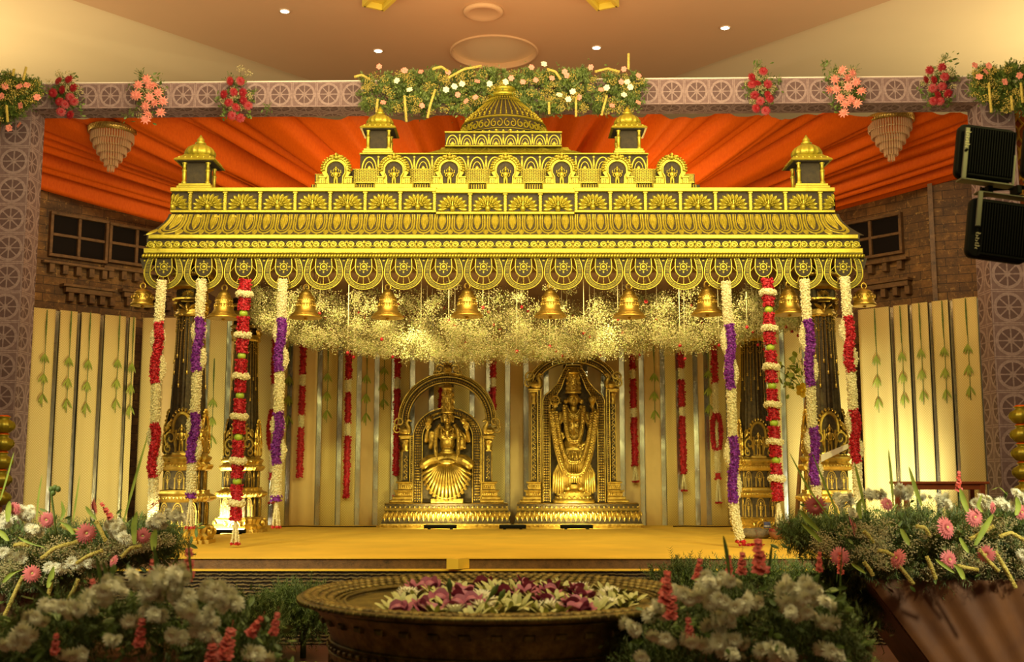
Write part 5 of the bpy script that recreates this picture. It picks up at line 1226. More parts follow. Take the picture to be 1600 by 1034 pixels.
# inner garland slab round the figure
def invU(hw, z0, zc, rz, n=24): return [(-hw, z0)] + [(-hw, z0 + (zc - z0) * k / 8) for k in range(1, 8)] + [(-hw * math.cos(a), zc + rz * math.sin(a)) for a in np.linspace(0, PI, n)] + [(hw, zc - (zc - z0) * k / 8) for k in range(1, 8)] + [(hw, z0)]
def slab(cx, hw_o, hw_i, z0, zc, ro, ri):
    O, I = invU(hw_o, z0, zc, ro), invU(hw_i, z0, zc, ri); g = [ringplate(O, I, -8, 4, 1), stroke(O, 2.4, 3).t(0, -8, 0), stroke(I, 2.4, 3).t(0, -8, 0)]
    mid = np.array([((a[0] + b[0]) / 2, (a[1] + b[1]) / 2) for a, b in zip(O, I)]); seg = np.linalg.norm(np.diff(mid, axis=0), axis=1); cum = np.concatenate(([0], np.cumsum(seg)))
    w_ = hw_o - hw_i
    for s in np.arange(3, cum[-1] - 3, 4.2):
        x, z = np.interp(s, cum, mid[:, 0]), np.interp(s, cum, mid[:, 1])
        i = int(s / 18) % 3
        if i == 2: g.append(blob(x, z, w_ * .36, 1.5, 3, 8).t(0, -8, 0))
        else:
            for dx in (-.26, 0, .26): g.append(blob(x + dx * w_, z, 1.7, 1.7, 2.6, 6).t(0, -8, 0))
    return J(g).t(cx, 0, 0)
part('back_plate', S(plate([(x, z) for x, z in invU(38, 38, 140, 36)], -1, 3, 1)), SB, o1, local=True)
part('back_garland', S(slab(1, 53, 39, 37, 138, 45, 33)), SB, o1, local=True)
body = head(1, 168, 9.8, -14) + [limb([(1, -11, 152), (1, -12, 160)], [5.5, 4.6], 12), ell(1, -11, 142, 16, 8.5, 12, 20, 12), ell(1, -11, 128, 12, 8, 14, 18, 12), ell(-6, -17, 141, 6.2, 5.5, 5.8, 14, 10), ell(8, -17, 141, 6.2, 5.5, 5.8, 14, 10), ell(1, -12, 116, 10.5, 8, 8, 16, 10),
      ell(1, -12, 103, 20, 11, 12, 18, 12)]
for s in (-1, 1):
    body += [limb([(1 + s * 8, -13, 104), (1 + s * 27, -19, 100), (1 + s * 33, -22, 96)], [11, 11, 9.5], 14), limb([(1 + s * 32, -22, 96), (1 + s * 27, -14, 84), (1 + s * 22, -12, 74)], [8, 6, 4], 12),
             limb([(1 + s * 16, -11, 147), (1 + s * 23, -12, 135), (1 + s * 26, -15, 122)], [5.2, 4.6, 3.8], 10), limb([(1 + s * 26, -15, 122), (1 + s * 24, -17, 130), (1 + s * 22.5, -18, 136)], [3.8, 3.2, 2.8], 10),
             limb([(1 + s * 16, -9, 148), (1 + s * 28, -9, 138), (1 + s * 33, -11, 132)], [4.8, 4.2, 3.6], 10), limb([(1 + s * 33, -11, 132), (1 + s * 32, -14, 142), (1 + s * 30, -16, 148)], [3.6, 3.1, 2.6], 10)]
body += hand(-22.5, 138, -1, True, 1.15) + hand(23, 127, 1, False, 1.1) + hand(-29, 152, -1, True, 1.05, False) + hand(31, 152, 1, True, 1.05, False)
body += [box(-24, 26, -14, 4, 37, 44)]
sculpt('goddess_body', [S(x) for x in body], o1, .0042, 2)
part('crown', S(crown(1, 174.5, 9.8, 7.6, 48)), SB, o1, local=True)
g = []
for k in range(17):      # fan of skirt pleats
    a = -1.45 + 2.9 * k / 16; x0, z0 = 1 + 9 * math.sin(a), 100 - 3 * abs(a)
    ex, ez = 1 + 38 * math.sin(a), 86 - 46 * math.cos(a)
    g.append(tube([(x0, -27, z0), (x0 + .5 * (ex - x0), -31, (z0 + ez) / 2 + 1), (ex, -27, ez)], [1.3, 2.2, 2.9 - .6 * abs(a) / 1.45], 8))
g.append(tube([(1 + 34 * math.sin(a), -29.6, 86 - 41.5 * math.cos(a)) for a in np.linspace(-1.4, 1.4, 34)], .8, 5))
for s in (-1, 1):
    for k in range(5): g.append(tube([(1 + s * (10 + k * 2), -24, 98 - k * .5), (1 + s * (24 + k * 1.5), -30 + k, 88 - k * 4), (1 + s * (37 - k * .5), -24, 84 - k * 5)], [.7, 1.3, .7], 6))
    pass
g.append(plate([(1 + 37 * math.sin(a), 86 - 45 * math.cos(a)) for a in np.linspace(-1.5, 1.5, 24)] + [(14, 92), (-12, 92)], -25, -12, 1))
g.append(ell(1, -25, 100, 13, 6, 5.5, 16, 10))
part('pleated_skirt', S(J(g)), SB, o1, local=True)
g = [tube([(1 - 15 * math.sin(t) if True else 0, -21 - 3 * math.sin(t / 2), 157 - 62 * (1 - math.cos(t)) / 2 * 1.0) for t in np.linspace(0, PI, 1)], 2, 6)] if False else []
UP_ = [(1 + 17 * math.cos(a) if True else 0, 0, 0) for a in (0,)]
gl = [(-10, 157), (-16, 148), (-17, 130), (-16, 112), (-13, 101), (-6, 95), (1, 93.5), (8, 95), (15, 101), (18, 112), (19, 130), (18, 148), (12, 157)]
g = [tube([(x, -23, z) for x, z in gl], 3.0, 8)]; g.append(beadline(gl, 1.3, 2.6, -26)); g.append(tube([(x * .0 + x, -22.5, z) for x, z in [(-6, 154), (-5, 149), (1, 146), (7, 149), (8, 154)]], 1.1, 6)); g.append(beadline([(-8, 153), (-8, 143), (1, 136), (10, 143), (10, 153)], 1.2, 2.4, -22.5)); g.append(ell(1, -26, 90, 5.5, 2.5, 4.5, 12, 8))
g.append(lathe([(12.5, 0), (13.6, 1.2), (12.8, 2.5), (13.6, 4), (12.4, 5)], 28).s_(1, .72, 1).t(1, -12, 111)); g += [tube([(-6 + 2.4 * q, -22, 112), (-6 + 2.4 * q, -23, 99)], .9, 5) for q in range(7)]
for s in (-1, 1):
    g += [lathe([(4.6, -2), (5.2, 0), (4.6, 2)], 14).t(1 + s * 24, -13, 130), lathe([(3.4, -1), (3.9, 0), (3.4, 1)], 12).t(1 + s * 23, -18, 133), ell(1 + s * 8.6, -15, 163, 2.2, 2, 3, 8, 6)]
part('jewellery', S(J(g)), SB, o1, local=True)
for s in (-1, 1):
    g = [lathe([(.5, 0), (4, 3), (5.6, 7), (4.5, 11), (2, 14), (.3, 16)], 16, rib=[0, .2, .25, .2, .1, 0], ribn=8).t(1 + s * 25 - (3 if s < 0 else 0), -17, 156), tube([(1 + s * 29, -17, 150), (1 + s * 26, -17, 158)], .9, 6)]
    part('lotus_bud', S(J(g)), SB, o1, local=True)
# ---- standing deity
o2 = empty('deity_statue', (PX(902, 822, 12.0), 11.98, STZ), 'brass standing deity statue with tall crown and big hanging garlands, under a low pointed-crest arch', 'statue', 'brass deity statues at the back of the stage')
pedestal(o2, -96, 96)
c = -5
for s in (-1, 1): part('arch_pillar', S(J(frame_side(s, 51, 66, 37, 214, c, 18))), SB, o2, local=True)
g = archring(c, 218, 71, 52, -.05, PI + .05, 16, o2) + makara(c - 61, 228, -1, 1.0) + makara(c + 61, 228, 1, 1.0)
part('arch', S(J(g)), SB, o2, local=True); part('arch_crest', S(J(kirtimukha(c, 262, 1.1))).t(0, -.01, 0), SB, o2, local=True)
# inner slab follows the crown: shoulders then up to the crown
def hoodline(a, b, z0):
    pts = [(-b, z0), (-b, 120), (-b, 195), (-b * .92, 203), (-b * .70, 212), (-b * .52, 222), (-b * .36, 238), (-b * .22, 250)]
    return [(x + a, z) for x, z in pts] + [(-x + a, z) for x, z in pts[::-1]]
O = hoodline(c, 48, 38); I = [(x, z - (0 if k in (0, len(O) - 1) else 8)) for k, (x, z) in enumerate(hoodline(c, 37, 38))]
g = [ringplate(O, I, -8, 4, 1), stroke(O, 2.4, 3).t(0, -8, 0), stroke(I, 2.4, 3).t(0, -8, 0)]
mid = np.array([((a[0] + b[0]) / 2, (a[1] + b[1]) / 2) for a, b in zip(O, I)]); seg = np.linalg.norm(np.diff(mid, axis=0), axis=1); cum = np.concatenate(([0], np.cumsum(seg)))
for s in np.arange(3, cum[-1] - 3, 4.0):
    x, z = np.interp(s, cum, mid[:, 0]), np.interp(s, cum, mid[:, 1])
    for dx in (-3.2, 0, 3.2): g.append(blob(x + dx, z, 1.7, 1.7, 2.8, 6).t(0, -8, 0))
part('back_garland', S(J(g)), SB, o2, local=True)
part('back_plate', S(plate(I, -1, 3, 1)), SB, o2, local=True)
hx = c - .3
body = head(hx, 196, 9.4, -15) + [limb([(hx, -12, 178), (hx, -13, 187)], [6, 5], 12), ell(hx, -12, 168, 21, 9.5, 13, 20, 12), ell(hx, -12, 150, 16, 9, 18, 18, 12), ell(hx, -12, 128, 15, 9, 14, 18, 12), ell(hx, -13, 112, 19, 10, 14, 18, 12)]
for s in (-1, 1):
    body += [limb([(hx + s * 9, -13, 112), (hx + s * 11, -14, 85), (hx + s * 11, -13, 66)], [11, 9, 7], 12), ell(hx + s * 10, -18, 60, 5, 9, 4, 10, 8)]
body += [limb([(hx - 20, -12, 172), (hx - 25, -13, 158), (hx - 24, -15, 148)], [6.2, 5.4, 4.6], 10), limb([(hx - 24, -15, 148), (hx - 22, -18, 140), (hx - 20, -19, 134)], [4.6, 3.8, 3.2], 10),
         limb([(hx + 20, -12, 172), (hx + 26, -13, 155), (hx + 27, -15, 140)], [6.2, 5.4, 4.6], 10), limb([(hx + 27, -15, 140), (hx + 21, -19, 130), (hx + 13, -21, 125)], [4.6, 3.8, 3.0], 10)]
for s in (-1, 1): body += [limb([(hx + s * 19, -9, 172), (hx + s * 30, -9, 170), (hx + s * 32, -11, 176)], [5, 4, 3.4], 10), limb([(hx + s * 32, -11, 176), (hx + s * 30, -14, 182)], [3.4, 2.8], 8)]
body += hand(hx - 20, 136, -1, True, 1.2) + [x.t(0, 0, 0) for x in hand(hx + 12, 125, 1, False, 1.1)] + hand(hx - 29, 184, -1, True, .8, False) + hand(hx + 29, 184, 1, True, .8, False)
sculpt('deity_body', [S(x) for x in body], o2, .0042, 2)
part('crown', S(crown(hx, 205, 11.5, 9.0, 40, -13)), SB, o2, local=True)
g = [lathe([(36, 0), (37, 3), (33, 6), (27, 9), (31, 13), (28, 17), (20, 20), (14, 24), (17, 27), (14, 30)], 40).s_(.92, .62, 1).t(hx, -4, 37)]
for k in range(22): a = 2 * PI * k / 22; g.append(J(leaf(0, 0, 0, 9, 7, 1.8), ell(0, -1, 14, 1.5, 1.5, 1.2, 6, 4)).t(0, -30, 0).r('Z', a).s_(.92, .62, 1).t(hx, -4, 39))
part('lotus_base', S(J(g)), SB, o2, local=True)
def ugarland(w_, zt, zb, n=40, e=2.2): return [(hx + w_ * x, zt + (zb - zt) * (1 - abs(x) ** e)) for x in np.sign(np.linspace(-1, 1, n)) * np.abs(np.linspace(-1, 1, n)) ** .8]
g = []
def thick(pts, r_, y, bead):
    gg = [tube([(x, y - 3 * (1 - abs(x - hx) / 40), z) for x, z in pts], r_, 8, flat=.7)]
    bl = [(x, z) for x, z in pts]
    for off in ((-r_ * .5), (r_ * .5)): gg.append(beadline([(x + (off if x > hx else -off) * (abs(x - hx) / 38), z + (off if abs(x - hx) < 25 else 0)) for x, z in bl], bead, bead * 2.1, y - 4.5))
    return gg
g += thick(ugarland(35, 180, 79, 48, 3.0), 5.0, -22, 2.0) + thick(ugarland(28, 176, 99, 44, 3.0), 3.4, -24, 1.6)
part('great_garland', S(J(g)), SB, o2, local=True)
g = thick(ugarland(15, 184, 131, 36, 4.0), 3.6, -25, 1.7)
for r_, zz_ in ((9, 172), (12, 166)): g.append(beadline([(hx + r_ * x, 181 - (181 - zz_) * (1 - x * x)) for x in np.linspace(-1, 1, 20)], 1.3, 2.5, -24))
for s in (-1, 1):
    g += [tube([(hx + s * (4.5 + 3 * math.cos(a)), -24, 171 + 3 * math.sin(a)) for a in np.linspace(0, 2 * PI, 12, endpoint=False)], .8, 5, True), ell(hx + s * 12, -15, 193, 4, 3, 4, 12, 8), ell(hx + s * 12, -15, 184, 3.4, 3, 4, 12, 8), lathe([(5.6, -3), (6.6, -1), (5.8, 1), (6.4, 3)], 16).t(hx + s * 24.5, -13, 161), lathe([(4.4, -2), (5, 0), (4.4, 2)], 14).t(hx + s * 25, -15.5, 146)]
for q in range(8): g.append(blob(hx - 6 + (q % 2) * 11, 140 + q * 4, 3.2, 2.4, 2.5, 8).t(0, -21, 0))
g += [tube([(hx, -23, 168), (hx, -24, 140)], 1.6, 6), lathe([(18, 0), (19.4, 1.2), (18.4, 2.5), (19.4, 4), (18, 5)], 28).s_(1, .58, 1).t(hx, -12, 116)] + [leaf(hx - 14 + 5.6 * q, 117, PI, 14, 5, 3).t(0, -22, 0) for q in range(6)]
part('jewellery', S(J(g)), SB, o2, local=True)
g = []
for s in (-1, 1):
    for k in range(6): g.append(tube([(hx + s * (8 + k * 1.5), -18, 114), (hx + s * (15 + k * 3.2), -17 + k * .8, 82), (hx + s * (14 + k * 3.6), -15 + k, 50 + abs(k - 3) * 2)], [1.2, 2.0, 2.2], 7))
for k in range(5): g.append(tube([(hx - 5 + k * 2.5, -23, 116), (hx - 7 + k * 3.5, -21, 68)], [1.1, 1.7], 6))
part('draped_cloth', S(J(g)), SB, o2, local=True)
# discus and conch
g = [tube([(hx - 29 + 7 * math.cos(a), -17, 194 + 7 * math.sin(a)) for a in np.linspace(0, 2 * PI, 22, endpoint=False)], 1.5, 6, True), blob(hx - 29, 194, 2.2, None, 3, 8).t(0, -16, 0)] + [tube([(hx - 29, -17, 194), (hx - 29 + 7 * math.cos(a), -17, 194 + 7 * math.sin(a))], .8, 5) for a in np.arange(0, 2 * PI, PI / 4)] + [leaf(hx - 29 + 8 * math.cos(a), 194 + 8 * math.sin(a), PI / 2 - a, 3, 2.6, 1.5).t(0, -16, 0) for a in np.arange(PI / 8, 2 * PI, PI / 4)]
part('discus', S(J(g)), SB, o2, local=True)
g = [lathe([(.4, -9), (2.5, -5), (5.5, 0), (6.4, 4), (4.5, 7), (2, 9), (1, 11)], 16, rib=[0, .1, .12, .12, .1, .05, 0], ribn=10).t(hx + 29, -16, 193), stroke([(x + hx + 29, z + 194) for x, z in spiral(0, 2, 4.5, .8, 0, 1.3, 14)], 1.3, 2).t(0, -21, 0)]
part('conch', S(J(g)), SB, o2, local=True)
# LED bars at the foot of the statues and columns
def ledbar(x, y, lab, lit=False, w_=.34, rz=0, z=STZ):
    o = empty('led_bar', (x, y, z), lab, 'stage light', 'LED bars lying on the stage', rz=rz)
    part('housing', J(bbox(-w_ / 2, w_ / 2, -.03, .03, .008, .045, .008), box(-w_ / 2 + .04, -w_ / 2 + .07, -.035, .035, 0, .012), box(w_ / 2 - .07, w_ / 2 - .04, -.035, .035, 0, .012)), M['black'], o, local=True)
    part('lens_strip', box(-w_ / 2 + .015, w_ / 2 - .015, -.022, .022, .045, .05), M['led_lit'] if lit else M['steel'], o, local=True)
ledbar(PX(688, 825, 11.5), 11.50, 'black LED bar lying in front of the goddess pedestal')
ledbar(PX(801, 825, 11.5), 11.50, 'black LED bar lying between the two pedestals', w_=.28)
ledbar(PX(901, 825, 11.5), 11.50, 'black LED bar lying in front of the standing statue pedestal')
ledbar(PX(357, 832, 10.6), 10.60, 'glowing LED bar lying between the two left columns', True, .32, .0)
# ------------------------------------------------------------ flowers: each faces -y from its origin, radius given
def petal(l, w_, lift=.2, curl=-.1, n=4):
    """strip petal along +z from the origin, lying in the xz plane, raised towards -y"""
    V = []; 
    for k in range(n + 1):
        u = k / n; hw = w_ / 2 * math.sin(PI * (.12 + .80 * u)) ** .7; y = -(lift * u + curl * u * u) * l
        V += [(-hw, y + .12 * hw, u * l), (0, y, u * l), (hw, y + .12 * hw, u * l)]
    return FG(V, [(k * 3 + i, k * 3 + i + 1, k * 3 + i + 4, k * 3 + i + 3) for k in range(n) for i in (0, 1)], 0, True)
def gerbera(r=.05, n=20):
    g = [petal(r, r * .26, .12, -.25, 3).r('Y', 2 * PI * k / n + rng.normal(0, .04)).t(0, 0, 0) for k in range(n)]
    g += [petal(r * .72, r * .2, .35, -.3, 3).r('Y', 2 * PI * (k + .5) / n).t(0, -r * .04, 0) for k in range(n)]
    g += [petal(r * .40, r * .12, .8, -.3, 2).r('Y', 2 * PI * k / 14).t(0, -r * .06, 0) for k in range(14)]
    return J(J(g), ell(0, -r * .12, 0, r * .14, r * .08, r * .14, 10, 6).mat(1))
def mum(r=.04):
    g = []
    for n, l, lf, y in ((22, 1, .10, 0), (20, .90, .32, -.08), (17, .76, .58, -.14), (13, .58, .9, -.20), (9, .40, 1.2, -.26)):
        g += [petal(r * l * (.9 + .2 * rng.random()), r * .17, lf, -.15, 3).r('Y', 2 * PI * (k + .5 * (n % 2)) / n + rng.normal(0, .05)).t(0, r * y, 0) for k in range(n)]
    return J(J(g), ell(0, -r * .42, 0, r * .18, r * .16, r * .18, 8, 6))
def rosette(r=.03):
    g = [ell(0, -r * .4, 0, r * .5, r * .5, r * .5, 10, 8)]
    for n, l, lf in ((6, 1.1, .7), (5, .9, 1.1), (4, .7, 1.8)):
        g += [petal(r * l, r * 1.1, lf, -.4, 4).r('Y', 2 * PI * (k + .3 * n) / n) for k in range(n)]
    return J(g)
def ruffle(r=.03):
    g = []
    for k in range(6): g.append(petal(r, r * .85, .55, -.55 + .2 * (k % 2), 4).r('Y', 2 * PI * k / 6 + .2).t(0, (k % 2) * r * .05, 0))
    return J(g)
def gladiolus(h=.32, n=8, r=.034):
    """spike standing on its origin; blossoms then buds"""
    st_ = [tube([(0, 0, 0), (.004, 0, h * .5), (-.002, 0, h * 1.1)], [.005, .004, .002], 6).mat(1)]; bl = []
    for k in range(n):
        u = k / n; s = 1 - .55 * u; a = k * 2.2; z = h * (.25 + .70 * u)
        bl.append(ruffle(r * s).r('X', -.4).r('Z', math.sin(a) * 1.0).t(.012 * math.sin(a), -.006, z))
    for k in range(3): bl.append(ell(.004 * math.sin(k * 2), 0, h * (.98 + .05 * k), .007, .007, .015, 6, 5))
    st_.append(J(bl))
    return J(st_)
def foxtail(pts, r=.009):
    p = np.array(pts, float); t = np.linspace(0, 1, 26); n = len(p) - 1
    Q = np.stack([np.interp(t * n, range(n + 1), p[:, k]) for k in range(3)], 1)
    for _ in range(3): Q[1:-1] = (Q[:-2] + Q[1:-1] * 2 + Q[2:]) / 4
    return J(budtube(Q, r * .8, r * .5, r * .55, flat=1), tube(Q, [r * (.5 + .7 * math.sin(PI * min(1, .15 + .85 * u))) for u in t], 6))
def blade(pts, w_=.012):
    p = np.array(pts, float); n = 12; t = np.linspace(0, 1, n); m = len(p) - 1
    Q = np.stack([np.interp(t * m, range(m + 1), p[:, k]) for k in range(3)], 1)
    for _ in range(2): Q[1:-1] = (Q[:-2] + Q[1:-1] * 2 + Q[2:]) / 4
    V = []
    for k in range(n):
        hw = w_ / 2 * (math.sin(PI * (.1 + .9 * t[k])) ** .6 if t[k] < 1 else 0); q = Q[k]; V += [(q[0] - hw, q[1], q[2]), (q[0], q[1] + hw * .5, q[2]), (q[0] + hw, q[1], q[2])]
    return FG(V, [(k * 3 + i, k * 3 + i + 1, k * 3 + i + 4, k * 3 + i + 3) for k in range(n - 1) for i in (0, 1)], 0, True)
def ferns(C, R_, n=14, ll=.03, lw=.0022, up=.5):
    """feathery sprays: C centres (m,3), each a spray of radius R_"""
    A = []; B = []
    for c, r_ in zip(C, np.broadcast_to(R_, len(C))):
        D = rng.normal(size=(n, 3)); D[:, 2] += up; D[:, 1] -= .3; D /= np.linalg.norm(D, axis=1)[:, None]
        for d in D:
            e = c + d * r_ * (.7 + .6 * rng.random()); A.append(c); B.append(e); k = 9
            T = np.linspace(.25, 1, k)[:, None]; Q = c + (e - c) * T; s = rng.normal(size=(k, 3)); s -= (s @ d)[:, None] * d; s /= np.linalg.norm(s, axis=1)[:, None]
            A += list(Q) + list(Q); B += list(Q + (s + d * .6) * ll * (1.15 - T * .5)) + list(Q + (-s + d * .6) * ll * (1.15 - T * .5))
    return stems(list(zip(A, B)), lw)
def gypso(C, R_, n=60, dot=.0042):
    D = []; P_ = []
    for c, r_ in zip(C, np.broadcast_to(R_, len(C))):
        X = rng.normal(size=(n, 3)); X /= np.linalg.norm(X, axis=1)[:, None]; X[:, 2] = X[:, 2] * .8 + .15; X = c + X * r_ * (.55 + .45 * rng.random((n, 1))); D.append(X); P_ += [(c, x) for x in X[::3]]
    return J(scatter(OCT, np.concatenate(D), dot * (1 + .3 * rng.normal(size=sum(map(len, D))).clip(-1, 1)), False), stems(P_, .0009).mat(1))
def leaves(C, n=10, l=.05, w_=.02, spread=.05):
    lf = leaf(0, 0, 0, 1, w_ / l, .03); X = np.repeat(C, n, 0) + rng.normal(0, spread, (len(C) * n, 3)); return scatter(lf, X, l * (.7 + .6 * rng.random(len(X))))
MB_ = {}
def proto(key, fn, mats):
    if key not in MB_: MB_[key] = mesh(key, fn(), mats)
    return MB_[key]
proto('gerbera', lambda: gerbera(1.0), [M['pink_petal'], M['disc']]); proto('chrysanthemum', lambda: mum(1.0), [M['white_petal'], M['disc']]); proto('red_gerbera', lambda: gerbera(1.0, 18), [M['maroon'], M['maroon']])
proto('pink_lily', lambda: gerbera(1.0, 9), [M['pink_lily'], M['pink_petal']]); proto('gladiolus', lambda: gladiolus(1.0, 8, .12), [M['salmon'], M['leaf_green']]); proto('blossom', lambda: ruffle(1.0), [M['salmon']]); proto('white_blossom', lambda: ruffle(1.0), [M['white_petal']]); proto('pink_blossom', lambda: ruffle(1.0), [M['pink_lily']])
def put(kind, key, loc, size, parent, tilt=(0, 0, 0), label=None):
    o = bpy.data.objects.new(kind, MB_[key]); COL.objects.link(o); o.parent = parent; o.location = Vector(loc) - parent.location; o.scale = (size,) * 3
    o.rotation_euler = tilt; return o
def fl(kind, key, px, py, d, rpx, parent, tilt=None):
    p = P(px, py, d); t = tilt or ((rng.random() - .7) * .8, (rng.random() - .5) * 2, (rng.random() - .5) * .9)
    return put(kind, key, p, rpx * d / FPX, parent, t)
def pts3(l, d): return [tuple(P(x, y, d + (q[0] if q else 0))) for x, y, *q in l]
def area_pts(n, x0, x1, yt, yb, d0, d1):
    """n points over px columns x0..x1 between curves yt(x), yb(x)"""
    out = []
    for k in range(n):
        x = x0 + (x1 - x0) * rng.random(); a, b = yt(x), yb(x); y = a + (b - a) * rng.random(); out.append(P(x, y, d0 + (d1 - d0) * rng.random()))
    return np.array(out)
# --- flower hedge over the middle of the beam
I_ = np.interp
hd = empty('flower_hedge', (PX(785, 150, 10.2), 10.1, PZ(178, 10.2)), 'long hedge of green foliage, pink and white blossoms fixed over the middle of the beam', 'flowers')
top = lambda x: I_(x, [560, 600, 700, 785, 870, 960, 1008], [122, 116, 114, 112, 112, 112, 122]); bot = lambda x: I_(x, [560, 650, 785, 950, 1008], [168, 176, 174, 176, 170])
C = area_pts(340, 566, 1004, top, bot, 10.0, 10.26)
part('foliage', J(ferns(C, .065, 11, .028, .0032, .2), leaves(C, 9, .035, .014, .04)), M['leaf_green'], hd)['kind'] = 'stuff'
part('filler_blossom', J(gypso(area_pts(150, 566, 1004, top, bot, 9.95, 10.1), .05, 36, .0050)), [M['foxtail'], M['gyp_stem']], hd)['kind'] = 'stuff'
for x, y in ((592, 104), (628, 110), (660, 112), (632, 110), (742, 152), (716, 148), (750, 127), (802, 122), (820, 128), (838, 125), (862, 122), (886, 112), (922, 105), (887, 118), (970, 128), (907, 152), (955, 165), (1000, 160), (940, 140), (975, 108), (728, 158), (660, 165), (700, 113), (600, 160), (830, 105), (994, 118)):
    fl('pink_blossom', 'pink_blossom', x + rng.normal(0, 2), y, 9.95, 5, hd)
for x, y in ((710, 135), (722, 131), (697, 140), (948, 137), (980, 128), (985, 136), (975, 148), (874, 148), (895, 143), (790, 128), (850, 100), (765, 131), (888, 155), (640, 140), (620, 126)): fl('white_blossom', 'white_blossom', x, y, 9.94, 5.5, hd)
for l in (((700, 122), (725, 108), (752, 103)), ((855, 108), (868, 112), (876, 124)), ((930, 112), (950, 107), (968, 112)), ((982, 108), (982, 84)), ((554, 120), (565, 117), (578, 124)), ((680, 140), (672, 165), (668, 184)), ((632, 150), (635, 190)), ((900, 152), (900, 182)), ((948, 150), (940, 180)), ((676, 108), (690, 104), (700, 112)), ((590, 155), (588, 175)), ((858, 160), (858, 178))):
    part('foxtail', foxtail(pts3(l, 9.95), .010), M['foxtail'], hd)
# --- corner arrangements on the beam ends
for (cx, d, lab, fp, ft) in ((20, 10.05, 'green foliage arrangement with pink blossoms over the left corner of the wheel-print arch', ((8, 135), (30, 135), (42, 133), (32, 165), (14, 200), (30, 195), (58, 152), (2, 150)), (((36, 125), (41, 105)), ((10, 165), (12, 190)), ((20, 118), (22, 108)))),
                             (1562, 9.85, 'green foliage arrangement with pink blossoms over the right corner of the wheel-print arch', ((1523, 102), (1545, 103), (1593, 118), (1540, 112), (1570, 128), (1530, 120)), (((1545, 130), (1549, 175)), ((1580, 150), (1582, 172)), ((1595, 130), (1598, 160))))):
    o = empty('corner_flowers', tuple(P(cx, 175, d)), lab, 'flowers', 'foliage arrangements at the arch corners')
    sg = 1 if cx < 800 else -1; x0, x1 = (-45, 60) if cx < 800 else (1522, 1640)
    tp_ = lambda x: I_(x, [x0, cx, x1], [122, 118, 132] if cx < 800 else [112, 108, 100]); bt_ = lambda x: I_(x, [x0, cx, x1], [190, 185, 150] if cx < 800 else [150, 172, 180])
    C = area_pts(150, x0, x1, tp_, bt_, d - .05, d + .25)
    part('foliage', J(ferns(C, .07, 11, .03, .0034, .1), leaves(C, 8, .035, .014, .04)), M['leaf_green'], o)['kind'] = 'stuff'
    part('filler_blossom', gypso(area_pts(60, x0, x1, tp_, bt_, d - .12, d), .05, 36, .005), [M['foxtail'], M['gyp_stem']], o)['kind'] = 'stuff'
    for x, y in fp: fl('pink_blossom', 'pink_blossom', x, y, d - .12, 6, o)
    for l in ft: part('foxtail', foxtail(pts3(l, d - .12), .010), M['foxtail'], o)
# --- bouquets pinned along the beam
bq = [(103, 148, 'r', 'red flower bouquet pinned on the beam beside the left corner foliage'), (232, 150, 'p', 'pink flower bouquet pinned on the beam, left of the hedge'), (372, 152, 'r', 'red flower bouquet pinned on the beam, nearest to the hedge on its left'),
      (1190, 140, 'r', 'red flower bouquet pinned on the beam, nearest to the hedge on its right'), (1322, 138, 'p', 'pink flower bouquet pinned on the beam, right of the hedge'), (1466, 132, 'r', 'red flower bouquet pinned on the beam beside the right corner foliage')]
for k, (cx, cy, c, lab) in enumerate(bq):
    d = I_(cx, [52, 1530], [10.3, 10.1]); o = empty('bouquet', tuple(P(cx, cy, d)), lab, 'bouquet', 'bouquets along the beam')
    C = np.array([P(cx + 24 * rng.normal() * .55, cy + 32 * rng.normal() * .52, d + .02 + .04 * rng.random()) for _ in range(34)])
    part('foliage', J(leaves(C, 7, .042, .02, .03), ferns(C[:16], .07, 8, .02, .002)), M['leaf_green'], o)['kind'] = 'stuff'
    part('filler_blossom', gypso(np.array([P(cx + 22 * rng.normal() * .55, cy + 30 * rng.normal() * .5, d - .03) for _ in range(18)]), .045, 34, .0048), [M['gyp'], M['gyp_stem']], o)['kind'] = 'stuff'
    pos = [(-14, -24), (4, -26), (-20, -6), (-4, -8), (10, -10), (-12, 8), (8, 4), (14, 14), (-2, 18), (4, 30), (-8, 28)] if c == 'r' else [(-6, -28), (8, -22), (-18, -14), (0, -14), (16, -10), (-14, 2), (4, 0), (20, 4), (-8, 14), (10, 14), (0, 26), (-2, 36), (18, 22), (-22, -2)]
    for dx, dy in pos: fl('gerbera' if c == 'r' else 'pink_flower', 'red_gerbera' if c == 'r' else 'pink_lily', cx + dx + rng.normal(0, 2), cy + dy + rng.normal(0, 2), d - .07, 8 if c == 'r' else 9, o, (rng.normal(0, .35), rng.random() * 3, rng.normal(0, .3)))
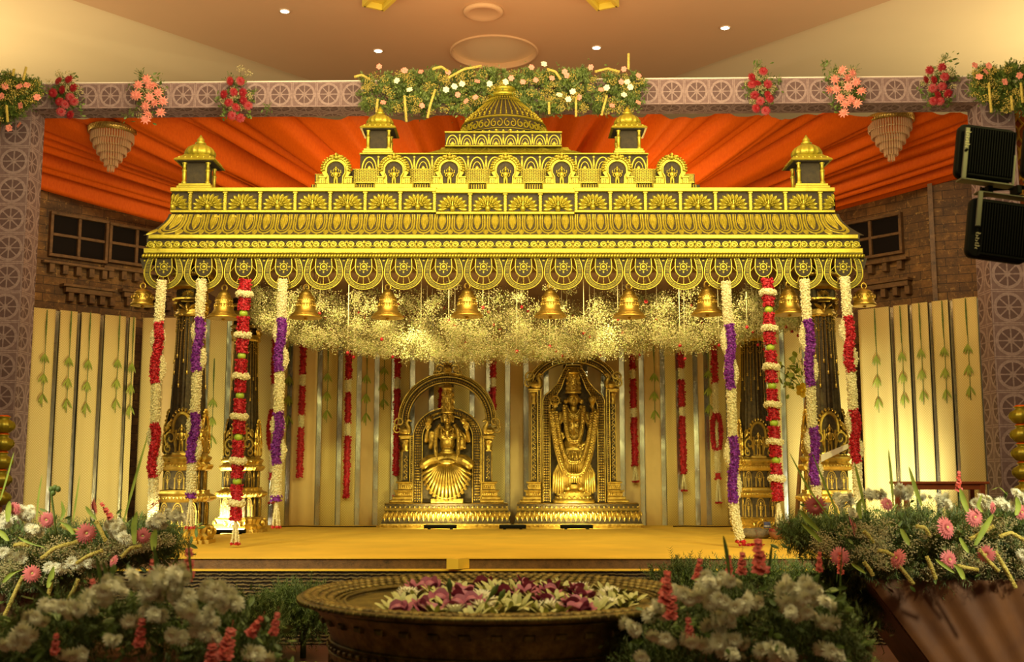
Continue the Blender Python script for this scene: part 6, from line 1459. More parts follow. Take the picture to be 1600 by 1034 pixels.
# --- flower banks beside the stage
def mumcluster(o, cx, cy, d, rpx, n=5, spread=1.5):
    for k in range(n):
        a = 2 * PI * k / max(1, n - 1) + rng.random(); q = 0 if k == 0 else spread * rpx * .75
        fl('chrysanthemum', 'chrysanthemum', cx + q * math.cos(a), cy + q * .6 * math.sin(a), d - (.03 if k == 0 else 0) + rng.normal(0, .015), rpx, o, (rng.normal(-.5, .35), rng.random() * 3, rng.normal(0, .5)))
def planter(name, pts_top, pts_bot, zt, lab):
    V = [(x, y, zt) for x, y in pts_top] + [(x, y, 0.0) for x, y in pts_bot]; n = 4
    g = FG(V, [(0, 1, 2, 3), (7, 6, 5, 4)] + [(i, n + i, n + (i + 1) % n, (i + 1) % n) for i in range(4)])
    # rippled cloth front, slightly outside the box
    A, B = np.array(V[0]), np.array(V[1]); C_, D_ = np.array(V[4]), np.array(V[5]); Rs = []
    for j in range(9):
        v = j / 8; a = A + (C_ - A) * v; b = B + (D_ - B) * v; u = np.linspace(0, 1, 80)[:, None]; r_ = a + (b - a) * u; r_[:, 1] -= .035 + .010 * np.sin(u[:, 0] * 60) * (1 - .3 * v) + .006 * np.sin(u[:, 0] * 23 + v * 3); Rs.append(r_)
    o = empty(name, ((V[0][0] + V[1][0]) / 2, V[0][1], 0), lab, 'planter', 'orange cloth wrapped planters', kind='thing')
    part('box', g, M['oldwood'], o); part('cloth_front', rings(Rs, closed=False, cap0=False, cap1=False), M['orange_cloth'], o); return o
dBk = 5.8
zpr = PZ(905, dBk); xl = PX(1352, 905, dBk); planter('planter', [(xl, dBk), (3.6, dBk), (3.6, dBk + 1.0), (xl + .1, dBk + 1.0)], [(PX(1492, 1034, dBk), dBk), (3.6, dBk), (3.6, dBk + .8), (PX(1500, 1034, dBk), dBk + .8)], zpr, 'flaring planter wrapped in orange-brown cloth under the right flower bank')
zpl = PZ(925, dBk + .2); planter('planter', [(-3.6, dBk + .2), (PX(95, 925, dBk + .2), dBk + .2), (PX(95, 925, dBk + .2), dBk + 1.1), (-3.6, dBk + 1.1)], [(-3.6, dBk + .2), (PX(35, 1034, dBk + .2), dBk + .2), (PX(35, 1034, dBk + .2), dBk + 1), (-3.6, dBk + 1)], zpl, 'planter wrapped in orange-brown cloth under the left flower bank')
rb = empty('flower_bank', (2.9, dBk + .3, zpr), 'wide flower bank of pink gerberas and white chrysanthemums standing on the right planter', 'flowers', 'flower banks beside the stage')
tp_ = lambda x: I_(x, [1240, 1300, 1400, 1500, 1640], [842, 822, 815, 815, 808]); bt_ = lambda x: I_(x, [1240, 1300, 1350, 1420, 1640], [838, 866, 895, 895, 900])
C = area_pts(330, 1240, 1640, tp_, bt_, dBk - .15, dBk + .5)
part('fern_foliage', ferns(C, .12, 13, .035, .0021, .45), M['fern'], rb)['kind'] = 'stuff'
part('broad_leaves', leaves(C[::2], 6, .05, .016, .07), M['leaf_green'], rb)['kind'] = 'stuff'
part('babys_breath', gypso(area_pts(190, 1275, 1630, lambda x: tp_(x) + 5, lambda x: bt_(x) + 5, dBk - .28, dBk + .1), .055, 70, .0036), [M['gyp'], M['gyp_stem']], rb)['kind'] = 'stuff'
ger = [(1274, 790, 17), (1333, 822, 17), (1479, 824, 18), (1523, 808, 15), (1312, 869, 15), (1402, 872, 16), (1483, 874, 15), (1541, 866, 14), (1386, 787, 11), (1552, 793, 10), (1596, 800, 12)]
for x, y, r_ in ger: fl('gerbera', 'gerbera', x, y, dBk - .34, r_, rb, (rng.normal(-.15, .25) if y != 872 else 1.1, rng.random() * 3, rng.normal(0, .3)))
for x, y, n in ((1367, 773, 5), (1412, 768, 6), (1319, 778, 5), (1473, 782, 5), (1535, 785, 6), (1594, 776, 5), (1597, 866, 2), (1330, 800, 2), (1440, 776, 2), (1570, 790, 3)): mumcluster(rb, x, y, dBk - .25, 9.5, n)
fx = [((1400, 880), (1410, 890), (1427, 912)), ((1448, 870), (1455, 885), (1462, 904)), ((1555, 862), (1572, 890), (1587, 918)), ((1350, 830), (1358, 838), (1364, 848)), ((1350, 878), (1358, 888), (1364, 899)), ((1562, 838), (1580, 832), (1604, 846)), ((1516, 842), (1535, 832), (1552, 822)), ((1530, 858), (1548, 880), (1560, 892)), ((1432, 822), (1445, 824), (1452, 836)), ((1496, 884), (1515, 888), (1528, 890)), ((1395, 868), (1385, 862), (1372, 860))]
for l in fx: part('foxtail', foxtail(pts3(l, dBk - .34), .0085), M['foxtail'], rb)
bl = [([(1280, 830), (1262, 812), (1250, 796)], .035), ([(1282, 846), (1266, 828), (1252, 816)], .035), ([(1298, 810), (1262, 762), (1232, 704)], .012), ([(1310, 805), (1290, 760), (1268, 705)], .012), ([(1352, 800), (1343, 755), (1335, 722)], .016), ([(1396, 790), (1392, 740), (1388, 700)], .014), ([(1440, 790), (1430, 762), (1420, 728)], .022), ([(1512, 800), (1505, 780), (1500, 762)], .03), ([(1524, 852), (1540, 822), (1552, 802)], .035), ([(1464, 874), (1476, 884), (1492, 896)], .03), ([(1332, 880), (1342, 888), (1352, 896)], .03), ([(1500, 840), (1508, 855), (1513, 864)], .025), ([(1550, 765), (1562, 760), (1576, 775)], .006), ([(1506, 905), (1500, 890), (1490, 880)], .03), ([(1408, 826), (1416, 842), (1420, 852)], .03), ([(1535, 800), (1528, 790), (1534, 772)], .02), ([(1588, 805), (1592, 790), (1588, 775)], .03), ([(1345, 810), (1341, 790), (1346, 778)], .025)]
for l, w_ in bl: part('leaf_blade', blade(pts3(l, dBk - .36), w_), M['leaf_light'], rb)
def glad(o, x, y0, y1, d, k=1.0, tl=0):
    a, b = P(x, y0, d), P(x + tl, y1, d); h = (b - a).length; g_ = put('gladiolus', 'gladiolus', a, h, o, (0, math.atan2(b.x - a.x, b.z - a.z), rng.random() * .8 - .4)); g_.scale = (h * k, h * k, h); return g_
glad(rb, 1498, 775, 732, dBk - .3, 1.3); glad(rb, 1314, 905, 858, dBk - .45, 1.2, -3); glad(rb, 1281, 900, 858, dBk - .45, 1.1)
lb = empty('flower_bank', (-3.0, dBk + .4, zpl), 'wide flower bank of white chrysanthemums and pink gerberas standing on the left planter', 'flowers', 'flower banks beside the stage')
tp_ = lambda x: I_(x, [-40, 100, 200, 270], [828, 840, 842, 842]); bt_ = lambda x: I_(x, [-40, 60, 130, 200, 270], [935, 925, 895, 868, 850])
C = area_pts(300, -40, 268, tp_, bt_, dBk, dBk + .6)
part('fern_foliage', ferns(C, .12, 13, .035, .0021, .3), M['fern'], lb)['kind'] = 'stuff'
part('broad_leaves', leaves(C[::2], 6, .05, .016, .07), M['leaf_green'], lb)['kind'] = 'stuff'
part('babys_breath', gypso(area_pts(150, -30, 262, lambda x: tp_(x) + 5, lambda x: bt_(x) - 8, dBk - .15, dBk + .2), .055, 70, .0036), [M['gyp'], M['gyp_stem']], lb)['kind'] = 'stuff'
for x, y, r_ in ((22, 795, 11), (73, 812, 13), (135, 833, 16), (50, 896, 14), (223, 837, 13), (240, 789, 14), (147, 791, 13), (177, 876, 10)): fl('gerbera', 'gerbera', x, y, dBk - .2, r_, lb, (1.0 if (x, y) in ((240, 789), (147, 791), (177, 876)) else rng.normal(-.1, .25), rng.random() * 3, rng.normal(0, .3)))
for x, y, n in ((39, 801, 6), (54, 827, 5), (9, 812, 5), (180, 824, 6), (192, 838, 3), (246, 815, 6), (272, 806, 5), (6, 863, 3), (87, 887, 3), (150, 880, 3), (112, 878, 2), (30, 868, 2)): mumcluster(lb, x, y, dBk - .12, 9.5, n)
for l in (((65, 872), (87, 855), (122, 846)), ((120, 880), (138, 868), (160, 860)), ((36, 900), (24, 925), (7, 962)), ((82, 900), (78, 920), (73, 936)), ((122, 905), (115, 922), (102, 942)), ((190, 870), (204, 856), (220, 853)), ((96, 820), (110, 828), (128, 830)), ((150, 815), (158, 830), (165, 845)), ((22, 852), (32, 850), (45, 852))): part('foxtail', foxtail(pts3(l, dBk - .2), .0085), M['foxtail'], lb)
for l, w_ in (([(193, 815), (212, 745), (232, 676)], .014), ([(57, 812), (60, 775), (66, 740)], .01), ([(114, 815), (119, 780), (125, 740)], .01), ([(0, 782), (12, 742), (22, 705)], .01), ([(12, 815), (13, 795), (15, 782)], .03), ([(95, 812), (100, 800), (96, 782)], .02), ([(210, 850), (209, 820), (214, 798)], .03), ([(5, 910), (18, 895), (38, 888)], .03), ([(70, 855), (45, 848), (28, 838)], .035), ([(75, 918), (80, 900), (84, 884)], .03), ([(115, 835), (105, 820), (92, 814)], .03), ([(150, 812), (140, 800), (134, 790)], .025), ([(12, 845), (0, 830), (-15, 822)], .04), ([(240, 860), (240, 840), (243, 826)], .035)): part('leaf_blade', blade(pts3(l, dBk - .22), w_), M['leaf_light'], lb)
glad(lb, 178, 816, 782, dBk - .15, 1.2, -22)
part('bud_stem', J(tube(pts3([(88, 835), (84, 800), (80, 770), (86, 762)], dBk - .2), .005, 6), *[ell(*P(x, y, dBk - .2), .014, .014, .016, 8, 6) for x, y in ((80, 764), (86, 762), (91, 764), (83, 770))]), M['leaf_green'], lb)
# --- flower masses nearest to the camera
def fore(x0, x1, d, tpf, btf, mums, glads, lab, loc, nf=230):
    o = empty('flower_arrangement', loc, lab, 'flowers', 'flower arrangements in front of the stage')
    zz = P((x0 + x1) / 2, 1060, d).z
    C = area_pts(nf, x0, x1, tpf, btf, d + .02, d + .45)
    part('fern_foliage', ferns(C, .075, 12, .024, .0016, .4), M['fern'], o)['kind'] = 'stuff'
    part('broad_leaves', leaves(C, 9, .038, .016, .045), M['leaf_green'], o)['kind'] = 'stuff'
    part('stand', J(lathe([(.12, 0), (.10, .02), (.05, .05), (.045, zz * .7), (.14, zz * .8), (.20, zz + .05)], 20).t(loc[0], loc[1], 0)), M['clay'], o)
    for x, y, n, r_ in mums: mumcluster(o, x, y, d - .02, r_, n)
    for g_ in glads: glad(o, *g_)
    return o
dF = 3.1
ml = [(82, 947, 3, 12), (125, 952, 5, 14), (150, 935, 5, 14), (175, 917, 4, 14), (200, 908, 4, 14), (250, 908, 6, 16), (272, 897, 4, 15), (237, 924, 4, 14), (285, 925, 4, 14), (335, 925, 6, 15), (358, 938, 4, 14), (285, 945, 3, 13), (240, 960, 3, 13), (297, 957, 3, 13), (326, 966, 4, 13), (270, 992, 2, 14), (307, 985, 2, 13), (327, 990, 2, 13), (110, 1022, 3, 14), (37, 985, 4, 14), (22, 1003, 4, 13), (405, 1022, 3, 14), (55, 965, 3, 12), (170, 1000, 2, 12), (200, 970, 2, 12)]
gl_ = [(240, 925, 868, dF + .25, 1.5, -2), (292, 920, 850, dF + .25, 1.5, 4), (146, 945, 900, dF + .2, 1.6, -2), (345, 1040, 975, dF - .05, 2.2, 18), (330, 1050, 1000, dF - .05, 2.6, 2), (385, 1000, 960, dF, 2.0, 26), (215, 1020, 960, dF - .05, 1.6, 8), (425, 1000, 952, dF, 1.6, 10), (85, 1030, 985, dF - .03, 1.7, 4)]
tl_ = lambda x: I_(x, [-60, 60, 150, 250, 350, 430], [1020, 965, 950, 938, 955, 1000]); b_l = lambda x: 1075
fo = fore(-70, 420, dF, tl_, b_l, ml, gl_, 'dim arrangement of white chrysanthemums and coral gladioli left of the brass bowl', (PX(190, 1000, dF + .2), dF + .25, 0))
for l, w_ in (([(160, 925), (155, 890), (150, 868)], .012), ([(245, 905), (243, 870), (240, 852)], .012), ([(90, 960), (70, 925), (45, 905)], .016), ([(300, 905), (297, 880), (294, 845)], .008), ([(165, 940), (168, 900), (160, 875)], .014)): part('leaf_blade', blade(pts3(l, dF + .15), w_), M['leaf_green'], fo)
dR = 3.3
mr = [(1108, 908, 4, 12), (1068, 928, 3, 13), (1090, 930, 4, 13), (1140, 908, 3, 12), (1024, 955, 4, 13), (984, 978, 3, 12), (1020, 992, 2, 12), (1040, 998, 2, 11), (1120, 936, 4, 13), (1168, 940, 4, 13), (1148, 950, 3, 13), (1116, 972, 4, 13), (1132, 964, 3, 12), (1080, 1002, 3, 13), (1120, 1006, 4, 13), (1148, 1000, 3, 13), (1144, 1022, 3, 13), (1232, 914, 4, 13), (1264, 918, 4, 13), (1228, 940, 3, 13), (1256, 934, 4, 13), (1288, 940, 3, 13), (1236, 956, 3, 12), (1260, 956, 3, 12), (1288, 972, 3, 13), (1200, 1014, 4, 13), (1222, 1022, 4, 13), (1296, 1018, 3, 14), (1000, 1025, 2, 11)]
gr_ = [(1040, 955, 885, dR - .05, 1.9, 2), (1046, 975, 925, dR - .06, 2.2, 6), (1088, 915, 868, dR + .2, 1.7, 6), (1140, 915, 862, dR + .2, 1.5, -2), (1158, 905, 858, dR + .2, 1.8, 2), (1190, 908, 835, dR + .15, 1.9, -8), (1280, 900, 858, dR + .2, 1.4, 0), (1080, 1010, 960, dR - .05, 1.6, -6)]
tr_ = lambda x: I_(x, [975, 1040, 1100, 1200, 1290, 1350], [1000, 962, 945, 938, 945, 1000])
fo2 = fore(985, 1345, dR, tr_, b_l, mr, gr_, 'dim arrangement of white chrysanthemums and coral gladioli right of the brass bowl', (PX(1170, 1000, dR + .2), dR + .25, 0), 210)
for l, w_ in (([(1140, 900), (1135, 860), (1130, 835)], .012), ([(1200, 900), (1204, 870), (1206, 850)], .010), ([(1312, 960), (1313, 900), (1316, 850)], .006)): part('leaf_blade', blade(pts3(l, dR + .15), w_), M['leaf_green'], fo2)
# --- greens at the stage foot
for (x0, x1, y0, y1, d, lab) in ((430, 500, 935, 985, 6.9, 'dark green fern clump at the stage foot, left of the brass bowl'), (1285, 1370, 900, 985, 6.0, 'dark green fern clump beside the right planter'), (360, 430, 955, 990, 6.6, 'low dark fern clump behind the left foreground flowers'), (1020, 1290, 895, 920, 6.9, 'row of dark fern against the stage front behind the right foreground flowers')):
    C = area_pts(70, x0, x1, lambda x: y0, lambda x: y1, d, d + .35); c0 = P((x0 + x1) / 2, y1, d); part_ = J(ferns(C, .13, 12, .035, .0028, .5), tube([(c0.x, d + .2, 0), (c0.x, d + .2, c0.z + .1)], .02, 6))
    o = thing('fern_clump', part_.t(-c0.x, -c0.y, 0), M['fern'], lab, 'plant', None, (c0.x, c0.y, 0))
gr = [blade([(PX(x, 1000, 6.5), 6.5 + .1 * rng.random(), .0 + .005), (PX(x + 20 * rng.normal(), 985, 6.5), 6.45, .05 + .05 * rng.random()), (PX(x + 60 * rng.normal(), 995, 6.5), 6.3 + .2 * rng.random(), .03)], .01) for x in np.linspace(420, 510, 40)]
thing('grass_blades', J(gr), M['leaf_light'], 'loose yellow-green grass blades on the tiles beside the bowl', 'grass', None, (0, 0, 0), 'stuff')
# ------------------------------------------------------------ brass bowl with floating flowers
BX, BY, BZ, BRr = -.046, 4.0, .732, .71
bo = empty('brass_bowl', (BX, BY, 0), 'huge round antique-brass bowl with a wide scaled rim, filled with flowers', 'bowl')
UB = [M['urn'], M['brass_dark']]
pf = [(.36, 0), (.40, .02), (.38, .05), (.33, .10), (.36, .16), (.44, .24), (.52, .34), (.575, .45), (.60, .54), (.595, .60), (.62, .66), (.655, .70), (.66, .705)]
g = [lathe(pf, 96)]
for k in range(40):
    a = 2 * PI * k / 40
    g.append(J(stroke(arc(0, 0, .036, 0, 2 * PI, 16)[:-1], .010, .012, True), blob(0, 0, .018, None, .010)).t(0, -.590, .50).r('Z', a))
    g.append(bbox(-.018, .018, -.012, .01, 0, .02, .004).t(0, -.625, .655).r('Z', a)); g.append(leaf(0, 0, 0, .05, .02, .01).t(0, -.585, .475).r('Z', a + PI / 40))
for k in range(90): g.append(bbox(-.010, .010, -.008, .004, 0, .014, .003).t(0, -.602, .565).r('Z', 2 * PI * k / 90))
for r_, z in ((.598, .59), (.60, .555), (.595, .45)): g.append(tube([(r_ * math.cos(a), r_ * math.sin(a), z) for a in np.linspace(0, 2 * PI, 72, endpoint=False)], .005, 5, True))
part('bowl_body', J(g).t(BX, BY, 0), UB, bo)
rp = [(.64, .705), (.69, .712), (.71, .722), (.71, .732), (.70, .738), (.66, .735), (.60, .722), (.565, .712), (.555, .715), (.548, .712), (.545, .70), (.535, .60), (.46, .56), (.0, .55)]
g = [lathe(rp, 96, caps=False)]
for row, (r_, z, n, s) in enumerate(((.682, .736, 120, .019), (.655, .734, 112, .019), (.628, .728, 104, .019), (.600, .722, 96, .018))):
    X = np.array([(r_ * math.cos(2 * PI * (k + .5 * (row % 2)) / n), r_ * math.sin(2 * PI * (k + .5 * (row % 2)) / n), z) for k in range(n)])
    g.append(scatter(ell(0, 0, 0, 1, 1, .55, 8, 6), X, s, False))
for k in range(140): g.append(lathe([(.004, -.006), (.004, .006)], 6).t(.712, 0, .727).r('Z', 2 * PI * k / 140))
for r_, z in ((.571, .718), (.550, .716)): g.append(tube([(r_ * math.cos(a), r_ * math.sin(a), z) for a in np.linspace(0, 2 * PI, 72, endpoint=False)], .006, 6, True))
part('rim', J(g).t(BX, BY, 0), UB, bo)
part('water', lathe([(.54, .69), (.0, .69)], 64, caps=False).t(BX, BY, 0), simple('dark_water', (.03, .025, .012), .08), bo)
proto('lotus', lambda: J([petal(1.0, .55, 1.1, -.5, 5).r('Y', 2 * PI * k / 7) for k in range(7)] + [petal(.8, .5, 2.0, -.8, 5).r('Y', 2 * PI * (k + .5) / 6) for k in range(6)]).r('X', -PI / 2), [M['lotus_pink']])
proto('rose', lambda: rosette(1.0).r('X', -PI / 2), [M['lotus_pink']]); proto('lily', lambda: J([petal(1.0, .42, .9, -.35, 5).r('Y', 2 * PI * k / 6) for k in range(6)] + [petal(.7, .3, 1.6, -.6, 4).r('Y', 2 * PI * (k + .5) / 5) for k in range(5)]).r('X', -PI / 2), [M['lotus_yellow']])
proto('floating_chrysanthemum', lambda: mum(1.0).r('X', -PI / 2), [M['white_petal'], M['disc']])
r5 = random.Random(12); placed = []
cand = []
LBL = {'lotus': ('pink lotus', 'lotus'), 'rose': ('pink rose', 'rose'), 'lily': ('yellow-green lily', 'lily'), 'floating_chrysanthemum': ('white chrysanthemum', 'chrysanthemum')}
for _ in range(900):
    a, q = r5.random() * 2 * PI, .49 * math.sqrt(r5.random()); x, y = q * math.cos(a), q * math.sin(a)
    if x < -.36 or any((x - u) ** 2 + (y - v) ** 2 < .082 ** 2 for u, v in placed): continue
    placed.append((x, y))
ORD = 'first second third fourth fifth sixth seventh eighth ninth tenth eleventh twelfth thirteenth fourteenth fifteenth sixteenth seventeenth eighteenth nineteenth twentieth'.split() + [t + '-' + q for t in ('twenty', 'thirty', 'forty') for q in 'first second third fourth fifth sixth seventh eighth ninth'.split()]
cnt = {}
for x, y in sorted(placed):
    k = r5.choice(['lotus', 'rose', 'rose', 'lily', 'lily', 'lily', 'floating_chrysanthemum', 'floating_chrysanthemum']); s = {'lotus': .054, 'rose': .054, 'lily': .062, 'floating_chrysanthemum': .06}[k]
    nm, cat = LBL[k]
    o = bpy.data.objects.new(cat, MB_[k]); COL.objects.link(o); o.location = (BX + x, BY + y, .695); o.scale = (s,) * 3; o.rotation_euler = (r5.gauss(0, .15) + .25, r5.gauss(0, .15), r5.random() * 6)
    cnt[nm] = cnt.get(nm, -1) + 1
    tag(o, nm + ' in the brass bowl, ' + ORD[cnt[nm]] + ' of its kind from the left edge', 'flower', nm + ' heads in the bowl', 'thing')
for k, (px, y0, y1, tl, lab) in enumerate(((704, 948, 905, -2, 'closed green lotus bud stem leaning in the bowl, leftmost of the three'), (752, 952, 914, 26, 'closed green lotus bud stem leaning in the bowl, middle of the three'), (772, 952, 922, 16, 'closed green lotus bud stem leaning in the bowl, rightmost of the three'))):
    a, b = P(px, y0, 3.75), P(px + tl, y1, 3.75); v = Vector(b) - Vector(a); o = empty('lotus_bud', tuple(a), lab, 'flower bud', 'lotus buds in the bowl')
    part('stem', tube([a, (a[0] + v.x * .5, a[1], a[2] + v.z * .5), b], .004, 6), M['leaf_green'], o)
    part('bud', limb([tuple(a + v * .55), tuple(a + v * .8), tuple(b)], [.006, .011, .004], 8), M['fern'], o)
# ------------------------------------------------------------ chandeliers
def chand():
    o = empty('chandelier', (0, 0, 0), 'x', 'chandelier', 'tiered crystal chandeliers')
    part('crown_ring', J(lathe([(.225, -.062), (.245, -.055), (.250, -.0), (.235, .004), (.225, 0)], 48, caps=False), lathe([(.23, .0), (.0, .006)], 32, caps=False), *[stroke([(-.012, -.055), (.012, -.003)], .009, .006).t(0, -.245, 0).r('Z', 2 * PI * k / 56) for k in range(56)]), M['chand_gold'], o, local=True)
    part('rod', tube([(0, 0, 0), (0, 0, .05)], .006, 6), M['chand_gold'], o, local=True)
    cr = lathe([(.2, 0), (1, -.12), (1, -.88), (.2, -1)], 6, smooth=False)
    for r_, z0, z1 in ((.215, -.055, -.155), (.185, -.13, -.225), (.145, -.20, -.295), (.105, -.27, -.36), (.065, -.33, -.42), (.03, -.40, -.475)):
        n = max(6, int(2 * PI * r_ / .026)); part('crystal_tier', J(*[cr.s_(.010, .010, z0 - z1).t(r_ * math.cos(2 * PI * k / n), r_ * math.sin(2 * PI * k / n), z0) for k in range(n)], tube([(r_ * math.cos(a), r_ * math.sin(a), z0) for a in np.linspace(0, 2 * PI, 28, endpoint=False)], .005, 5, True).mat(1)), [M['crystal'], M['chand_gold']], o, local=True)
    return o
c0 = chand(); c0.location = (PX(176, 203, 11.0), 11.0, PZ(201, 11.0)); c0['label'] = 'tiered crystal chandelier with gold ring, beside the left bouquets'; c0.scale = (.98, .98, .98)
c0['label'] = 'crystal chandelier hanging from the drape on the left, near the windows pair'
c1 = dup(c0, (PX(1390, 186, 10.9), 10.9, PZ(184, 10.9)), 'crystal chandelier hanging from the drape on the right, beside the black floodlights')
# ------------------------------------------------------------ black floodlights on a bar
DL = 4.4
def flood(cx, cy, w_px, h_px, ang, lab, up):
    c = P(cx, cy, DL); k = DL / FPX; W, H = w_px * k / 2, h_px * k / 2
    o = empty('floodlight', tuple(c), lab, 'floodlight', 'black floodlights on the stand'); o.rotation_euler = (0, ang, 0)
    def rr(W, H, r_, y): return [(sx * (W - r_) + r_ * math.cos(a), y, sz * (H - r_) + r_ * math.sin(a)) for sx, sz, a0 in ((1, 1, 0), (-1, 1, PI / 2), (-1, -1, PI), (1, -1, 1.5 * PI)) for a in np.linspace(a0, a0 + PI / 2, 6)]
    sh = rings([np.array(rr(W, H, .03, .0)), np.array(rr(W, H, .03, -.02)), np.array(rr(W * .96, H * .96, .028, -.035))])
    part('casing', sh, M['black_gloss'], o, local=True)
    fx_ = [bbox(-W * .62 + q * W * 1.5 / 17, -W * .62 + q * W * 1.5 / 17 + .004, -.055, -.03, -H * .82, H * .80, .001) for q in range(18)]
    part('cooling_fins', J(fx_, bbox(-W * .66, W * .93, -.05, -.03, -H * .95, -H * .82, .006), bbox(-W * .66, W * .93, -.05, -.03, H * .80, H * .88, .006)), M['black'], o, local=True)
    zs = (-H * .9, H * .15) if not up else (-H * 1.12, H * .80)
    br = part('bracket', J(bbox(-W * .86, -W * .70, -.058, -.05, (-H * 1.08 if up else -H * .02), (H * .78 if up else H * 1.15), .002), bbox(-W * .86, W * .95, -.058, .0, (-H * 1.12 if up else H * 1.12), (-H * 1.06 if up else H * 1.16), .002), bbox(W * .88, W * .96, -.058, -.05, (-H * 1.08 if up else -H * .02), (0 if up else H * 1.15), .002)), M['steel'], o, local=True)
    part('bolt', lathe([(.006, 0), (.006, .006), (.0, .007)], 10).r('X', PI / 2).t(-W * .78, -.058, 0 - H * .05), M['black'], o, local=True)
    # worn pale lettering down the bracket side, too small to read
    L_ = []
    z = H * .62 if up else -H * .25
    for q, s in enumerate(((0, 1, 1, 0), (1, 0), (0, 1, 0), (1, 0), (0, 0, 1), (1, 1, 0, 0), (0, 1))):
        for i, v in enumerate(s): L_.append(stroke([(-.007 + .005 * i, z + (.003 if v else -.003)), (-.003 + .005 * i, z - (.004 if v else -.001))], .0028, .001).t(-W * .78, -.0585, 0))
        z -= .0105
    part('lettering', J(L_), M['lettering'], o, local=True)
    return o
flood(1536, 243, 92, 90, R(8), 'black finned floodlight above the bar, wholly in view', True)
flood(1556, 362, 96, 98, R(8), 'black finned floodlight below the bar', False)
flood(1640, 243, 92, 90, R(8), 'black finned floodlight above the bar, cut off by the frame edge', True)
k_ = DL / FPX
o = empty('light_stand', (PX(1665, 300, DL + .06), DL + .03, 0), 'black bar of the floodlight stand reaching in beside the lights', 'light stand')
b0_, b1_ = P(1533, 296, DL + .03), P(1665, 290, DL + .03)
part('cross_bar', J(tube([b0_, b1_], .009, 10), tube([(b0_[0], DL + .03, b0_[2]), (b0_[0] - .001, DL + .03, b0_[2])], .013, 8), *[bbox(PX(x, 296, DL) - .01, PX(x, 296, DL) + .01, DL - .02, DL + .05, PZ(296, DL) - .02, PZ(296, DL) + .015, .003) for x in (1545, 1590)]), M['black'], o)
part('pole', tube([(b1_[0], DL + .03, .02), (b1_[0], DL + .03, b1_[2] + .1)], .018, 12), M['black'], o)
for a in (.3, 2.4, 4.5): part('leg', tube([(b1_[0], DL + .03, .5), (b1_[0] + .45 * math.cos(a), DL + .03 + .45 * math.sin(a), .01)], .011, 8), M['black'], o)
part('cable', tube([P(1520, 313, DL + .02), P(1530, 308, DL), P(1560, 306, DL), P(1610, 305, DL), P(1660, 300, DL + .02)], .003, 6), M['black'], o)
# ------------------------------------------------------------ red-brown bench
d = 9.7; x0, x1 = PX(1398, 756, d), PX(1536, 756, d); zt = PZ(752, d)
o = empty('low_bench', ((x0 + x1) / 2, d, STZ - .01), 'red-brown wooden bench behind the right flower bank', 'bench')
part('seat', J(bbox(x0, x1, d - .14, d + .14, zt - .022, zt, .004), bbox(x0 + .03, x1 - .03, d - .12, d - .10, zt - .07, zt - .022, .002)), M['redwood'], o)
for sx in (x0 + .06, x1 - .06):
    for sy in (d - .11, d + .11): part('leg', bbox(sx - .02, sx + .02, sy - .02, sy + .02, STZ - .01, zt - .02, .003), M['redwood'], o)
# ------------------------------------------------------------ stacked gold pots at both ends
def pots(x, y, zb_, lab, n=5):
    o = empty('pot_stack', (x, y, 0), lab, 'stacked pots', 'stacks of gold ribbed pots')
    part('stand', lathe([(.12, 0), (.12, .03), (.03, .05), (.03, zb_)], 16), M['clay'], o, local=True)
    for k in range(n):
        pt = part('pot', lathe([(.03, 0), (.06, .01), (.095, .05), (.10, .075), (.085, .105), (.05, .125), (.045, .135), (.06, .145), (.06, .15)], 40, rib=[0, .08, .12, .12, .1, .04, 0, 0, 0], ribn=14).t(0, 0, zb_ + k * .16), M['gold'], o, local=True)
        part('collar', lathe([(.05, .145), (.055, .155), (.035, .165)], 20).t(0, 0, zb_ + k * .16), M['orange'], pt, local=True)
pots(PX(2, 720, 9.8), 9.8, PZ(790, 9.8), 'stack of gold ribbed pots at the far left edge, before the pillar')
pots(PX(1600, 720, 9.4), 9.4, PZ(780, 9.4), 'stack of gold ribbed pots at the far right edge, before the pillar')
# ------------------------------------------------------------ offerings beside the right columns
d = 10.0
o = empty('branch_stand', tuple(P(1243, 815, 10.2))[:2] + (STZ,), 'thin bare branch with green leaves and a yellow flower, behind the red and lime garland', 'branch')
pb_ = [P(1243, 822, 10.2), P(1248, 760, 10.2), P(1252, 700, 10.2), P(1258, 640, 10.2), P(1260, 600, 10.2), P(1252, 560, 10.25)]; pb_[0].z = STZ
part('stem', tube(pb_, [.022, .02, .018, .014, .008, .004], 8), M['bark'], o)
C = np.array([P(1240 + 16 * rng.normal(), 580 + 16 * rng.normal(), 10.2) for _ in range(16)]); part('leaves', J(leaves(C, 3, .07, .045, .02), *[tube([P(1258, 610, 10.2), tuple(c)], .002, 4) for c in C]), M['leaf_light'], o)
f_ = part('yellow_flower', J([petal(.07, .06, .9, -.3, 5).r('Y', 2 * PI * k / 6) for k in range(6)] + [ell(0, -.02, 0, .02, .03, .02)]).t(*P(1253, 610, 10.12)), simple('yellow_petal', (.82, .55, .03), .5), o)
def bowlthing(nm, px, py, d, r_, h, mat, lab, cat, petals=True):
    c = P(px, py, d); o = empty(nm, (c.x, d, STZ), lab, cat)
    part('bowl', lathe([(r_ * .45, 0), (r_ * .75, h * .3), (r_, h), (r_ * .95, h), (r_ * .7, h * .4), (0, h * .3)], 28), mat, o, local=True)
    if petals:
        X = np.array([(r_ * .8 * math.sqrt(q) * math.cos(k * 2.4), r_ * .8 * math.sqrt(q) * math.sin(k * 2.4), h * .95 + .02 * rng.random()) for k, q in enumerate(np.linspace(0, 1, 60))]); part('red_petals', scatter(OCT.s_(1, 1, .3), X, .018), M['red'], o, local=True)['kind'] = 'stuff'
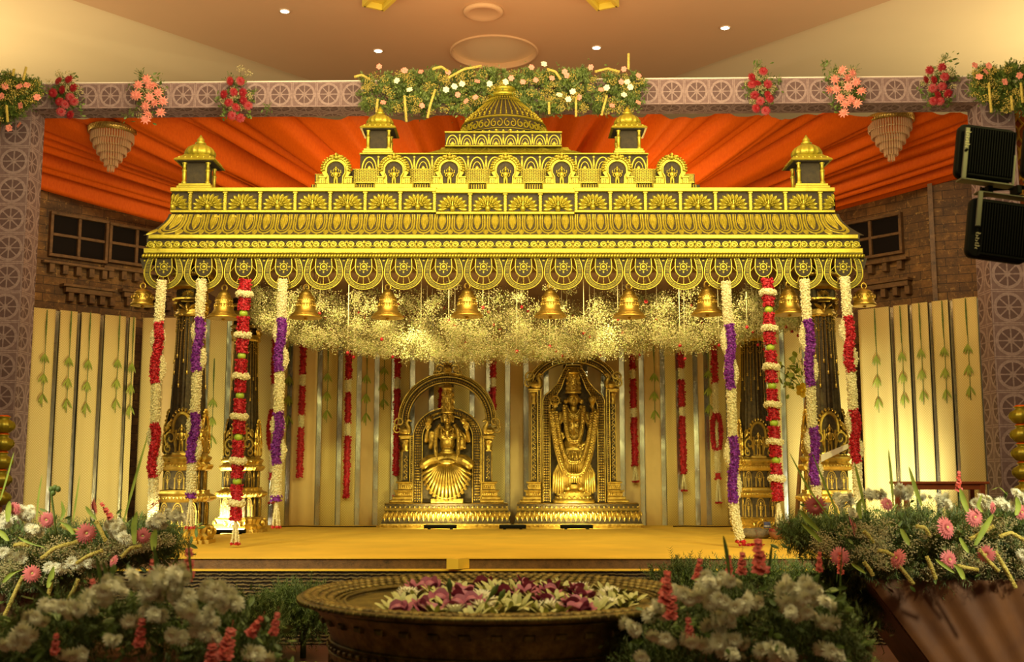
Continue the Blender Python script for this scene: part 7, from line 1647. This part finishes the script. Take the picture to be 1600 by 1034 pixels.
bowlthing('clay_bowl', 1246, 815, 9.9, .17, .12, M['clay'], 'wide clay bowl of red petals at the foot of the bare branch', 'bowl')
bowlthing('clay_cup', 1214, 835, 9.75, .075, .07, M['clay'], 'small dark clay cup with reddish petals beside the grey stone', 'cup')
c = P(1182, 838, 9.85); r6 = np.random.default_rng(2)
st_g = ell(0, 0, .045, .17, .09, .05, 20, 12); st_g = st_g.map(lambda V: V * (1 + .06 * np.sin(V[:, :1] * 60) * np.cos(V[:, 1:2] * 50)))
thing('flat_stone', st_g.map(lambda V: np.stack([V[:, 0], V[:, 1], np.maximum(V[:, 2], 0)], 1)), M['rock'], 'flat grey stone lying before the right back column', 'stone', None, (c.x, 9.9, STZ))
o = empty('tin_can', (PX(1198, 825, 9.92), 9.90, STZ + .094), 'tiny blue-and-white tin standing on the flat grey stone', 'tin')
part('can_body', lathe([(.03, 0), (.031, .003), (.03, .01), (.03, .045), (.031, .05), (.028, .052), (0, .05)], 24), M['tin'], o, local=True); part('can_label', lathe([(.0305, .012), (.0305, .022)], 24, caps=False), M['white_rim'], o, local=True)
c = P(1164, 843, 8.9); X = np.array([(.10 * rng.normal() * .5, .03 * rng.normal(), .006 + .008 * rng.random()) for _ in range(50)])
thing('fallen_petals', scatter(OCT.s_(1, 1, .3), X, .014), M['red'], 'patch of red rose petals on the carpet under the touching garland', 'petals', None, (c.x + .03, c.y, STZ), 'stuff')
a, b = P(1283, 716, 9.03), P(1331, 694, 9.03)
rib = FG([(a.x, a.y, a.z - .03), (b.x, b.y, b.z - .018), (b.x, b.y, b.z + .018), (a.x, a.y, a.z + .03), (a.x, a.y + .01, a.z - .03), (b.x, b.y + .01, b.z - .018), (b.x, b.y + .01, b.z + .018), (a.x, a.y + .01, a.z + .03)], [(0, 1, 2, 3), (7, 6, 5, 4), (0, 4, 5, 1), (1, 5, 6, 2), (2, 6, 7, 3), (3, 7, 4, 0)])
thing('white_ribbon', rib.t(-a.x, -a.y, -a.z), M['white_rim'], 'short white ribbon tied slantwise across the right front column', 'ribbon', None, tuple(a))
# cables along the back of the stage
for pts, lab in (([(1050, 822), (1075, 818), (1100, 821), (1130, 819), (1150, 822)], 'thin dark cable lying along the back of the stage, right of the statues'), ([(440, 824), (470, 822), (520, 824), (590, 823)], 'thin dark cable lying along the back of the stage, left of the statues')):
    q = [P(x, y, 12.1) for x, y in pts]; q = [(v.x, 12.0 + .08 * math.sin(k * 2), STZ + .006) for k, v in enumerate(q)]; c = q[0]
    thing('floor_cable', tube([(a - c[0], b - c[1], z_ - c[2]) for a, b, z_ in q], .006, 6), M['black'], lab, 'cable', None, c)
